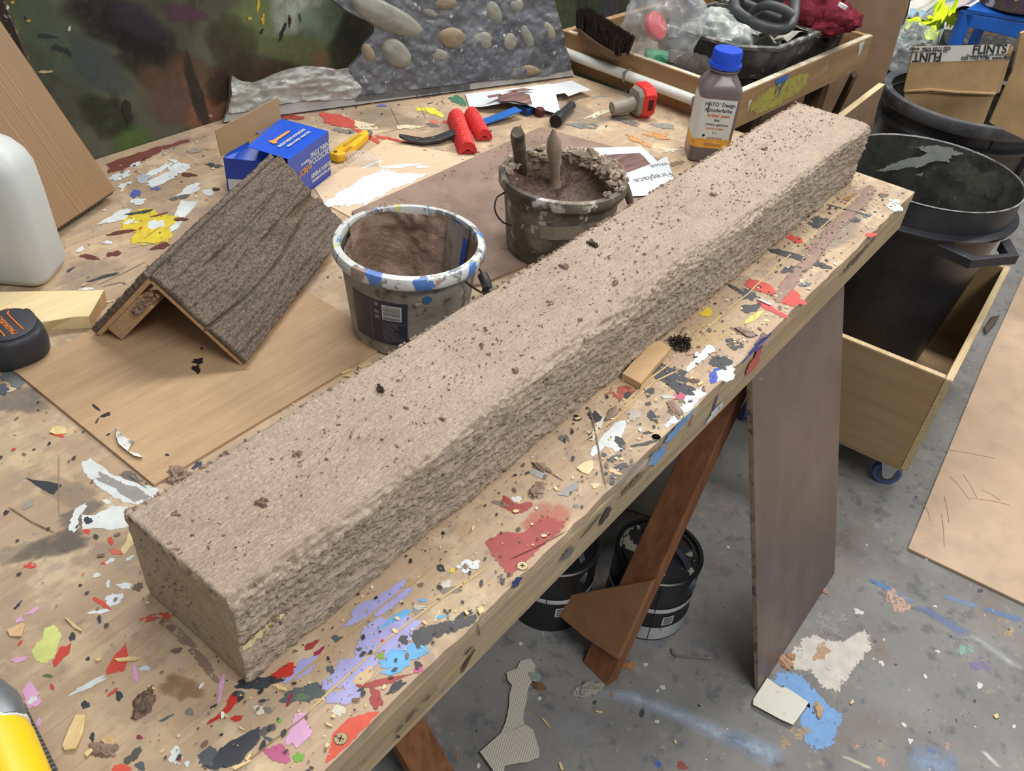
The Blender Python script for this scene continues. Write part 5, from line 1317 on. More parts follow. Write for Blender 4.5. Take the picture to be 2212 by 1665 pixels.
# blue strap, dark torch, small dark things under the paper
bs = thing('blue_strap', 'bright blue flat plastic strap poking out under the crumpled paper', 'strap', T(1085, 255))
pts = [T(1040, 266, TZ + .004), T(1075, 254, TZ + .012), T(1120, 236, TZ + .018)]
rings = []
for k, p in enumerate(pts):
    s = np.array([.6, -.8, 0]) * .0 ; d = nrm(np.array(pts[min(k + 1, 2)]) - np.array(pts[max(k - 1, 0)])); s = np.array([-d[1], d[0], 0]) * .013
    rings.append([p - s, p + s, p + s + (0, 0, .002), p - s + (0, 0, .002)])
loft(rings).build('strap', plain('strap_blue', (32, 96, 176), .45), bs, world=True)
tc = thing('black_torch', 'short black cylindrical torch lying behind the plaster bucket', 'torch', T(1215, 268))
a_, b_ = np.array(T(1200, 262, TZ + .015)), np.array(T(1235, 228, TZ + .011)); dv = b_ - a_
tt_ = MB().tube([a_, a_ + dv * .12, a_ + dv * .3, a_ + dv * .45, b_], [.0145, .0155, .0145, .011, .0105], 20).build('body', M_blkp, tc, world=True, smooth=True)
MB().tube([a_ - dv * .01, a_ + dv * .02], [.0125, .0125], 20).build('lens_end', plain('lens', (26, 26, 30), .3), tc, world=True)
kb_ = thing('dark_red_knob', 'small dark red knob half hidden under the crumpled paper', 'knob', T(1165, 250))
MB().lathe([(.001, 0), (.010, .001), (.012, .006), (.012, .014), (.009, .018), (.001, .019)], 18).build('knob', plain('maroon', (84, 34, 40), .45), kb_, smooth=True)
bk_ = thing('blue_clip', 'dark blue plastic clip beside the red knob under the paper', 'clip', T(1140, 246))
MB().box((0, 0, .008), (.03, .02, .016)).box((.0, .012, .010), (.026, .004, .02)).build('clip', plain('navy_plastic', (30, 58, 120), .45), bk_, bevel=.002)

# ================================================================== left side of the bench
# stained plank leaning against the backdrop
M_plank = NT('stained_pine'); n = M_plank
mpv = n.mp((1, 1, .07)); g1 = n.noise(mpv, 60, 5, .6, 1.2); w = n.n.new('ShaderNodeTexWave'); w.wave_type = 'BANDS'; w.bands_direction = 'X'
w.inputs['Scale'].default_value = 52; w.inputs['Distortion'].default_value = 14; w.inputs['Detail'].default_value = 3; w.inputs['Detail Scale'].default_value = .45; n.link(n.mp((1, 1, .10)), w.inputs['Vector'])
c_ = n.mix(n.ramp(w.outputs['Fac'], .15, .85), lin((148, 117, 82)), lin((132, 101, 68))); c_ = n.mix(n.ramp(g1, .45, .7, 0, .6), c_, lin((132, 99, 68)))
n.col(c_); n.rough(.5, .4); n.bump(w.outputs['Fac'], .06, .001); M_plank = M_plank.m
pbase = np.array([.708, 1.371, TZ]); pdir = np.array([.928, .372, 0]); pbk = np.array([-.372, .928, 0]); ln_ = math.radians(29)
pk = thing('leaning_plank', 'brown stained pine plank leaning against the backdrop at the left', 'plank', pbase)
Mr = frame((0, 0, 0), pdir, math.sin(ln_) * pbk + np.array([0, 0, math.cos(ln_)]))       # x along bottom, y up the plank, z out
Mz = Mr @ Matrix.Rotation(-PI / 2, 4, 'X')                                              # x along, z up the plank, -y out of the face
pk.rotation_euler = Mz.to_euler()
pl = MB().box((-.095, .009, .1995), (.19, .018, .36)).build('plank', M_plank, pk, bevel=.0015)
kn_ = MB(); film(kn_, [(-.150 + .011 * math.cos(a_) , -.0004, .262 + .024 * math.sin(a_)) for a_ in np.linspace(0, 2 * PI, 20, endpoint=False)], 0)
kn_.build('knot', paint((96, 66, 44), .1), pl)
mb = MB()
for k in range(21): mb.box((-.182 + k * .0085, .009, .0195), (.006, .0182, .003))
mb.build('sawn_edge', plain('sawn_dark', (70, 52, 40), .7), pl)
# dark, white-flecked strip on the plank's far edge
M_fl = layered('flecked_strip', (72, 62, 56), [((206, 206, 200), 60, .56, .6, .9)], bump=.3)
sp_ = thing('flecked_batten', 'dark batten flecked with white paint behind the leaning plank', 'batten', pbase + np.array([-.03, .155, .2]))
A0, A1 = onp(50, 120, (0, 1.535, 0), (0, -1, 0)), onp(2, 0, (0, 1.535, 0), (0, -1, 0)); dv = nrm(A1 - A0)
MB().tube([A0 - dv * .05, A1 + dv * .3], [.008, .008], 4).build('batten', M_fl, sp_, world=True)

# white plastic jerry can
M_jer = NT('jerry_plastic'); M_jer.setc(lin((200, 204, 202))); M_jer.rough(.42, .45); M_jer.b.inputs['Subsurface Weight'].default_value = .15; M_jer.b.inputs['Subsurface Radius'].default_value = (.02, .02, .02); M_jer = M_jer.m
j0 = np.array(T(100, 629)); jr = nrm(np.array(T(155, 562)) - j0); jl = np.array([-jr[1], jr[0], 0])
jc = thing('jerry_can', 'white plastic jerry can standing at the left edge of the bench', 'jerry can', (j0 + jr * .047 + jl * .105 + np.array([0, 0, .0004])), (0, 0, math.atan2(jr[1], jr[0])))
def rrect(hx, hy, r, z, k=6):
    out = []
    for cx_, cy_, a0 in ((hx - r, hy - r, 0), (-hx + r, hy - r, PI / 2), (-hx + r, -hy + r, PI), (hx - r, -hy + r, 1.5 * PI)):
        for q in range(k): a_ = a0 + PI / 2 * q / (k - 1); out.append((cx_ + r * math.cos(a_), cy_ + r * math.sin(a_), z))
    return out
hx, hy = .0475, .105
loft([rrect(hx - .012, hy - .012, .02, 0), rrect(hx - .004, hy - .004, .022, .004), rrect(hx, hy, .024, .016), rrect(hx - .002, hy - .002, .024, .13), rrect(hx - .003, hy - .004, .026, .176), rrect(hx - .005, hy - .009, .03, .194), rrect(hx - .010, hy - .019, .032, .208), rrect(hx - .020, hy - .036, .026, .218), rrect(hx - .032, hy - .06, .014, .222)]).build('body', M_jer, jc, smooth=1.0)
MB().lathe([(.018, .218), (.018, .226), (.022, .227), (.022, .246), (.02, .249), (.001, .249)], 28, (0, .055, 0)).build('cap', plain('jerry_cap', (206, 208, 204), .5), jc, smooth=.6)
MB().tube([(0, .03, .214), (0, .026, .232), (0, .008, .238), (0, -.012, .233), (0, -.02, .214)], .008, 12).build('handle', M_jer, jc, smooth=True)

# pine offcut
M_pine = wood('fresh_pine', (232, 214, 168), (214, 186, 132), 'x', 14, .5)
M_pineend = wood('pine_end', (196, 164, 118), (160, 124, 84), 'x', 14, .5)
z1 = TZ + .021
tp_ = [(-60, 632), (0, 630), (224.6, 625.8), (192, 683), (160, 684), (107, 693), (60, 700), (-60, 720)]
po = thing('pine_offcut', 'pale fresh pine offcut lying in front of the white jerry can', 'wood offcut', T(150, 690), (0, 0, 0))
topv = [np.array(T(x, y, z1)) for x, y in tp_]
botv = [np.array([p[0], p[1], TZ]) for p in topv]; botv[4] = np.array([*T(165, 711)[:2], TZ]); botv[5] = np.array([*T(107, 713)[:2], TZ])
ob = MB().hexa(list(reversed(botv)), list(reversed(topv))).build('block', M_pine, po, world=True, bevel=.0006, seg=1)
for q in (2,):
    pe_ = [topv[2], topv[3], botv[3], botv[2]]; nn = nrm(np.cross(pe_[1] - pe_[0], pe_[3] - pe_[0])); nn = nn if nn[0] > 0 else -nn
    MB().add([p + nn * .0004 for p in pe_], [(0, 1, 2, 3)]).build('sawn_end', M_pineend, po, world=True)

# tape measure
M_tape = plain('tape_black', (46, 48, 54), .5, .15, 60, spec=.4, bump=.1, bscale=900); M_org = plain('tape_orange', (232, 128, 48), .42, .06)
tdir = nrm(np.array(T(15, 689, TZ + .045)) - np.array(T(50, 724, TZ + .045)))     # the way the lettering reads, upside down
tm = thing('tape_measure', 'black and orange tape measure lying at the left edge of the plywood sheet', 'tape measure', (.360, 1.082, TZ + .0046), (0, 0, math.atan2(tdir[1], tdir[0])))
tm.scale = (1.22, 1.22, 1.05)
def dcase(s, z, flat=1.0):
    pts = []
    for k in range(48):
        a_ = 2 * PI * k / 48; x = .037 * math.copysign(abs(math.cos(a_)) ** .75, math.cos(a_)); y = .034 * math.copysign(abs(math.sin(a_)) ** .75, math.sin(a_))
        pts.append((x * s, y * s, z))
    return pts
loft([dcase(.93, .0005), dcase(1.0, .005), dcase(1.03, .018), dcase(1.0, .032), dcase(.95, .038), dcase(.90, .040)]).build('case', M_tape, tm, smooth=.8)
def disc(r, z0, z1, m, nm, par): return MB().lathe([(r, z0), (r, z1 - .001), (r - .0015, z1), (.0005, z1)], 48).build(nm, m, par, smooth=.6)
fp_ = disc(.030, .038, .0428, plain('tape_face', (54, 56, 64), .55, .1, 50, bump=.1, bscale=900), 'face_plate', tm)
MB().box((-.022, .022, .030), (.012, .020, .018)).build('lock_button', M_org, tm, bevel=.003)
MB().box((.030, -.012, .034), (.012, .008, .010)).build('orange_slot', M_org, tm, bevel=.001)
MB().box((.036, -.030, .012), (.02, .02, .023)).build('mouth_block', M_tape, tm, bevel=.005, seg=3, smooth=True)
text('MAGNUSSON', .0082, M_org, fp_, Matrix.Translation((0, 0, .0431)), bold=.0001, sx=.9)
text('8m', .0085, M_org, fp_, Matrix.Translation((-.004, .019, .0431)), bold=.0002)
for s in (-1, 1):
    mb = MB(); mb.tube([(-.021, s * .0075 + .003 * s, .0432), (-.018, s * .0095, .0432), (.018, s * .0095, .0432), (.022, s * .0125, .0432)], .0009, 6); mb.build('stripe', M_org, fp_)

# yellow tool with grey head at the near corner
yt = thing('yellow_tool', 'yellow tool with a grey metal head at the near left corner of the bench', 'hand tool', T(20, 1600))
a0_, a1_ = np.array(T(-12, 1592, TZ + .03)), np.array(T(62, 1807, TZ + .03)); dv = nrm(a1_ - a0_); s_ = np.array([-dv[1], dv[0], 0])
rings = []
for t_, wv in ((0, .0265), (.01, .029), (.05, .030), (.16, .029)):
    c0 = a0_ + dv * t_; rings.append([c0 + s_ * wv * math.cos(q) + np.array([0, 0, .029 * math.sin(q)]) for q in np.linspace(0, 2 * PI, 28, endpoint=False)])
loft(rings).build('handle', plain('tool_yellow', (236, 200, 26), .4, .03, spec=.5), yt, world=True, smooth=.8)
rings = []
for t_, wv, hv in ((-.075, .010, .012), (-.055, .018, .02), (-.028, .0285, .026), (-.004, .0285, .027), (.0, .027, .0265)):
    c0 = a0_ + dv * t_; rings.append([c0 + s_ * wv * math.copysign(abs(math.cos(q)) ** .7, math.cos(q)) + np.array([0, 0, hv * math.copysign(abs(math.sin(q)) ** .7, math.sin(q))]) for q in np.linspace(0, 2 * PI, 24, endpoint=False)])
loft(rings).build('head', plain('grey_metal', (124, 128, 132), .42, .08, 30, metal=.5), yt, world=True, smooth=.8)
rings = []
for t_ in (-.003, .0025):
    c0 = a0_ + dv * t_; rings.append([c0 + s_ * .0285 * math.cos(q) + np.array([0, 0, .0285 * math.sin(q)]) for q in np.linspace(0, 2 * PI, 28, endpoint=False)])
loft(rings).build('collar', plain('collar_white', (214, 218, 214), .4), yt, world=True, smooth=.8)
ss = s_ if s_[0] > 0 else -s_
p0, p1 = np.array(T(48, 1520, TZ + .012)), np.array(T(124, 1672, TZ + .012)); d2 = nrm(p1 - p0); s2_ = np.array([d2[1], -d2[0], 0]); s2_ = s2_ if s2_ @ ss > 0 else -s2_
blade = MB().hexa([p0, p1 + d2 * .05, p1 + d2 * .05 - s2_ * .03, p0 - s2_ * .03], [q + np.array([0, 0, .004]) for q in (p0, p1 + d2 * .05, p1 + d2 * .05 - s2_ * .03, p0 - s2_ * .03)]).build('toothed_strip', plain('strip_black', (48, 48, 54), .5), yt, world=True)
mb = MB()
for k in range(26):
    c0 = p0 + d2 * (.002 + k * .0048); mb.hexa([c0, c0 + d2 * .003, c0 + d2 * .003 + s2_ * .002, c0 + s2_ * .002], [q + np.array([0, 0, .0045]) for q in (c0 - s2_ * .012, c0 + d2 * .003 - s2_ * .012, c0 + d2 * .003 + s2_ * .001, c0 + s2_ * .001)])
mb.build('teeth', plain('teeth_grey', (92, 90, 92), .5), yt, world=True)['kind'] = 'stuff'

# ================================================================== scenic stone panel
RA, RB = np.array(T(488, 262)), np.array(T(1234, 163)); RA[2] = RB[2] = TZ
rx = nrm(RB - RA); rb_ = np.array([-rx[1], rx[0], 0]); tl = math.radians(17)
rup = math.sin(tl) * rb_ + np.array([0, 0, math.cos(tl)]); rn = np.cross(rx, rup)             # rn points to the viewer
if rn[1] > 0: rn = -rn
RKo = RA + rn * .002
rk = thing('stone_wall_panel', 'grey mock stone wall panel with set-in pebbles leaning at the back', 'scenic panel', (RA + RB) / 2)
CK = crop(480, 0, 760 / 2212)


def uv(px, py, off=0.0):
    p = onp(px, py, RKo + rn * off, rn) - RKo; return p @ rx, p @ rup


def relief(name, outl, m, off, fn, parent, step=.003, depth=.02):
    U = np.array([uv(*CK(*p), off) for p in outl]); lo, hi = U.min(0), U.max(0)
    nu, nv = int((hi[0] - lo[0]) / step) + 1, int((hi[1] - lo[1]) / step) + 1
    gu = lo[0] + np.arange(nu + 1) * step; gv = lo[1] + np.arange(nv + 1) * step
    uu, vv = np.meshgrid(gu, gv, indexing='ij')
    cu, cv = uu[:-1, :-1] + step / 2, vv[:-1, :-1] + step / 2
    ins = np.zeros(cu.shape, bool); k = len(U)
    for i in range(k):
        a_, b_ = U[i], U[(i + 1) % k]
        c = ((a_[1] > cv) != (b_[1] > cv)) & (cu < (b_[0] - a_[0]) * (cv - a_[1]) / (b_[1] - a_[1] + 1e-12) + a_[0]); ins ^= c
    # pull the outermost corners on to the traced outline
    pad = np.pad(ins, 1); cnt = pad[:-1, :-1].astype(int) + pad[1:, :-1] + pad[:-1, 1:] + pad[1:, 1:]
    bi, bj = np.nonzero((cnt > 0) & (cnt < 4)); pts = np.c_[uu[bi, bj], vv[bi, bj]]; best = np.full(len(pts), 1e9); tgt = pts.copy()
    for i in range(k):
        a_, b_ = U[i], U[(i + 1) % k]; ab = b_ - a_; tt = np.clip(((pts - a_) @ ab) / (ab @ ab + 1e-12), 0, 1); pr = a_ + tt[:, None] * ab; dd2 = ((pts - pr) ** 2).sum(1)
        m_ = dd2 < best; best[m_] = dd2[m_]; tgt[m_] = pr[m_]
    uu[bi, bj] = tgt[:, 0]; vv[bi, bj] = tgt[:, 1]
    q = np.c_[uu.ravel(), vv.ravel(), np.zeros(uu.size)]
    h = fn(q)
    P = RKo + q[:, :1] * rx + q[:, 1:2] * rup + rn * (off + h)[:, None]; Pb = RKo + q[:, :1] * rx + q[:, 1:2] * rup + rn * (off - depth)
    N_ = len(P); w_ = nv + 1; F = []
    I, J = np.nonzero(ins)
    for i, j in zip(I, J):
        a_ = i * w_ + j; b_ = (i + 1) * w_ + j; c = b_ + 1; d = a_ + 1
        F.append((a_, b_, c, d))
        if i == 0 or not ins[i - 1, j]: F.append((d, a_, a_ + N_, d + N_)) if False else F.append((a_, d, d + N_, a_ + N_))
        if i == nu - 1 or not ins[i + 1, j]: F.append((c, b_, b_ + N_, c + N_))
        if j == 0 or not ins[i, j - 1]: F.append((b_, a_, a_ + N_, b_ + N_))
        if j == nv - 1 or not ins[i, j + 1]: F.append((d, c, c + N_, d + N_))
    F = np.array(F); used = np.unique(F); mp_ = -np.ones(2 * N_, int); mp_[used] = np.arange(len(used))
    return arr(name, np.r_[P, Pb][used], mp_[F], m, parent, world=True, sharp=1.2)


M_rock = layered('grey_render', (94, 96, 101), [((66, 68, 74), 9, .45, .65, .8), ((120, 122, 126), 22, .52, .66, .6), ((198, 204, 208), 60, .64, .7, .8), ((56, 56, 60), 40, .6, .7, .5)], rough=.42, spec=.5, bump=.35, bscale=110, bd=.003)
M_carve = layered('carved_foam', (160, 161, 155), [((150, 150, 144), 30, .5, .68, .7), ((186, 188, 184), 60, .6, .7, .6)], rough=.35, spec=.5, bump=.4, bscale=90, bd=.003)
M_base = layered('panel_base', (176, 178, 174), [((140, 140, 138), 8, .5, .7, .5), ((96, 96, 98), 20, .66, .72, .4)], rough=.5, bump=.05)
M_stone = layered('pebble', (134, 133, 121), [((104, 105, 100), 14, .45, .68, .8), ((158, 150, 118), 9, .52, .7, .6), ((172, 176, 172), 60, .62, .7, .5)], rough=.5, bump=.2)
M_stone2 = layered('tan_pebble', (136, 122, 98), [((120, 106, 84), 14, .45, .68, .7), ((176, 166, 138), 30, .6, .7, .5)], rough=.5, bump=.2)
relief('render_sheet', [(560, -130), (700, 0), (780, 65), (870, 110), (955, 150), (962, 190), (940, 225), (900, 270), (885, 330), (850, 380), (800, 425), (835, 500), (880, 560), (840, 605), (1560, 520), (2010, 480), (2200, 440), (2195, 400), (2090, 0), (2060, -130)],
       M_rock, .018, lambda q: .018 * (fb(q, (16, 16, 1), 3, 4) - .5) + .009 * (fb(q, (60, 60, 1), 3, 9) - .5), rk)
relief('carved_ledge', [(60, 470), (85, 490), (130, 512), (210, 520), (280, 495), (330, 470), (400, 445), (450, 432), (530, 415), (640, 422), (740, 440), (800, 428), (830, 490), (880, 560), (835, 622), (600, 632), (380, 650), (200, 690), (35, 715), (55, 600)],
       M_carve, .014, lambda q: .018 * (fb(q, (24, 50, 1), 3, 14) - .5) + .013 * (1 - np.abs(2 * fb(q, (26, 70, 1), 3, 19) - 1) - .6), rk)
bsp = [(12, 785), (40, 700), (380, 655), (840, 622), (1560, 545), (2195, 455), (2200, 505), (1580, 585), (870, 655)]
U = [uv(*CK(*p), .0) for p in [(8, 800), (30, 690), (840, 600), (1560, 520), (2180, 430), (2200, 512), (1580, 590), (870, 660), (360, 730)]]
U = [(u, max(v, 0.0)) for u, v in U]
MB().hexa([RKo + u * rx + v * rup - rn * .004 for u, v in U], [RKo + u * rx + v * rup + rn * .012 for u, v in U]).build('base_strip', M_base, rk, world=True)
Ua = [uv(*CK(*p), .014) for p in ((835, 600), (1560, 512), (1560, 560), (840, 640))]
MB().hexa([RKo + u * rx + v * rup + rn * .010 for u, v in Ua], [RKo + u * rx + v * rup + rn * .0135 for u, v in Ua]).build('dark_band', layered('dark_band', (96, 96, 96), [((60, 60, 60), 30, .5, .66, .7)], bump=.2), rk, world=True)
# pebbles
for (x, y, a_, b_, an, m) in ((1040, 100, 250, 85, 27, M_stone), (1100, 338, 105, 78, 50, M_stone), (925, 335, 62, 38, 70, M_stone2), (1450, 235, 86, 70, 10, M_stone2), (1355, 345, 80, 42, 8, M_stone), (1640, 250, 74, 62, 15, M_stone), (1812, 262, 46, 58, 0, M_stone), (1715, 80, 50, 82, -25, M_stone),
                              (1850, 30, 55, 50, 0, M_stone), (1925, 225, 34, 82, -25, M_stone), (2065, 195, 36, 62, -25, M_stone), (1910, 440, 90, 42, 5, M_stone2), (1420, 18, 80, 40, 0, M_stone2), (1580, 15, 80, 26, 0, M_stone), (1305, 78, 62, 26, 25, M_stone), (790, 0, 60, 22, 20, M_stone), (1320, 140, 34, 16, 10, M_stone)):
    c = np.array(uv(*CK(x, y), .02)); th = math.radians(an); k_ = 760 / 2212
    e1_ = np.array(uv(*CK(x + a_ * math.cos(th), y + a_ * math.sin(th)), .02)) - c; e2_ = np.array(uv(*CK(x - b_ * math.sin(th), y + b_ * math.cos(th)), .02)) - c
    hgt = .48 * min(np.linalg.norm(e1_), np.linalg.norm(e2_)) ; nu_, nv_ = 26, 9; P = []
    sd = x % 40
    mb = MB()
    for j in range(nv_ + 1):
        ph = j / nv_ * PI / 2
        for i in range(nu_):
            t_ = 2 * PI * i / nu_; rr = math.cos(ph) ** .75
            wob = 1 + .10 * (n3(np.array([[1.2 * math.cos(t_) + sd, 1.2 * math.sin(t_), ph]]))[0] - .5) * 2
            q = c + (e1_ * math.cos(t_) + e2_ * math.sin(t_)) * rr * wob
            mb.v.append(tuple(RKo + q[0] * rx + q[1] * rup + rn * (.013 + hgt * math.sin(ph) * (1 + .10 * math.sin(3 * t_ + sd) * math.cos(ph))))); mb.a.append(1.0)
    mb.f += [(j * nu_ + i, j * nu_ + (i + 1) % nu_, (j + 1) * nu_ + (i + 1) % nu_, (j + 1) * nu_ + i) for j in range(nv_) for i in range(nu_)]
    mb.build('pebble', m, rk, world=True, smooth=3.2)
for s, x0, x1, y0, y1 in (('D. GREY  BASE', 1190, 1400, 615, 593), ('L. GREY  BASE', 1780, 1965, 548, 520)):
    a_, b_ = np.array(uv(*CK(x0, y0), .012)), np.array(uv(*CK(x1, y1), .012)); mid = (a_ + b_) / 2; d = b_ - a_
    o3 = RKo + mid[0] * rx + mid[1] * rup + rn * .0124 - np.array(rk.location); X = d[0] * rx + d[1] * rup
    text(s, .0105, plain('pen_ink', (60, 62, 64), .6), rk, frame(o3, X, rup), name='handwriting', shear=.1, sx=.95)

# ================================================================== bits lying on the bench
M_chip = wood('chip_pine', (226, 200, 148), (200, 168, 116), 'x', 40, .4)
def flake(name, label, cat, px, z=TZ, th=.0012, m=None, group=None, lift=.001):
    pts = [T(x, y, z + lift) for x, y in px]; c = np.mean(pts, 0)
    o_ = MB(); n_ = len(pts)
    o_.hexa([(p[0] - c[0], p[1] - c[1], lift * .2 + (.0015 if i % 3 == 0 else 0)) for i, p in enumerate(pts)], [(p[0] - c[0], p[1] - c[1], th + lift * .2 + (.0015 if i % 3 == 0 else 0)) for i, p in enumerate(pts)])
    ob = o_.build(name, m or M_chip); ob.location = (c[0], c[1], z); return tag(ob, label, cat, group)
flake('wood_chip', 'long pale wood chip lying near the yellow tool', 'wood chip', [(166, 1548), (186, 1546), (180, 1585), (165, 1620), (140, 1622), (136, 1612), (152, 1575)], th=.003)
flake('wood_chip', 'pale torn wood strip lying on the large red paint patch', 'wood chip', [(247, 1424), (290, 1418), (305, 1420), (290, 1428), (255, 1429)])
flake('wood_chip', 'thin pale wood sliver beside the lime green paint blob', 'wood chip', [(140, 1334), (146, 1336), (176, 1360), (177, 1366), (160, 1356)])
flake('wood_chip', 'pale wood chip beside the dark paint at the beam corner', 'wood chip', [(594, 1478), (604, 1480), (620, 1487), (618, 1494), (600, 1488)])
flake('wood_chip', 'square tan chip at the front edge of the bench near the black brush stroke', 'wood chip', [(1030, 1318), (1042, 1312), (1046, 1322), (1036, 1330)], th=.003)
flake('paper_flake', 'cream paint flake on the bench edge left of the white patch', 'paint flake', [(1245, 1012), (1262, 998), (1280, 994), (1282, 1012), (1272, 1025), (1258, 1020)], m=plain('cream_flake', (226, 200, 156), .6))
flake('paper_flake', 'thin white paper strip lying on the red paint near the far end', 'paper strip', [(1633, 647), (1640, 645), (1668, 656), (1664, 661)], m=M_pap)
flake('paper_flake', 'tan torn flake lying at the far left below the pink streak', 'paint flake', [(16, 1362), (50, 1345), (54, 1348), (46, 1376), (22, 1374)], m=plain('tan_flake', (206, 172, 130), .6))
flake('paper_flake', 'tan square flake lying between the slate and pink paint', 'paint flake', [(218, 1600), (225, 1592), (246, 1584), (250, 1604), (240, 1618)], m=plain('tan_flake2', (206, 172, 130), .6))
flake('paint_curl', 'cream and red curl of paint left of the plywood sheet corner', 'paint flake', [(108, 935), (115, 922), (130, 920), (145, 928), (143, 936), (120, 938)], m=plain('curl', (220, 196, 140), .6))
for pxs in ([(720, 800), (752, 792), (760, 798), (740, 808)], [(738, 812), (775, 802), (790, 806), (760, 815)], [(772, 792), (800, 780), (806, 786), (785, 798)], [(780, 806), (800, 792), (808, 799), (795, 808)], [(735, 822), (748, 818), (756, 826), (742, 830)]):
    flake('wood_splinter', 'short pale wood splinter along the plywood sheet edge behind the beam', 'wood splinter', pxs, group='splinters behind the beam', lift=.002)
for pxs in ([(516, 1570), (524, 1572), (530, 1578), (518, 1575)], [(702, 1560), (715, 1565), (718, 1570), (706, 1567)], [(530, 1640), (542, 1625), (546, 1628), (534, 1645)], [(322, 1482), (336, 1486), (334, 1490), (320, 1486)], [(205, 1425), (218, 1420), (220, 1424), (210, 1430)], [(500, 1660), (540, 1640), (543, 1644), (508, 1664)], [(1240, 905), (1252, 900), (1254, 904), (1244, 908)], [(1506, 830), (1516, 824), (1518, 828), (1508, 834)], [(183, 1628), (202, 1612), (204, 1618), (188, 1636)], [(1002, 1322), (1008, 1316), (1014, 1326), (1008, 1330)]):
    flake('wood_shaving', 'tiny pale wood shaving on the paint-splattered bench top', 'wood shaving', pxs, group='tiny shavings on the bench')
def lump(label, px, py, s, z=TZ, m=None, name='plaster_lump', cat='plaster', group=None, flat=.55, seed=1, el=1.5):
    p = T(px, py, z); rr = random.Random(seed + int(px)); mb = MB(); nu_, nv_ = 40, 16
    for j in range(nv_ + 1):
        ph = j / nv_ * PI / 2
        for i in range(nu_):
            t_ = 2 * PI * i / nu_; d = np.array([math.cos(t_) * math.cos(ph), math.sin(t_) * math.cos(ph), math.sin(ph)])
            k = .5 + .8 * n3((d * 2.3 + px)[None])[0] + .5 * n3((d * 7 + py)[None])[0] - .15
            mb.v.append((d[0] * s * k * el, d[1] * s * k, max(0, d[2] * s * k * flat))); mb.a.append(1.0)
    mb.f += [(j * nu_ + i, j * nu_ + (i + 1) % nu_, (j + 1) * nu_ + (i + 1) % nu_, (j + 1) * nu_ + i) for j in range(nv_) for i in range(nu_)]
    ob = mb.build(name, m or M_plas, smooth=1.5); ob.location = (p[0], p[1], z); ob.rotation_euler = (0, 0, rr.uniform(0, 3)); return tag(ob, label, cat, group)
lump('curled lump of brown plaster at the front of the bench above the red paint', 1160, 1060, .009, seed=3)
lump('ragged strip of brown plaster close under the beam front', 1168, 1010, .006, seed=4, el=2.2)
lump('small brown plaster smear by the white paint at the bench edge', 1458, 885, .009, seed=6, el=2.0, flat=.3)
lump('brown plaster crumb lying beside the pale yellow streaks', 1607, 718, .009, seed=9, el=1.8)
lump('dark brown dried plaster scrap below the left end of the beam', 312, 1520, .008, seed=2, el=1.8, m=M_plasd)
lump('brown scrap of plaster and shavings near the bottom edge of the picture', 225, 1620, .007, seed=5, el=1.8, flat=.4)
lump('brown plaster lump at the back corner of the beam on the bench', 380, 1028, .012, seed=8, el=1.2)
lump('thin brown plaster string on the bench near the white patch', 1320, 895, .006, seed=12, el=2.6, flat=.4)
# wooden block wedged under the beam and the black scouring tuft
wb = thing('wood_shim', 'small light brown wood shim wedged under the front of the beam', 'wood shim', T(1400, 790))
A_ = [np.array(T(x, y, TZ + .012)) for x, y in ((1344, 806), (1384, 828), (1450, 750), (1425, 735), (1400, 742))]
MB().hexa([(p[0], p[1], TZ + .0005) for p in A_], A_).build('block', wood('shim_wood', (208, 174, 130), (186, 148, 106), 'x', 16, .4, rot=.6), wb, world=True, bevel=.0006, seg=1)
e_ = [A_[0], A_[1]]; MB().add([A_[0] + (0, -.0006, -.0005), A_[1] + (0, -.0006, -.0005), A_[1] + (0, -.0006, -.0112), A_[0] + (0, -.0006, -.0112)], [(0, 1, 2, 3)]).build('dirty_end', plain('shim_dirty', (84, 66, 56), .7, .3, 90), wb, world=True)
tf = thing('black_scourer', 'small tangled black scouring tuft beside the wood shim', 'scourer', T(1470, 745))
mb = MB(); r7 = random.Random(5)
for k in range(170):
    a_ = r7.uniform(0, 2 * PI); rr = .016 * math.sqrt(r7.random()); c = np.array([rr * math.cos(a_), rr * math.sin(a_), r7.uniform(.001, .018) * (1 - rr / .02)])
    d = nrm(np.array([r7.gauss(0, 1), r7.gauss(0, 1), r7.gauss(0, .7)])); pts = [c, c + d * .004 + nrm(np.array([r7.gauss(0, 1) for _ in range(3)])) * .002, c + d * .008]
    mb.tube([(p[0], p[1], max(.0006, p[2])) for p in pts], .0007, 4)
mb.build('fibres', plain('scourer_black', (34, 28, 30), .6, .3, 60), tf)

# ================================================================== timber tray at the right-hand end of the bench
t0 = np.array([1.866, .752, 0]); tu = nrm(np.array([.705, -.05, 0])); tv = np.array([-tu[1], tu[0], 0]); TLn, TWn, TH, TT = .71, .53, .088, .018
tray = thing('timber_tray', 'paint-stained timber tray full of decorating gear beyond the bench end', 'tray', (t0[0], t0[1], TZ + .0005), (0, 0, math.atan2(tu[1], tu[0])))
M_tray = wood('tray_wood', (162, 132, 94), (124, 96, 66), 'x', 10, .6, spots=[((190, 172, 140), 12, .6, .7, .4)]); M_tray2 = wood('tray_wood_cross', (158, 124, 86), (120, 90, 60), 'y', 10, .6, spots=[((190, 172, 140), 12, .62, .7, .4)])
M_trtop = layered('tray_edge_paint', (190, 180, 156), [((206, 204, 196), 30, .5, .62, .8), ((150, 124, 92), 20, .52, .66, .8), ((120, 90, 110), 40, .66, .7, .6)], bump=.2)
side = MB().box((TLn / 2, TT / 2, TH / 2), (TLn, TT, TH)).build('side_board', M_tray, tray, bevel=.0015)
MB().box((TLn / 2, TWn - TT / 2, TH / 2), (TLn, TT, TH)).build('side_board', M_tray, tray, bevel=.0015)
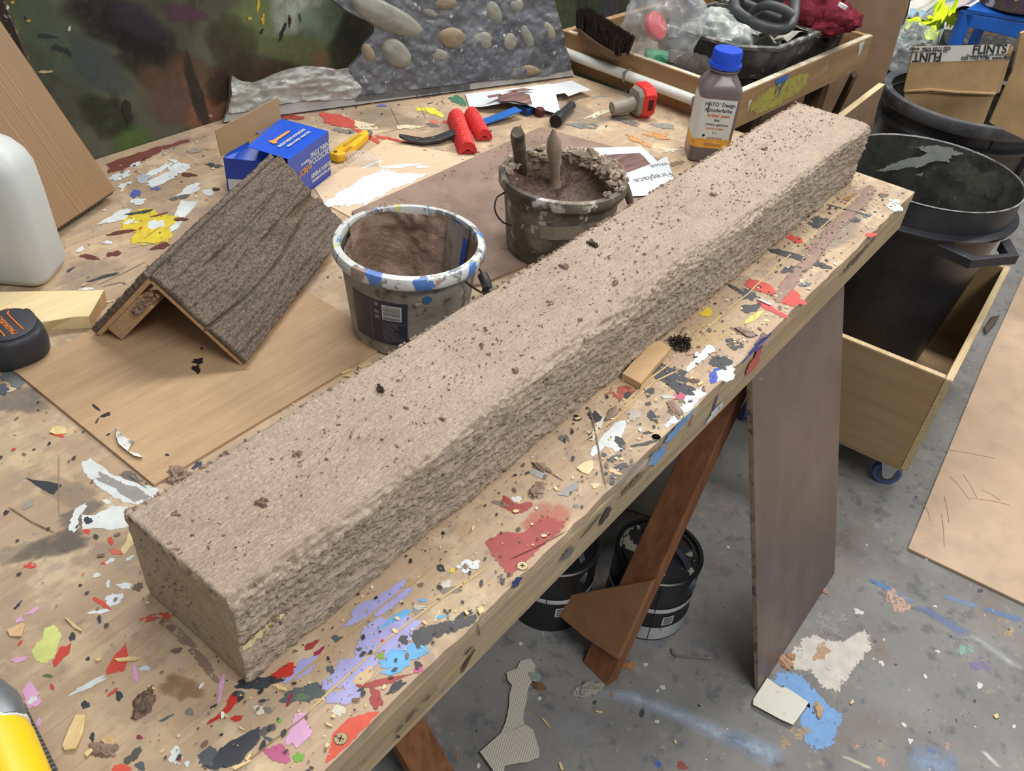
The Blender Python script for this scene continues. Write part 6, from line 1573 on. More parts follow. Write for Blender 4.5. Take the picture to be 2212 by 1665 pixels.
end = MB().box((TT / 2, TWn / 2, TH / 2), (TT, TWn - 2 * TT - .001, TH)).build('end_board', M_tray2, tray, bevel=.0015)
MB().box((TLn - TT / 2, TWn / 2, TH / 2), (TT, TWn - 2 * TT - .001, TH)).build('end_board', M_tray2, tray, bevel=.0015)
MB().box((TLn / 2, TWn / 2, .005), (TLn - 2 * TT, TWn - 2 * TT, .008)).build('tray_floor', wood('tray_floor', (140, 118, 92), (100, 82, 62), 'x', 10, .5), tray)
for c, s in (((TLn / 2, TT / 2, TH + .0006), (TLn - .004, TT - .003, .0012)), ((TT / 2, TWn / 2, TH + .0006), (TT - .003, TWn - .04, .0012))):
    MB().box(c, s).build('painted_top_edge', M_trtop, tray)
def tface(pts, col, w, name='paint_run'):
    mb = MB(); film(mb, [(x, -.0006, z) for x, z in pts], 0); mb.build(name, paint(col, w), side)
tface([(.16, .086), (.235, .087), (.225, .070), (.21, .055), (.2, .03), (.195, .055), (.185, .06), (.178, .04), (.172, .065)], (70, 112, 190), .1)
tface([(.04, .05), (.12, .07), (.3, .075), (.38, .06), (.36, .02), (.2, .006), (.08, .01)], (176, 166, 84), .55)
tface([(.62, .086), (.66, .087), (.655, .05), (.645, .04)], (210, 208, 200), .4); tface([(.05, .06), (.065, .06), (.055, .03)], (220, 218, 210), .3)
MB().tube([(-.0135, .02, .042), (-.0135, TWn - .01, .042)], .0125, 20).build('white_pipe', plain('pipe_white', (216, 220, 214), .4, .05), tray, smooth=True)
mb = MB()
for y in (.1, .3): mb.box((-.0145, y, .042), (.028, .006, .028))
mb.build('pipe_clips', plain('clip_grey', (120, 124, 120), .4), tray, bevel=.002)
# what carries the far end of the tray
trs = thing('tray_stand', 'dark wooden stand carrying the timber tray', 'stand', (*(t0 + tu * .4 + tv * .26)[:2], 0), (0, 0, math.atan2(tu[1], tu[0])))
M_dkw = wood('stand_wood', (112, 88, 62), (72, 54, 38), 'z', 10, .6)
MB().box((.08, .02, TZ - .03), (.5, .40, .058)).build('cross_rail', M_dkw, trs)
for x in (-.1, .3):
    for y in (-.155, .2): MB().box((x, y, (TZ - .06) / 2), (.045, .045, TZ - .06)).build('leg', M_dkw, trs, bevel=.002)
Mt = Matrix.Translation(tray.location) @ Matrix.Rotation(tray.rotation_euler.z, 4, 'Z')
Z0 = TZ + .0105
# sweeping brush
a_, b_ = np.array(T(1252, 62, TZ + .10)), np.array(T(1348, 128, TZ + .085)); d = nrm(b_ - a_); l = np.linalg.norm(b_ - a_)
bsh = thing('banister_brush', 'dark bristled hand brush on a wooden stock at the left of the tray', 'brush', (a_ + b_) / 2)
tw = nrm(np.cross(d, (0, 0, 1))); up = np.cross(tw, d); up = up if up[2] > 0 else -up; tw = tw if tw[0] < 0 else -tw
c = (a_ + b_) / 2
stk = []
for t_ in np.linspace(-.5, .5, 9):
    w_ = .022 * math.sqrt(max(0.05, 1 - (2 * abs(t_)) ** 6)); p = c + d * l * t_ + up * (.006 * (4 * t_ * t_))
    stk.append([p - tw * w_ - up * .011, p + tw * w_ - up * .011, p + tw * w_ + up * .008, p - tw * w_ + up * .008])
loft(stk).build('stock', wood('brush_wood', (112, 88, 66), (74, 56, 42), 'y', 12, .5), bsh, world=True, bevel=.002)
mb = MB(); r8 = random.Random(3)
for k in range(4200):
    t_ = r8.uniform(-.47, .47); v_ = r8.uniform(-.017, .017); p = c + d * l * t_ + tw * v_ + up * .006
    q = p + up * r8.uniform(.040, .048) + tw * (v_ * .25 + r8.gauss(0, .0015)) + d * (t_ * .01 + r8.gauss(0, .0015))
    s = np.array([r8.gauss(0, 1), r8.gauss(0, 1), 0]); s = nrm(s) * .0013
    mb.add([p - s, p + s, q + s * .6, q - s * .6], [(0, 1, 2, 3)])
mb.build('bristles', plain('bristle', (56, 42, 38), .7, .35, 60), bsh, world=True)['kind'] = 'stuff'
# paint roller with green core
ra, rb2 = np.array(T(1392, 128, TZ + .078)), np.array(T(1440, 133, TZ + .078)); rc_ = np.array(T(1548, 148, TZ + .07))
ro = thing('paint_roller', 'grey fleece paint roller with a green end lying in the tray', 'roller', (ra + rc_) / 2)
MB().tube([ra, rb2], .025, 28).build('green_end', plain('roller_green', (24, 140, 96), .45), ro, world=True, smooth=.8)
M_flc = layered('fleece', (110, 104, 100), [((82, 76, 74), 60, .45, .65, .8)], rough=.9, bump=.8, bscale=400, bd=.003)
nn_ = 18; MB().tube([rb2 + (rc_ - rb2) * k / nn_ for k in range(nn_ + 1)], [.0285 + .0012 * math.sin(k * 2.1) for k in range(nn_ + 1)], 36).build('sleeve', M_flc, ro, world=True, smooth=3.2)
# clear plastic bag with a red cap inside
def cloudy(name, label, cat, c, rad, m, seed, amp=.25, fr=2.2, nu_=64, nv_=36, sub='skin', flat=None, crease=.0):
    o_ = thing(name, label, cat, c); P = []
    th = np.linspace(0, 2 * PI, nu_, endpoint=False); ph = np.linspace(-PI / 2, PI / 2, nv_ + 1)
    PH, TH_ = np.meshgrid(ph, th, indexing='ij'); dq = np.c_[(np.cos(PH) * np.cos(TH_)).ravel(), (np.cos(PH) * np.sin(TH_)).ravel(), np.sin(PH).ravel()]
    k = 1 - amp + 2 * amp * fb(dq * fr + seed, (1, 1, 1), 3, seed)
    if crease: k = k + crease * (1 - np.abs(2 * fb(dq * fr * 2.2, (1, 1, 1), 2, seed + 3) - 1) - .5)
    P = dq * k[:, None] * np.array(rad)
    if flat is not None: P[:, 2] = np.maximum(P[:, 2], flat)
    i = np.arange(nv_)[:, None] * nu_; j = np.arange(nu_)[None, :]; j2 = (j + 1) % nu_
    F = np.stack([i + j, i + j2, i + nu_ + j2, i + nu_ + j], -1).reshape(-1, 4)
    arr(sub, P, F, m, o_, sharp=1.0); return o_
M_bag = glassy('bag_film', (214, 220, 222), .34, .1)
bgc = np.array(T(1430, 55, TZ + .15))
bag = cloudy('plastic_bag', 'crumpled clear plastic bag with a red lid inside lying on the tray', 'plastic bag', bgc, (.075, .09, .10), M_bag, 4, .3, 1.8, crease=.3)
bag2c = np.array(T(1548, 85, TZ + .12))
bg2 = cloudy('plastic_bag', 'milky folded plastic bag hanging behind the blue bottle cap', 'plastic bag', bag2c, (.06, .085, .055), glassy('bag_milky', (206, 212, 206), .6, .25), 9, .3, 1.6, crease=.35)
lid = thing('red_lid', 'red plastic lid seen through the clear plastic bag', 'lid', np.array(T(1410, 60, TZ + .14)), (0.9, -.5, .3))
MB().lathe([(.001, .0), (.030, .0), (.034, .004), (.034, .016), (.031, .019), (.001, .019)], 30).build('lid', plain('lid_red', (206, 52, 62), .4), lid, smooth=.6)
pk2 = thing('silver_blue_packet', 'crinkled blue and silver packet behind the clear bag', 'packet', np.array(T(1490, 30, TZ + .15)), (.5, .3, .4))
MB().grid(lambda u, v: ((u - .5) * .13, (v - .5) * .12, .02 * n3(np.array([[u * 5, v * 5, 3]]))[0] + .01 * n3(np.array([[u * 13, v * 13, 3]]))[0]), 24, 24).build('foil', layered('foil', (96, 112, 150), [((206, 210, 216), 30, .55, .62, .8), ((60, 66, 84), 20, .5, .64, .7)], rough=.25, spec=.7, bump=.3), pk2, smooth=.4)
# black plastic trays
M_blkc = layered('grubby_black', (52, 52, 52), [((96, 96, 92), 16, .5, .66, .7), ((160, 160, 152), 40, .62, .68, .7), ((92, 92, 58), 10, .6, .7, .4), ((34, 34, 34), 20, .5, .6, .5)], rough=.5, spec=.45, bump=.15)
M_blkrim = layered('grubby_rim', (92, 92, 88), [((170, 172, 166), 40, .5, .62, .8), ((60, 60, 58), 30, .5, .6, .7)], bump=.2)
def crate(name, label, outl, z0, z1, slot=None):
    o_ = thing(name, label, 'crate', (np.mean([p[0] for p in outl]), np.mean([p[1] for p in outl]), z0)); c = np.mean(np.array(outl), 0)
    O = [np.array([*p, 0]) for p in outl]; C0 = np.array([*c, 0]); sh = lambda k, z: [C0 + (p - C0) * k + np.array([0, 0, z]) for p in O]
    loft([sh(.9, z0), sh(1.0, z1), sh(.965, z1), sh(.865, z0 + .006)]).build('shell', M_blkc, o_, world=True)
    loft([sh(1.025, z1 - .008), sh(1.035, z1), sh(.955, z1 + .002), sh(.955, z1 - .006)], cap=False).build('rim', M_blkrim, o_, world=True)
    return o_
cr1 = crate('black_plastic_tray', 'grubby black plastic tray of torn paper behind the paint bottle', [(1.99, .835), (2.06, .765), (2.275, .752), (2.285, 1.05), (1.99, 1.06)], Z0 + .055, TZ + .145)
cr2 = crate('black_plastic_crate', 'black plastic crate with a hand slot holding maroon fibres', [(2.30, .765), (2.50, .752), (2.515, 1.06), (2.31, 1.07)], Z0 + .002, TZ + .15)
MB().box((2.40, .755, TZ + .115), (.085, .012, .035)).build('hand_slot', plain('slot_black', (14, 14, 14), .8), cr2, world=True, bevel=.004)
MB().box((2.415, .747, TZ + .122), (.018, .006, .03)).build('latch', plain('latch_grey', (150, 152, 150), .4), cr2, world=True, bevel=.002)
und = thing('dark_packing_block', 'dark packing box under the grubby black tray', 'box', (2.13, .9, Z0))
MB().box((0, 0, .027), (.2, .2, .052)).build('block', plain('dark_block', (34, 30, 28), .7), und, bevel=.002)
PAP_L = ['crumpled off-white paper at the near left of the black tray', 'crumpled off-white paper in the middle of the black tray', 'torn paper under the rubber strap loop', 'folded paper at the far left of the black tray', 'torn paper at the right end of the black tray']
for k, (px, py, s, rz) in enumerate(((1650, 90, .10, .3), (1690, 80, .11, 1.1), (1735, 72, .10, -.2), (1640, 75, .09, .8), (1770, 62, .09, .5))):
    p = T(px, py, TZ + .13); o_ = thing('crumpled_paper', PAP_L[k], 'paper', p, (.2 * (-1) ** k, .25, rz), 'papers in the black tray')
    MB().grid(lambda u, v: ((u - .5) * s, (v - .5) * s * .8, .05 * abs(n3(np.array([[u * 2.6 + k * 5, v * 2.6, k]]))[0] - .5)), 7, 7).build('sheet', plain('offwhite', (206, 204, 192), .7, .06, 20), o_)
# black rubber hose / strap bundle
hs = thing('black_rubber_strap', 'loop of flat black rubber strap lying on the black tray', 'strap', T(1650, 40, TZ + .17))
pts = [T(*p) for p in ((1585, 5, TZ + .2), (1592, 25, TZ + .19), (1625, 48, TZ + .17), (1665, 62, TZ + .165), (1695, 62, TZ + .17), (1710, 48, TZ + .18), (1716, 20, TZ + .20), (1716, -20, TZ + .22))]
def smoothpath(P, k=6):
    P = [np.array(p, float) for p in P]; out = []
    for i in range(len(P) - 1):
        p0, p1, p2, p3 = P[max(i - 1, 0)], P[i], P[i + 1], P[min(i + 2, len(P) - 1)]
        for q in range(k):
            t_ = q / k; out.append(.5 * ((2 * p1) + (-p0 + p2) * t_ + (2 * p0 - 5 * p1 + 4 * p2 - p3) * t_ ** 2 + (-p0 + 3 * p1 - 3 * p2 + p3) * t_ ** 3))
    out.append(P[-1]); return out
M_hose = plain('hose_black', (62, 64, 66), .5, .15, 30)
MB().tube(smoothpath(pts), .0135, 14).build('outer_loop', M_hose, hs, world=True, smooth=True)
pts = [T(*p) for p in ((1625, 28, TZ + .18), (1655, 12, TZ + .21), (1690, 20, TZ + .21), (1712, 35, TZ + .2))]
MB().tube(smoothpath(pts), .012, 12).build('inner_strap', M_hose, hs, world=True, smooth=True)
pts = [T(*p) for p in ((1600, 8, TZ + .19), (1640, 25, TZ + .175), (1690, 45, TZ + .17))]
MB().tube(smoothpath(pts), .016, 12).build('inner_fold', plain('hose_dark', (38, 38, 40), .5), hs, world=True, smooth=True)
M_fib = layered('maroon_fibre', (120, 44, 56), [((84, 28, 40), 30, .45, .62, .8), ((150, 74, 84), 90, .6, .7, .6)], rough=.95, spec=.1, bump=1.0, bscale=160, bd=.006)
MAR_L = ['leftmost lump of maroon wadding beside the rubber strap', 'maroon wadding lump under the white bottle top', 'maroon wadding lump at the back of the heap', 'small maroon wadding lump at the right edge of the crate', 'maroon wadding lump lowest at the front of the crate']
for k, (px, py, r, z) in enumerate(((1745, 22, .07, .17), (1795, 35, .065, .165), (1770, 5, .06, .19), (1825, 42, .045, .16), (1780, 52, .05, .15))):
    cloudy('maroon_sponge', MAR_L[k], 'wadding', T(px, py, TZ + z), (r, r, r * .6), M_fib, 20 + k, .28, 3.2, 40, 22, sub='wadding')['group'] = 'maroon wadding'
ch = thing('bottle_top', 'small white and dark cap lying on the maroon wadding', 'cap', T(1818, 16, TZ + .205), (.3, .2, 0)); MB().lathe([(.001, 0), (.012, 0), (.012, .008), (.001, .009)], 16).build('cap', plain('capw', (220, 216, 216), .5), ch)
bl_ = thing('cyan_ball', 'bright cyan plastic ball showing behind the paint bottle', 'ball', T(1617, 185, Z0))
mb = MB(); mb.lathe([(max(.0005, .0285 * math.cos(a)), .0285 + .0285 * math.sin(a)) for a in np.linspace(-PI / 2, PI / 2, 20)], 32); mb.build('ball', plain('cyan', (92, 208, 214), .35, .04), bl_, smooth=True)
MB().lathe([(.010, .055), (.010, .072), (.0085, .075), (.001, .0755)], 16).build('neck', plain('mint', (112, 206, 170), .4), bl_, smooth=True)
yb = thing('yellow_scrap', 'small yellow scrap lying in the shadow of the tray', 'scrap', T(1665, 160, Z0)); MB().grid(lambda u, v: ((u - .5) * .04, (v - .5) * .012, .006 * math.sin(u * 5)), 6, 2).build('scrap', plain('yscrap', (190, 170, 60), .6), yb)

# ================================================================== below and beyond the bench
M_bin = layered('bin_black', (44, 45, 50), [((62, 62, 66), 10, .5, .7, .6), ((120, 120, 118), 90, .7, .74, .6)], rough=.36, spec=.5, bump=.05)
M_binin = layered('bin_inside', (62, 62, 58), [((92, 92, 86), 10, .5, .68, .7), ((38, 40, 38), 16, .5, .64, .7), ((132, 132, 124), 50, .64, .7, .6)], rough=.5, bump=.15)


def bin_(label, c, z0, h, r, rb, lipdown):
    o_ = thing('rubbish_bin', label, 'bin', (c[0], c[1], z0))
    MB().lathe([(.002, .004), (rb - .01, .004), (rb, 0), (rb + .002, .006), (r - .012, h - .13), (r - .006, h - .085)], 96).build('shell', M_bin, o_, smooth=.6)
    MB().lathe([(r - .006, h - .086), (r + .014, h - .082), (r + .016, h - .074), (r - .002, h - .066), (r - .001, h - .004), (r + .002, h), (r - .001, h + .0015), (r - .004, h)], 96).build('collar', M_bin, o_, smooth=.5)
    MB().lathe([(r - .004, h), (r - .01, h - .09), (rb - .004, .01), (.002, .01)], 96).build('lining', M_binin, o_, smooth=.6)
    return o_


b1c = (2.436, .404); binA = bin_('near black rubbish bin standing in the plywood trolley crate', b1c, .135, .565, .235, .165, True)
# worn silver line on the rim, pale smear inside, moulded handles
M_wornrim = layered('worn_rim', (150, 152, 150), [((70, 72, 72), 30, .46, .6, .8)], rough=.4, bump=.1)
MB().lathe([(.2375, .5655), (.236, .5672), (.2335, .5668)], 96).build('worn_rim_line', M_wornrim, binA, smooth=True)


def bin_handle(o_, ang, z, r):
    ca, sa = math.cos(ang), math.sin(ang); X = Vector((-sa, ca, 0)); Yv = Vector((ca, sa, 0))
    def P(u, v, w): return Vector((ca * r, sa * r, z)) + X * u + Yv * v + Vector((0, 0, w))
    outr = [(-.112, -.016), (-.072, .066), (.072, .066), (.112, -.016)]; inn = [(-.074, -.006), (-.050, .050), (.050, .050), (.074, -.006)]
    mb = MB(); vs = []; fs = []
    for w in (.012, -.014):
        vs += [P(u, v, w) for u, v in outr] + [P(u, v, w) for u, v in inn]
    for i in range(3):
        fs += [(i, i + 1, 5 + i, 4 + i), (8 + i, 12 + i, 13 + i, 9 + i), (i, 8 + i, 9 + i, i + 1), (4 + i, 5 + i, 13 + i, 12 + i)]
    fs += [(0, 4, 12, 8), (3, 11, 15, 7)]
    mb.add(vs, fs); return mb.build('handle', M_bin, o_, bevel=.002)


bin_handle(binA, math.radians(234), .468, .243); bin_handle(binA, math.radians(54), .470, .243)
def bin_wrap(o_, a0, a1, z0, z1, r0, r1, m, name):
    return MB().grid(lambda u, v: ((r0 + (r1 - r0) * v) * math.cos(math.radians(a0 + (a1 - a0) * u)), (r0 + (r1 - r0) * v) * math.sin(math.radians(a0 + (a1 - a0) * u)), z0 + (z1 - z0) * v), 20, 6).build(name, m, o_, smooth=True)


def cyl_hit(px, py, c, r):
    """far hit of the viewing ray with the bin's inner wall"""
    d = ray(px, py); o = CAMP[:2] - np.array(c); dx = d[:2]; A_ = dx @ dx; B_ = 2 * o @ dx; C_ = o @ o - r * r
    t_ = (-B_ + math.sqrt(max(0, B_ * B_ - 4 * A_ * C_))) / (2 * A_); return CAMP + d * t_


def bin_stain(pts, c, m, nm):
    P2 = np.array(pts); cc = P2.mean(0); n_ = len(P2); mb = MB(); vs = []; at = []
    for s_, e_ in ((1, 0.0), (.85, .4), (.72, .75), (.5, .9), (.25, 1.0)):
        for q in P2: vs.append(cyl_hit(*(cc + (q - cc) * s_), b1c, .2225)); at.append(e_)
    vs.append(cyl_hit(*cc, b1c, .2225)); at.append(1.0)
    fs = [(r * n_ + i, r * n_ + (i + 1) % n_, (r + 1) * n_ + (i + 1) % n_, (r + 1) * n_ + i) for r in range(4) for i in range(n_)] + [(4 * n_ + i, 4 * n_ + (i + 1) % n_, 5 * n_) for i in range(n_)]
    mb.add(vs, fs, at); mb.build(nm, m, binA, world=True)


bin_stain(blob_px(1985, 347, 78, 14, -14, .3), 0, paint((170, 176, 172), .2), 'pale_smear'); bin_stain(blob_px(2030, 330, 48, 16, 4, .3), 0, paint((170, 176, 172), .2), 'pale_smear')
bin_stain(blob_px(1985, 380, 14, 5, -30, .4), 0, paint((150, 154, 150), .3), 'pale_smear'); bin_stain(blob_px(2095, 425, 9, 22, 20, .3), 0, paint((14, 14, 14), .1), 'dark_stain')
bin_stain(blob_px(2110, 390, 60, 40, 20, .3), 0, soft((110, 110, 100), .8), 'dusty_patch'); bin_stain(blob_px(1910, 330, 30, 30, 0, .3), 0, soft((80, 88, 70), .8), 'dusty_patch')

b2c = (3.118, .495); binB = bin_('far black rubbish bin with flattened cardboard sticking out', b2c, 0.0, .70, .252, .19, True)
MB().lathe([(.240, .668), (.266, .666), (.270, .672), (.270, .698), (.266, .705), (.246, .706), (.240, .70)], 96).build('thick_rim', layered('grey_rim', (78, 80, 84), [((110, 112, 112), 20, .5, .66, .7), ((150, 152, 150), 60, .66, .7, .6)], rough=.45), binB, smooth=.7)
mb = MB()
for a_ in (215, 255, 180): a_ = math.radians(a_); MB().box((.245 * math.cos(a_), .245 * math.sin(a_), .56), (.012, .012, .2)).build('rib', M_bin, binB)
# cardboard: panel folded across the middle, tape strip with print
M_cardb = layered('cardboard', (178, 148, 108), [((160, 130, 92), 7, .45, .68, .6), ((190, 162, 122), 20, .55, .7, .4)], rough=.8, spec=.15, bump=.06)
cpn = nrm(np.array([-.80, -.55, .25])); cp0 = np.array([3.10, .52, .85])
def cp(px, py, o=0.0): return onp(px, py, cp0 + cpn * o, cpn)
cbx = thing('flattened_cardboard', 'flattened brown cardboard box with printed tape sticking out of the far bin', 'cardboard', (3.12, .5, .45))
up4 = [(1973, 103), (2183, 97), (2150, 202), (1952, 196)]; lo4 = [(1953, 198), (2149, 203), (2128, 262), (1965, 236)]
def sheet3(pts, th, m, name, par, off=0.0):
    A_ = [cp(x, y, off) for x, y in pts]; return MB().hexa([p - cpn * th for p in A_], A_).build(name, m, par, world=True)
sheet3(up4, .006, M_cardb, 'upper_panel', cbx)
sheet3([(1953, 198), (2149, 203), (2100, 330), (1960, 300)], .006, M_cardb, 'lower_panel', cbx, -.012)
sheet3([(1976, 100), (2186, 96), (2183, 100), (1973, 106)], .008, M_cardb, 'top_fold', cbx, .001)
MB().tube([cp(1953, 197, -.004), cp(2010, 194, .004), cp(2060, 199, .004), cp(2149, 203, -.002)], .005, 8).build('crease', M_cardb, cbx, world=True, smooth=True)
sheet3([(2178, 105), (2190, 100), (2160, 198), (2148, 205)], .004, M_cardb, 'side_flap', cbx, -.010)
tp4 = sheet3([(1976, 101), (2181, 96), (2170, 128), (1967, 136)], .001, plain('tape_white', (208, 208, 198), .4, .04), 'tape_strip', cbx, .0012)
Xc = cp(2170, 112, .003) - cp(1985, 117, .003); Yc = cp(2080, 100, .003) - cp(2077, 130, .003)
def ct(s, px, py, size, flip=False, sx=1.0, bold=0.0006, sh=0.0):
    o3 = cp(px, py, .0032) - np.array(tp4.parent.location)
    text(s, size, plain('tape_print', (44, 42, 44), .5), tp4, frame(o3, -Xc if flip else Xc, -Yc if flip else Yc), sx=sx, bold=bold, shear=sh, ext=.0003)
ct('FLINTS', 2138, 107.5, .036, sx=.95, bold=.0009); ct('The one stop shop that delivers to you', 2137, 118.5, .0105, sx=.86, sh=.2, bold=0); ct('020 7703 9786  www.flints.c', 2135, 125, .0150, sx=.95, bold=.0003)
ct('FLINT', 2003, 123, .036, True, sx=.95, bold=.0009); ct('The one stop shop that delivers', 2006, 112, .0105, True, sx=.86, sh=.2, bold=0); ct('020 7703 9786  www', 2009, 105.5, .0150, True, sx=.95, bold=.0003)
cb2 = thing('cardboard_box_side', 'brown corrugated box edge standing at the right of the far bin', 'cardboard', (3.22, .36, .5))
pn2 = nrm(np.array([-.9, .1, 0])); q0 = np.array(T(2185, 75, 1.02)) 
A_ = [onp(x, y, q0, nrm(np.array([-.75, -.65, .1]))) for x, y in ((2206, 72), (2290, 40), (2270, 330), (2140, 266), (2187, 160))]
MB().hexa([p + np.array([.008, .006, 0]) for p in A_], A_).build('panel', M_cardb, cb2, world=True)

# plywood trolley crate with castors
tc0 = np.array([1.978, .1, 0]); tcu = nrm(np.array([.65, .033, 0])); tcv = np.array([-tcu[1], tcu[0], 0])
CL, CWd, c0z, c1z, th_ = .70, .54, .112, .412, .018
tro = thing('plywood_trolley', 'plywood box trolley on castors holding the near rubbish bin', 'trolley', (tc0[0], tc0[1], 0), (0, 0, math.atan2(tcu[1], tcu[0])))
M_crt = wood('trolley_ply', (166, 140, 102), (140, 112, 76), 'y', 8, .5); M_crtx = wood('trolley_ply_side', (166, 140, 102), (140, 112, 76), 'x', 8, .5); M_plyedge = wood('ply_edge', (206, 186, 146), (160, 130, 92), 'x', 30, .6)
mid = (c0z + c1z) / 2; hh = c1z - c0z
def board(c, s, m, nm, ed=True):
    o_ = MB().box(c, s).build(nm, m, tro, bevel=.001, seg=1)
    if ed: MB().box((c[0], c[1], c[2] + s[2] / 2 + .0006), (s[0] - .002, s[1] - .002, .0012)).build('ply_edge', M_plyedge, o_)
    return o_
board((th_ / 2, CWd / 2, mid), (th_, CWd - 2 * th_ - .001, hh), M_crt, 'end_board'); board((CL - th_ / 2, CWd / 2, mid), (th_, CWd - 2 * th_ - .001, hh), M_crt, 'end_board')
board((CL / 2, th_ / 2, mid), (CL, th_, hh), M_crtx, 'side_board'); board((CL / 2, CWd - th_ / 2, mid), (CL, th_, hh), M_crtx, 'side_board')
MB().box((-.0006, th_ / 2, mid), (.0012, th_ - .002, hh - .002)).build('ply_edge', M_plyedge, tro)
MB().box((CL / 2, CWd / 2, c0z + .009), (CL - 2 * th_, CWd - 2 * th_, .018)).build('bottom_board', M_crtx, tro)
MB().box((CL / 2, CWd / 2, c0z - .0085), (CL - .02, CWd - .02, .015)).build('base_frame', M_plyedge, tro)
M_cast = plain('castor_blue', (72, 92, 138), .5, .1); M_brk = plain('zinc', (190, 196, 196), .4, .06, metal=.4); M_hub = plain('hub_grey', (84, 82, 80), .5)
for x, y, rz in ((.060, .045, -1.25), (.060, .215, -1.4), (.055, CWd - .07, .9), (CL - .06, .07, .3), (CL - .06, CWd - .07, .2)):
    w_ = MB().lathe([(.0005, -.011), (.020, -.012), (.026, -.010), (.030, -.012), (.036, -.011), (.038, -.006), (.038, .006), (.036, .011), (.030, .012), (.026, .010), (.020, .012), (.0005, .011)], 40)
    Mx = Matrix.Translation((x, y, .038)) @ Matrix.Rotation(rz, 4, 'Z') @ Matrix.Rotation(PI / 2, 4, 'X')
    wo = w_.xf(Mx).build('castor_wheel', M_cast, tro, smooth=.6)
    MB().lathe([(.0005, -.0135), (.024, -.0130), (.0245, -.012)], 30).lathe([(.0245, .012), (.024, .0130), (.0005, .0135)], 30).xf(Mx).build('hub', M_hub, wo)
    mb = MB()
    for s in (-1, 1):
        pr = [(-.030, .050), (.022, .050), (.012, -.004), (.005, -.012), (-.005, -.012), (-.012, -.004)]
        A_ = [Vector((u, v, s * .0150)) for u, v in pr]; B_ = [Vector((u, v, s * .0175)) for u, v in pr]
        mb.hexa(A_, B_)
    mb.box((0, .054, 0), (.06, .004, .05)); mb.xf(Mx); mb.build('castor_bracket', M_brk, tro)
# hardboard sheet on the floor at the right
M_hb = layered('hardboard', (192, 166, 140), [((182, 154, 127), 3, .45, .7, .5), ((200, 175, 149), 6, .5, .7, .4), ((96, 70, 52), 260, .7, .74, .7), ((130, 100, 78), 40, .7, .74, .5)], rough=.5, spec=.35, bump=.03)
hp_ = [(1.832, .010), (1.854, -.30), (1.9, -.95), (3.72, -.86), (3.62, .132), (2.8, .083)]
hbo = thing('hardboard_sheet', 'large tan hardboard sheet lying flat on the floor at the right', 'hardboard', (2.7, -.4, .0015))
MB().hexa([(x, y, .0015) for x, y in hp_], [(x, y, .0075) for x, y in hp_]).build('board', M_hb, hbo, world=True)
mb = MB(); r9 = random.Random(6)
for (x, y, a_, l_) in ((2050, 1130, 100, .1), (2040, 1180, 95, .12), (2095, 1080, 130, .09), (2110, 1075, 120, .09), (2150, 990, 170, .16), (2010, 1125, 110, .06), (2160, 1080, 150, .05), (2180, 1090, 170, .1)):
    p = np.array(T(x, y, .0078)); q = np.array(T(x + 40 * math.cos(math.radians(a_)), y - 40 * math.sin(math.radians(a_)), .0078)); d = nrm(q - p)
    stroke(mb, [p, p + d * l_ * .5 + np.array([.004, 0, 0]), p + d * l_], .0009)
mb.build('scratches', plain('scratch', (140, 108, 84), .6), hbo, world=True)
bmp = thing('wood_scrap', 'dark splintered wood scrap on the floor edge of the trolley', 'wood scrap', T(2140, 690))
MB().hexa([T(x, y, .002) for x, y in ((2126, 705), (2140, 685), (2160, 680), (2150, 700), (2130, 722))], [T(x, y, .014) for x, y in ((2126, 705), (2142, 690), (2159, 681), (2148, 699), (2130, 720))]).build('scrap', plain('scrap_dark', (86, 74, 66), .7, .2), bmp, world=True)

# brown painted panel leaning under the bench edge
M_pan = layered('brown_panel', (106, 90, 84), [((88, 76, 70), 4, .4, .7, .6, (1, 1, .3)), ((124, 104, 94), 9, .5, .72, .4, (2, 1, .2)), ((180, 172, 164), 160, .72, .75, .5)], rough=.4, spec=.45, bump=.04)
x0, x1 = 1.207, 1.63; la = math.atan2(.225, .745)
pa = thing('brown_board', 'tall dark brown painted board leaning under the bench edge', 'board', (x0, .1235, 0), (0, 0, 0))
pn = MB().hexa([(0, 0, .0005), (x1 - x0, 0, .0005), (x1 - x0, .009, .003), (0, .009, .003)], [(0, .228, .765), (x1 - x0, .228, .765), (x1 - x0, .237, .762), (0, .237, .762)]).build('board', M_pan, pa)
MB().hexa([(-.0015, .001, .0006), (0, .001, .0006), (0, .0088, .003), (-.0015, .0088, .003)], [(-.0015, .229, .763), (0, .229, .763), (0, .2368, .761), (-.0015, .2368, .761)]).build('raw_edge', layered('raw_edge', (150, 128, 104), [((60, 46, 38), 40, .5, .62, .8)], bump=.2), pn)
# A-frame trestle under the bench: splayed leg, gusset, rail
M_leg = wood('trestle_pine', (150, 100, 66), (96, 58, 38), 'z', 7, .75); M_leg2 = wood('trestle_ply', (156, 116, 78), (120, 84, 52), 'x', 6, .4)
tre = thing('trestle', 'brown wooden A-frame trestle with a plywood gusset under the bench', 'trestle', (1.02, .5, 0))
f0 = [np.array(T(x, y, 0.0)) for x, y in ((1258, 1430), (1312, 1483))]
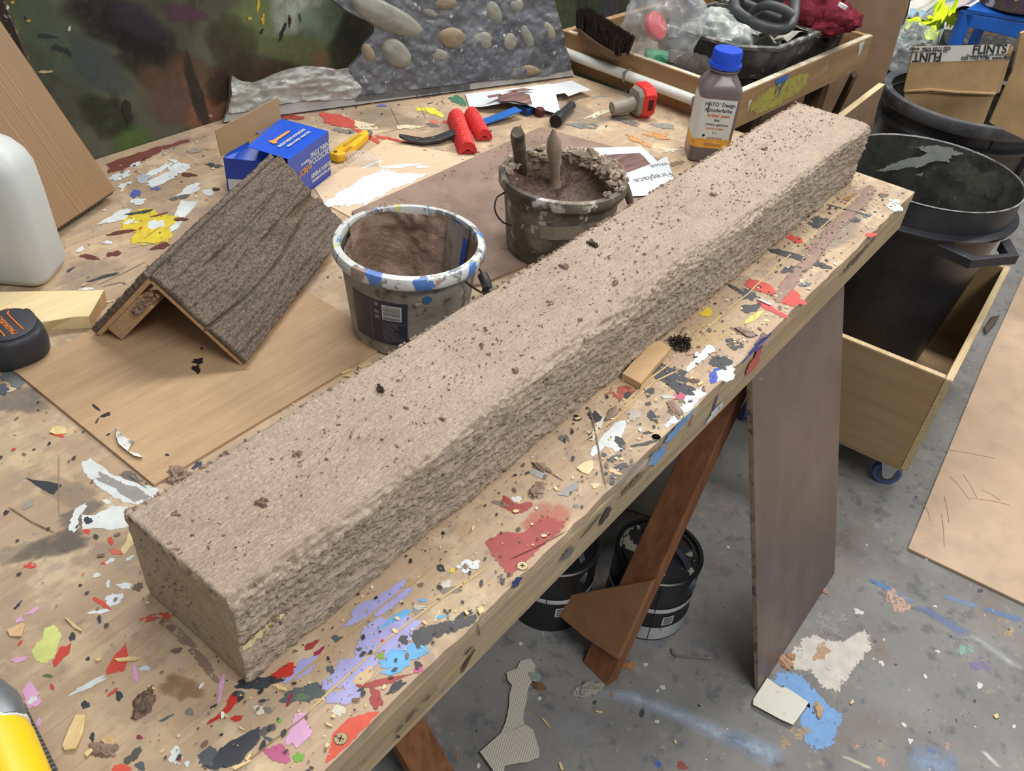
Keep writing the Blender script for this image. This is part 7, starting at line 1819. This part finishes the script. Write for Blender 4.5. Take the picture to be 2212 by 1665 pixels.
# leg faces the viewer; its foot edge lies on the floor and its head is under the top
legpl_p = f0[0]; wv = f0[1] - f0[0]
topL = np.array([1.30, .50, TZ - .088]); hd = onp(1540, 900, f0[0], nrm(np.cross(wv, np.array([.36, .25, .78]))))
nlg = nrm(np.cross(wv, np.array([.30, .16, .77]))); nlg = nlg if nlg @ (CAMP - f0[0]) > 0 else -nlg
def lg(px, py): return onp(px, py, f0[0], nlg)
LQ = [f0[0], f0[1], lg(1600, 848), lg(1502, 905)]
LQ[2] = LQ[1] + (LQ[2] - LQ[1]) * ((TZ - .09 - LQ[1][2]) / (LQ[2][2] - LQ[1][2])); LQ[3] = LQ[0] + (LQ[3] - LQ[0]) * ((TZ - .09 - LQ[0][2]) / (LQ[3][2] - LQ[0][2]))
MB().hexa([p - nlg * .032 + np.array([0, 0, .0]) for p in LQ], LQ).build('leg', M_leg, tre, world=True, bevel=.003)
G_ = [onp(x, y, f0[0] + nlg * .013, nlg) for x, y in ((1168, 1297), (1410, 1253), (1334, 1424), (1262, 1376))]
MB().hexa([p - nlg * .0125 for p in G_], G_).build('gusset', M_leg2, tre, world=True, bevel=.001)
MB().tube([lg(1232, 1292) - nlg * .02, lg(1150, 1262) - nlg * .02], .028, 4).build('rail', M_leg2, tre, world=True)
l2 = [np.array(T(x, y, 0.0)) for x, y in ((872, 1600), (948, 1680))]
tr2 = thing('trestle', 'brown trestle leg showing under the near end of the bench', 'trestle', (l2[0] + l2[1]) / 2)
a_ = np.array(T(905, 1640, .12)); d = np.array([.0, .30, .66])
w2_ = nrm(np.array([1, -.35, 0])) * .035; b0 = np.array(T(950, 1690, 0.0))
MB().hexa([b0 - w2_, b0 + w2_, b0 + w2_ + np.array([0, .03, 0]), b0 - w2_ + np.array([0, .03, 0])], [p + np.array([-.10, .34, TZ - .095]) for p in (b0 - w2_, b0 + w2_, b0 + w2_ + np.array([0, .03, 0]), b0 - w2_ + np.array([0, .03, 0]))]).build('leg', M_leg, tr2, world=True)

# paint tins under the bench
M_tinb = plain('tin_black', (34, 35, 40), .35, .1, 20, spec=.5); M_tinw = plain('tin_band', (196, 198, 200), .4, .05); M_tinl = layered('tin_lid', (48, 49, 54), [((206, 204, 190), 22, .56, .59, .9)], rough=.35, spec=.5, bump=.1)
def tin(label, c, r, h, la0, lid, handle=True, base=True):
    o_ = thing('paint_tin', label, 'paint tin', (c[0], c[1], 0.0005))
    MB().lathe([(.001, .002), (r - .004, .002), (r - .003, 0), (r, .001), (r, .004), (r - .001, .006), (r - .001, h - .012), (r + .001, h - .008), (r + .001, h - .002), (r - .002, h), (r - .008, h), (r - .009, h - .006)], 72).build('can', M_tinb, o_, smooth=.5)
    MB().lathe([(r - .009, h - .006), (r - .014, h - .006), (r - .015, h - .002), (r - .020, h - .002), (r - .021, h - .007), (.001, h - .007)], 72).build('lid', lid, o_, smooth=.5)
    bd_ = MB(); bd_.lathe([(r + .0003, h * .50), (r + .0003, h * .57)], 72); bd_.build('white_band', M_tinw, o_, smooth=True)
    if base: MB().lathe([(r + .0003, .005), (r + .0003, h * .24)], 72).build('white_base', layered('tin_base', (186, 188, 190), [((170, 130, 104), 26, .6, .66, .8)], bump=0), o_, smooth=True)
    bc = MB().grid(lambda u, v: ((r + .0006) * math.cos(math.radians(la0 + 16 * u)), (r + .0006) * math.sin(math.radians(la0 + 16 * u)), h * (.28 + .15 * v)), 6, 1).build('barcode', M_tinw, o_, smooth=True)
    mb = MB()
    for k in range(9): z_ = h * (.295 + .014 * k); mb.grid(lambda u, v: ((r + .0009) * math.cos(math.radians(la0 + 2 + 12 * u)), (r + .0009) * math.sin(math.radians(la0 + 2 + 12 * u)), z_ + v * (.0011 + .0006 * (k % 2))), 4, 1)
    mb.build('bars', M_blk, bc)
    MB().grid(lambda u, v: ((r + .0005) * math.cos(math.radians(la0 - 14 + 1.2 * u)), (r + .0005) * math.sin(math.radians(la0 - 14 + 1.2 * u)), .004 + (h - .02) * v), 1, 1).build('seam', M_tinb, o_)
    if handle:
        pts = []
        for k in range(21):
            t_ = PI * k / 20; pts.append(((r + .003) * math.cos(math.radians(la0 + 28)) * math.cos(t_) - .3 * r * math.sin(t_) * math.sin(math.radians(la0 + 28)), (r + .003) * math.sin(math.radians(la0 + 28)) * math.cos(t_) + .3 * r * math.sin(t_) * math.cos(math.radians(la0 + 28)), h - .03 + .036 * math.sin(t_)))
        rings = []
        for k, p in enumerate(pts):
            d = nrm(np.array(pts[min(k + 1, 20)]) - np.array(pts[max(k - 1, 0)])); s = nrm(np.cross(d, (0, 0, 1))) * .007; s[2] = 0; u_ = np.cross(s, d); u_ = nrm(u_) * .0012
            rings.append([np.array(p) - s - u_, np.array(p) + s - u_, np.array(p) + s + u_, np.array(p) - s + u_])
        loft(rings).build('handle', plain('tin_handle', (62, 66, 74), .4), o_, smooth=.6)
    return o_
tin('black paint tin with white lower band and splashed lid behind the trestle leg', (1.235, .428), .095, .195, 228, M_tinl)
tin('black paint tin half hidden beneath the bench at the left', (1.105, .61), .095, .195, 222, plain('tin_lid_dark', (26, 30, 32), .35), True, False)
# white plastic drum further under
dr = thing('plastic_drum', 'white translucent plastic drum standing in the dark under the bench', 'drum', (1.55, .63, 0.0005), (0, 0, .3))
loft([rrect(.085, .11, .03, 0), rrect(.095, .12, .035, .01), rrect(.095, .12, .035, .25), rrect(.08, .10, .04, .29), rrect(.04, .05, .03, .30)]).build('body', plain('drum_white', (196, 192, 178), .5, .08, 8), dr, smooth=.9)
MB().lathe([(.03, .298), (.03, .325), (.001, .326)], 24).build('cap', plain('drum_cap', (150, 60, 54), .5), dr, smooth=.6)
dkb = thing('dark_board', 'dark brown board standing in the shadow under the bench', 'board', (1.66, .86, 0)); MB().box((0, 0, .36), (.3, .012, .72)).build('board', wood('darkbrown', (96, 66, 48), (60, 40, 30), 'z', 8, .5), dkb)

# torn grey foam strip and other litter on the floor
M_gf = NT('corrugated_foam'); n = M_gf
w = n.n.new('ShaderNodeTexWave'); w.bands_direction = 'X'; w.inputs['Scale'].default_value = 70; w.inputs['Distortion'].default_value = 1.5; n.link(n.mp((1, 1, 1), (0, 0, 1.57 - .375)), w.inputs['Vector'])
n.col(n.mix(n.ramp(w.outputs['Fac'], .3, .8), lin((186, 181, 168)), lin((204, 199, 186)))); n.rough(.7, .3); n.bump(w.outputs['Fac'], .5, .0015); M_gf = M_gf.m
gs = thing('torn_foam_strip', 'torn strip of grey grooved foam lying on the floor under the bench', 'foam scrap', T(1120, 1540))
o1 = [(445, 810), (520, 790), (555, 840), (552, 930), (500, 1030), (490, 1120), (465, 1230), (470, 1300), (380, 1350), (290, 1370), (330, 1280), (355, 1160), (360, 1060), (380, 1000), (345, 960), (335, 900), (410, 870)]
o2 = [(290, 1368), (380, 1350), (480, 1300), (540, 1340), (585, 1480), (590, 1550), (500, 1590), (420, 1600), (320, 1620), (318, 1665), (240, 1665), (130, 1510)]
def slabpx(outl, cr, z0, z1, m, nm, par): return MB().hexa([T(*cr(*p), z0) for p in outl], [T(*cr(*p), z1) for p in outl]).build(nm, m, par, world=True)
slabpx(o1, CG, .001, .007, M_gf, 'narrow_piece', gs); slabpx(o2, CG, .001, .012, M_gf, 'wide_piece', gs)
slabpx([(500, 900), (560, 890), (600, 920), (595, 955), (560, 975), (530, 960)], CG, .001, .008, plain('green_bit', (140, 156, 146), .7), 'green_corner', gs)
sq = thing('foam_square', 'small cream grooved foam square lying on the floor by the leaning panel', 'foam scrap', T(1690, 1515))
M_cf = NT('cream_foam'); n = M_cf
w = n.n.new('ShaderNodeTexWave'); w.bands_direction = 'X'; w.inputs['Scale'].default_value = 60; w.inputs['Distortion'].default_value = .8; n.link(n.mp((1, 1, 1), (0, 0, .5)), w.inputs['Vector'])
c_ = n.mix(n.ramp(w.outputs['Fac'], .3, .8), lin((216, 214, 200)), lin((226, 226, 212))); c_ = n.mix(n.ramp(n.noise(n.mp(), 60, 4), .62, .68, 0, .8), c_, lin((190, 150, 104))); n.col(c_); n.rough(.7, .3); n.bump(w.outputs['Fac'], .35, .001); M_cf = M_cf.m
slabpx([(330, 895), (430, 965), (470, 965), (540, 1010), (635, 1075), (600, 1130), (520, 1240), (430, 1200), (300, 1130), (225, 1090), (230, 1050)], CF, .001, .009, M_cf, 'square', sq)
hk = thing('hex_key', 'bent steel hex key lying on the floor in front of the paint tin', 'hex key', T(1480, 1420))
MB().tube([T(1451, 1401, .0035), T(1453, 1411, .0035), T(1460, 1416, .0035), T(1500, 1420, .0035), T(1537, 1423, .0035)], .0032, 6).build('key', plain('key_steel', (140, 136, 128), .35, metal=.8), hk, world=True)
for lab_, px, py, s, m, el in (('tan plaster lump at the foot of the leaning panel', 1697, 1432, .014, plain('tan_lump', (186, 146, 116), .8, .2, 60), 1.3), ('small tan crumb at the foot of the leaning panel above a bigger lump', 1708, 1418, .008, plain('tan_lump2', (176, 136, 106), .8, .2, 60), 1.3), ('pinkish plaster crumb on the edge of the leaning panel', 1780, 1275, .008, plain('pink_lump', (170, 140, 126), .8, .2, 60), 1.3), ('orange-brown flake on the floor below the trestle leg', 1357, 1438, .009, plain('flake_b', (170, 118, 76), .7), 1.3), ('brown chip beside the torn foam strip', 1163, 1483, .009, plain('flake_c', (120, 88, 60), .7), 1.4), ('tan crumb on the blue floor paint', 1768, 1535, .009, plain('flake_d', (190, 160, 120), .7), 2.0), ('grey plaster crust on the floor below the trestle', 1270, 1490, .016, plain('crust', (150, 146, 136), .8, .2, 60), 1.8)):
    lump(lab_, px, py, s, .0006, m, 'floor_crumb', 'crumb', None, .4, 3, el)
for pxs in ([(1168, 1550), (1175, 1552), (1190, 1572), (1184, 1570)], [(1285, 1535), (1300, 1536), (1302, 1540), (1288, 1539)], [(1206, 1648), (1212, 1646), (1218, 1662), (1212, 1664)], [(1455, 1600), (1462, 1600), (1460, 1608)], [(1835, 1518), (1842, 1510), (1846, 1516), (1838, 1522)], [(2145, 1545), (2155, 1540), (2158, 1550), (2150, 1552)]):
    flake('floor_shaving', 'thin pale wood shaving lying on the grey floor', 'wood shaving', pxs, z=.0008, group='shavings on the floor')

# ply sheets standing beyond the tray
M_tall = layered('tall_ply', (150, 124, 100), [((134, 108, 86), 3, .4, .7, .5, (1, 1, .3)), ((164, 138, 112), 9, .5, .7, .4, (1, 1, .2))], rough=.55, bump=.03)
XP = 2.78
def xp(px, py): return onp(px, py, (XP, 0, 0), (-1, 0, 0))
e_a, e_b = xp(1962, 0), xp(1905, 195)
tall = thing('tall_plywood_sheet', 'tall brown plywood sheet standing upright behind the timber tray', 'plywood', (XP, .95, 0))
eds = []
for k in range(26):
    z = 1.75 * k / 25; t_ = (z - e_b[2]) / (e_a[2] - e_b[2]); y = e_b[1] + (e_a[1] - e_b[1]) * t_ + (rd.uniform(-.006, .006)); eds.append((y, z))
P_ = eds + [(1.5, 1.75), (1.5, 0)]
MB().hexa([(XP, y, z) for y, z in P_], [(XP + .012, y, z) for y, z in P_]).build('sheet', M_tall, tall, world=True)
lw = thing('low_plywood_sheet', 'low plywood sheet with a pale top edge standing between bench and far bin', 'plywood', (2.75, .72, 0))
zt = .775; A_ = [np.array(T(1800, 262, zt)), np.array(T(1912, 176, zt))]; dv = nrm(A_[1] - A_[0]); s_ = np.array([-dv[1], dv[0], 0]); A_[0] = A_[0] - dv * .12; A_[1] = A_[1] - dv * .03
MB().hexa([(*(A_[0] - s_ * .009)[:2], 0), (*(A_[1] - s_ * .009)[:2], 0), (*(A_[1] + s_ * .009)[:2], 0), (*(A_[0] + s_ * .009)[:2], 0)], [A_[0] - s_ * .009, A_[1] - s_ * .009, A_[1] + s_ * .009, A_[0] + s_ * .009]).build('sheet', M_tall, lw, world=True)
MB().hexa([A_[0] - s_ * .0088 + (0, 0, .0), A_[1] - s_ * .0088, A_[1] + s_ * .0088, A_[0] + s_ * .0088], [p + np.array([0, 0, .0015]) for p in (A_[0] - s_ * .0088, A_[1] - s_ * .0088, A_[1] + s_ * .0088, A_[0] + s_ * .0088)]).build('pale_edge', plain('pale_edge', (206, 186, 146), .7), lw, world=True)
stt = thing('stand_strut', 'brown diagonal strut below the timber tray', 'strut', T(1830, 220, .55))
_s0 = np.array(T(1846, 160, TZ - .004)); _s1 = np.array(T(1798, 255, .62)); MB().tube([_s0, _s0 + (_s1 - _s0) * (_s0[2] / (_s0[2] - _s1[2]))], .011, 4).build('strut', M_dkw, stt, world=True)

# ---- far bench with cloths
ZF = .50
fbn = thing('low_bench', 'low bench under the striped cloth in the far right background', 'bench', (5.32, .85, 0))
MB().box((0, 0, ZF - .02), (2.0, 1.7, .036)).build('top', M_dkw, fbn)
for x in (-.9, .9):
    for y in (-.75, .75): MB().box((x, y, (ZF - .04) / 2), (.06, .06, ZF - .04)).build('leg', M_dkw, fbn)
def draped(name, label, cat, px, z, m, nm='cloth', amp=.03, fr=3.0, seed=1, group=None, lift=0.004):
    P = [np.array(T(x, y, z)) for x, y in px]; c = np.mean(P, 0); o_ = thing(name, label, cat, c)
    def fn(u, v):
        p = P[0] * (1 - u) * (1 - v) + P[1] * u * (1 - v) + P[2] * u * v + P[3] * (1 - u) * v
        return (p[0], p[1], z + lift + amp * n3(np.array([[u * fr + seed, v * fr, seed]]))[0] + amp * .4 * n3(np.array([[u * fr * 3 + seed, v * fr * 3, seed]]))[0])
    MB().grid(fn, 30, 30).build(nm, m, o_, world=True, smooth=3.2); return o_
n = NT('striped_cloth')
mpv = n.mp((1, 1, 1), (0, 0, .25)); sx_ = n.n.new('ShaderNodeSeparateXYZ'); n.link(mpv, sx_.inputs[0])
fr_ = n.math('FRACT', n.math('MULTIPLY', sx_.outputs['Y'], 4.2), 0)
cr_ = n.n.new('ShaderNodeValToRGB'); n.link(fr_, cr_.inputs[0]); cr_.color_ramp.interpolation = 'CONSTANT'
els = [(0, (222, 222, 212)), (.14, (120, 122, 160)), (.24, (206, 200, 196)), (.40, (206, 190, 180)), (.48, (120, 160, 168)), (.56, (220, 220, 206)), (.72, (206, 204, 150)), (.84, (224, 222, 214))]
while len(cr_.color_ramp.elements) < len(els): cr_.color_ramp.elements.new(.5)
for e_, (p_, c_) in zip(cr_.color_ramp.elements, els): e_.position = p_; e_.color = lin(c_)
n.col(cr_.outputs[0]); n.rough(.85, .2)
draped('striped_cloth', 'pale striped cloth spread over the far bench', 'cloth', ((1955, 60), (1960, -40), (2260, -30), (2190, 60)), ZF, n.m, amp=.12, fr=3)
draped('dust_sheet', 'crumpled off-white dust sheet hanging below the striped cloth', 'cloth', ((1925, 128), (1962, 25), (2080, 40), (2060, 122)), ZF, layered('dust_sheet', (190, 192, 186), [((150, 152, 148), 6, .5, .68, .6)], rough=.8, bump=.1), amp=.05, fr=4, seed=4)
draped('blue_sheet', 'light blue plastic sheet behind the cardboard', 'sheet', ((1925, 140), (1950, 65), (2030, 75), (2020, 110)), ZF, plain('light_blue', (160, 196, 214), .5, .05), amp=.03, fr=3, seed=6, lift=.07)
M_hv = NT('hi_vis'); M_hv.setc(lin((216, 240, 44))); M_hv.rough(.7, .2); M_hv = M_hv.m
hv = draped('hi_vis_vest', 'bright yellow high-visibility vest with grey bands bunched on the far bench', 'vest', ((2005, 75), (2010, 32), (2048, 34), (2068, 66)), ZF + .09, M_hv, 'bunched_body', amp=.12, fr=4, seed=9, lift=-.04)
def vestbit(px, m, nm, seed, lift=.14):
    P = [np.array(T(x, y, ZF + lift)) for x, y in px]
    def fn(u, v):
        p = P[0] * (1 - u) * (1 - v) + P[1] * u * (1 - v) + P[2] * u * v + P[3] * (1 - u) * v
        return (p[0], p[1], ZF + lift - .03 + .06 * n3(np.array([[u * 5 + seed, v * 3, seed]]))[0])
    MB().grid(fn, 20, 10).build(nm, m, hv, world=True, smooth=3.2)
M_rb = plain('reflective', (132, 134, 136), .5, .06)
vestbit(((1955, 55), (1958, 48), (2022, 46), (2022, 58)), M_hv, 'arm_fold', 3); vestbit(((1958, 46), (1960, 40), (2012, 32), (2014, 44)), M_rb, 'reflective_band', 5, .15); vestbit(((1993, 80), (2000, 62), (2026, 70), (2024, 82)), M_hv, 'lower_tail', 7); vestbit(((1952, 66), (1954, 60), (2006, 60), (1995, 70)), plain('dark_band', (84, 84, 76), .6), 'dark_band', 8, .135)
cloudy('plastic_bag', 'limp clear plastic bag lying left of the taped cardboard', 'plastic bag', T(1962, 104, ZF + .09), (.11, .10, .08), glassy('bag_far', (190, 198, 200), .3, .15), 31, .35, 2.2, crease=.3)
# blue metal frame with a splashed tin standing on it
M_blu = plain('frame_blue', (14, 82, 168), .42, .06, spec=.5)
bf = thing('blue_step', 'blue metal step stool frame standing behind the taped cardboard', 'step stool', T(2150, 60, .5))
def beamq(px, z, th, nm):
    A_ = [np.array(T(x, y, zz)) for (x, y), zz in zip(px, z)]; MB().hexa([p + np.array([.0, .02, 0]) * 1 + np.array([.03, 0, 0]) for p in A_], A_).build(nm, M_blu, bf, world=True)
bpl_ = np.array([3.75, .6, 0]); bnn = nrm(np.array([-.85, -.5, .1]))
def bq(px, th, nm):
    A_ = [onp(x, y, bpl_, bnn) for x, y in px]; MB().hexa([p - bnn * th for p in A_], A_).build(nm, M_blu, bf, world=True, bevel=.003)
bq(((2085, 28), (2240, 55), (2235, 92), (2088, 58)), .05, 'front_rail'); bq(((2084, 25), (2106, 32), (2078, 98), (2050, 100)), .05, 'front_leg'); bq(((2230, 55), (2250, 58), (2262, 200), (2240, 200)), .05, 'front_leg')
A_ = [onp(x, y, bpl_, bnn) for x, y in ((2085, 27), (2240, 52))]; bk = np.array([.30, -.02, .02])
MB().hexa([A_[0], A_[1], A_[1] + bk, A_[0] + bk], [p + np.array([0, 0, .012]) for p in (A_[0], A_[1], A_[1] + bk, A_[0] + bk)]).build('top_plate', M_blu, bf, world=True)
for q in (A_[0] + bk, A_[1] + bk): MB().tube([q, np.array([q[0] + .06, q[1] + .03, .0])], .02, 4).build('rear_leg', M_blu, bf, world=True)
lgq = onp(2068, 99, bpl_, bnn); MB().tube([lgq, np.array([lgq[0] - .1, lgq[1] - .02, 0.0])], .025, 4).build('front_leg_foot', M_blu, bf, world=True)
tnp = A_[0] * .55 + A_[1] * .45 + bk * .35 + np.array([0, 0, .013]); 
tnp = (A_[0] + (A_[1] - A_[0]) * .44 + bk * .4) + np.array([0, 0, .013])
sp = thing('splashed_tin', 'paint-splashed tin standing on the blue step stool', 'paint tin', tnp)
MB().lathe([(.002, 0), (.105, 0), (.11, .004), (.11, .25), (.114, .254), (.108, .256), (.10, .25), (.002, .248)], 48).build('can', layered('splashed', (84, 76, 70), [((196, 190, 196), 14, .52, .56, .9), ((84, 56, 84), 16, .56, .6, .8), ((110, 84, 54), 8, .5, .6, .8), ((50, 48, 48), 30, .5, .6, .6)], rough=.5, bump=.3, bscale=60), sp, smooth=.6)
# black shallow tray under the frame
dkt = thing('black_paint_tray', 'black plaster-crusted tray beneath the blue step stool', 'tray', T(2120, 95, ZF + .02))
P_ = [np.array(T(x, y, ZF + .10)) for x, y in ((2040, 62), (2225, 84), (2225, 112), (2040, 88))]
MB().hexa([np.array([p[0], p[1], ZF + .025]) for p in P_], P_).build('body', M_blkc, dkt, world=True, bevel=.004)
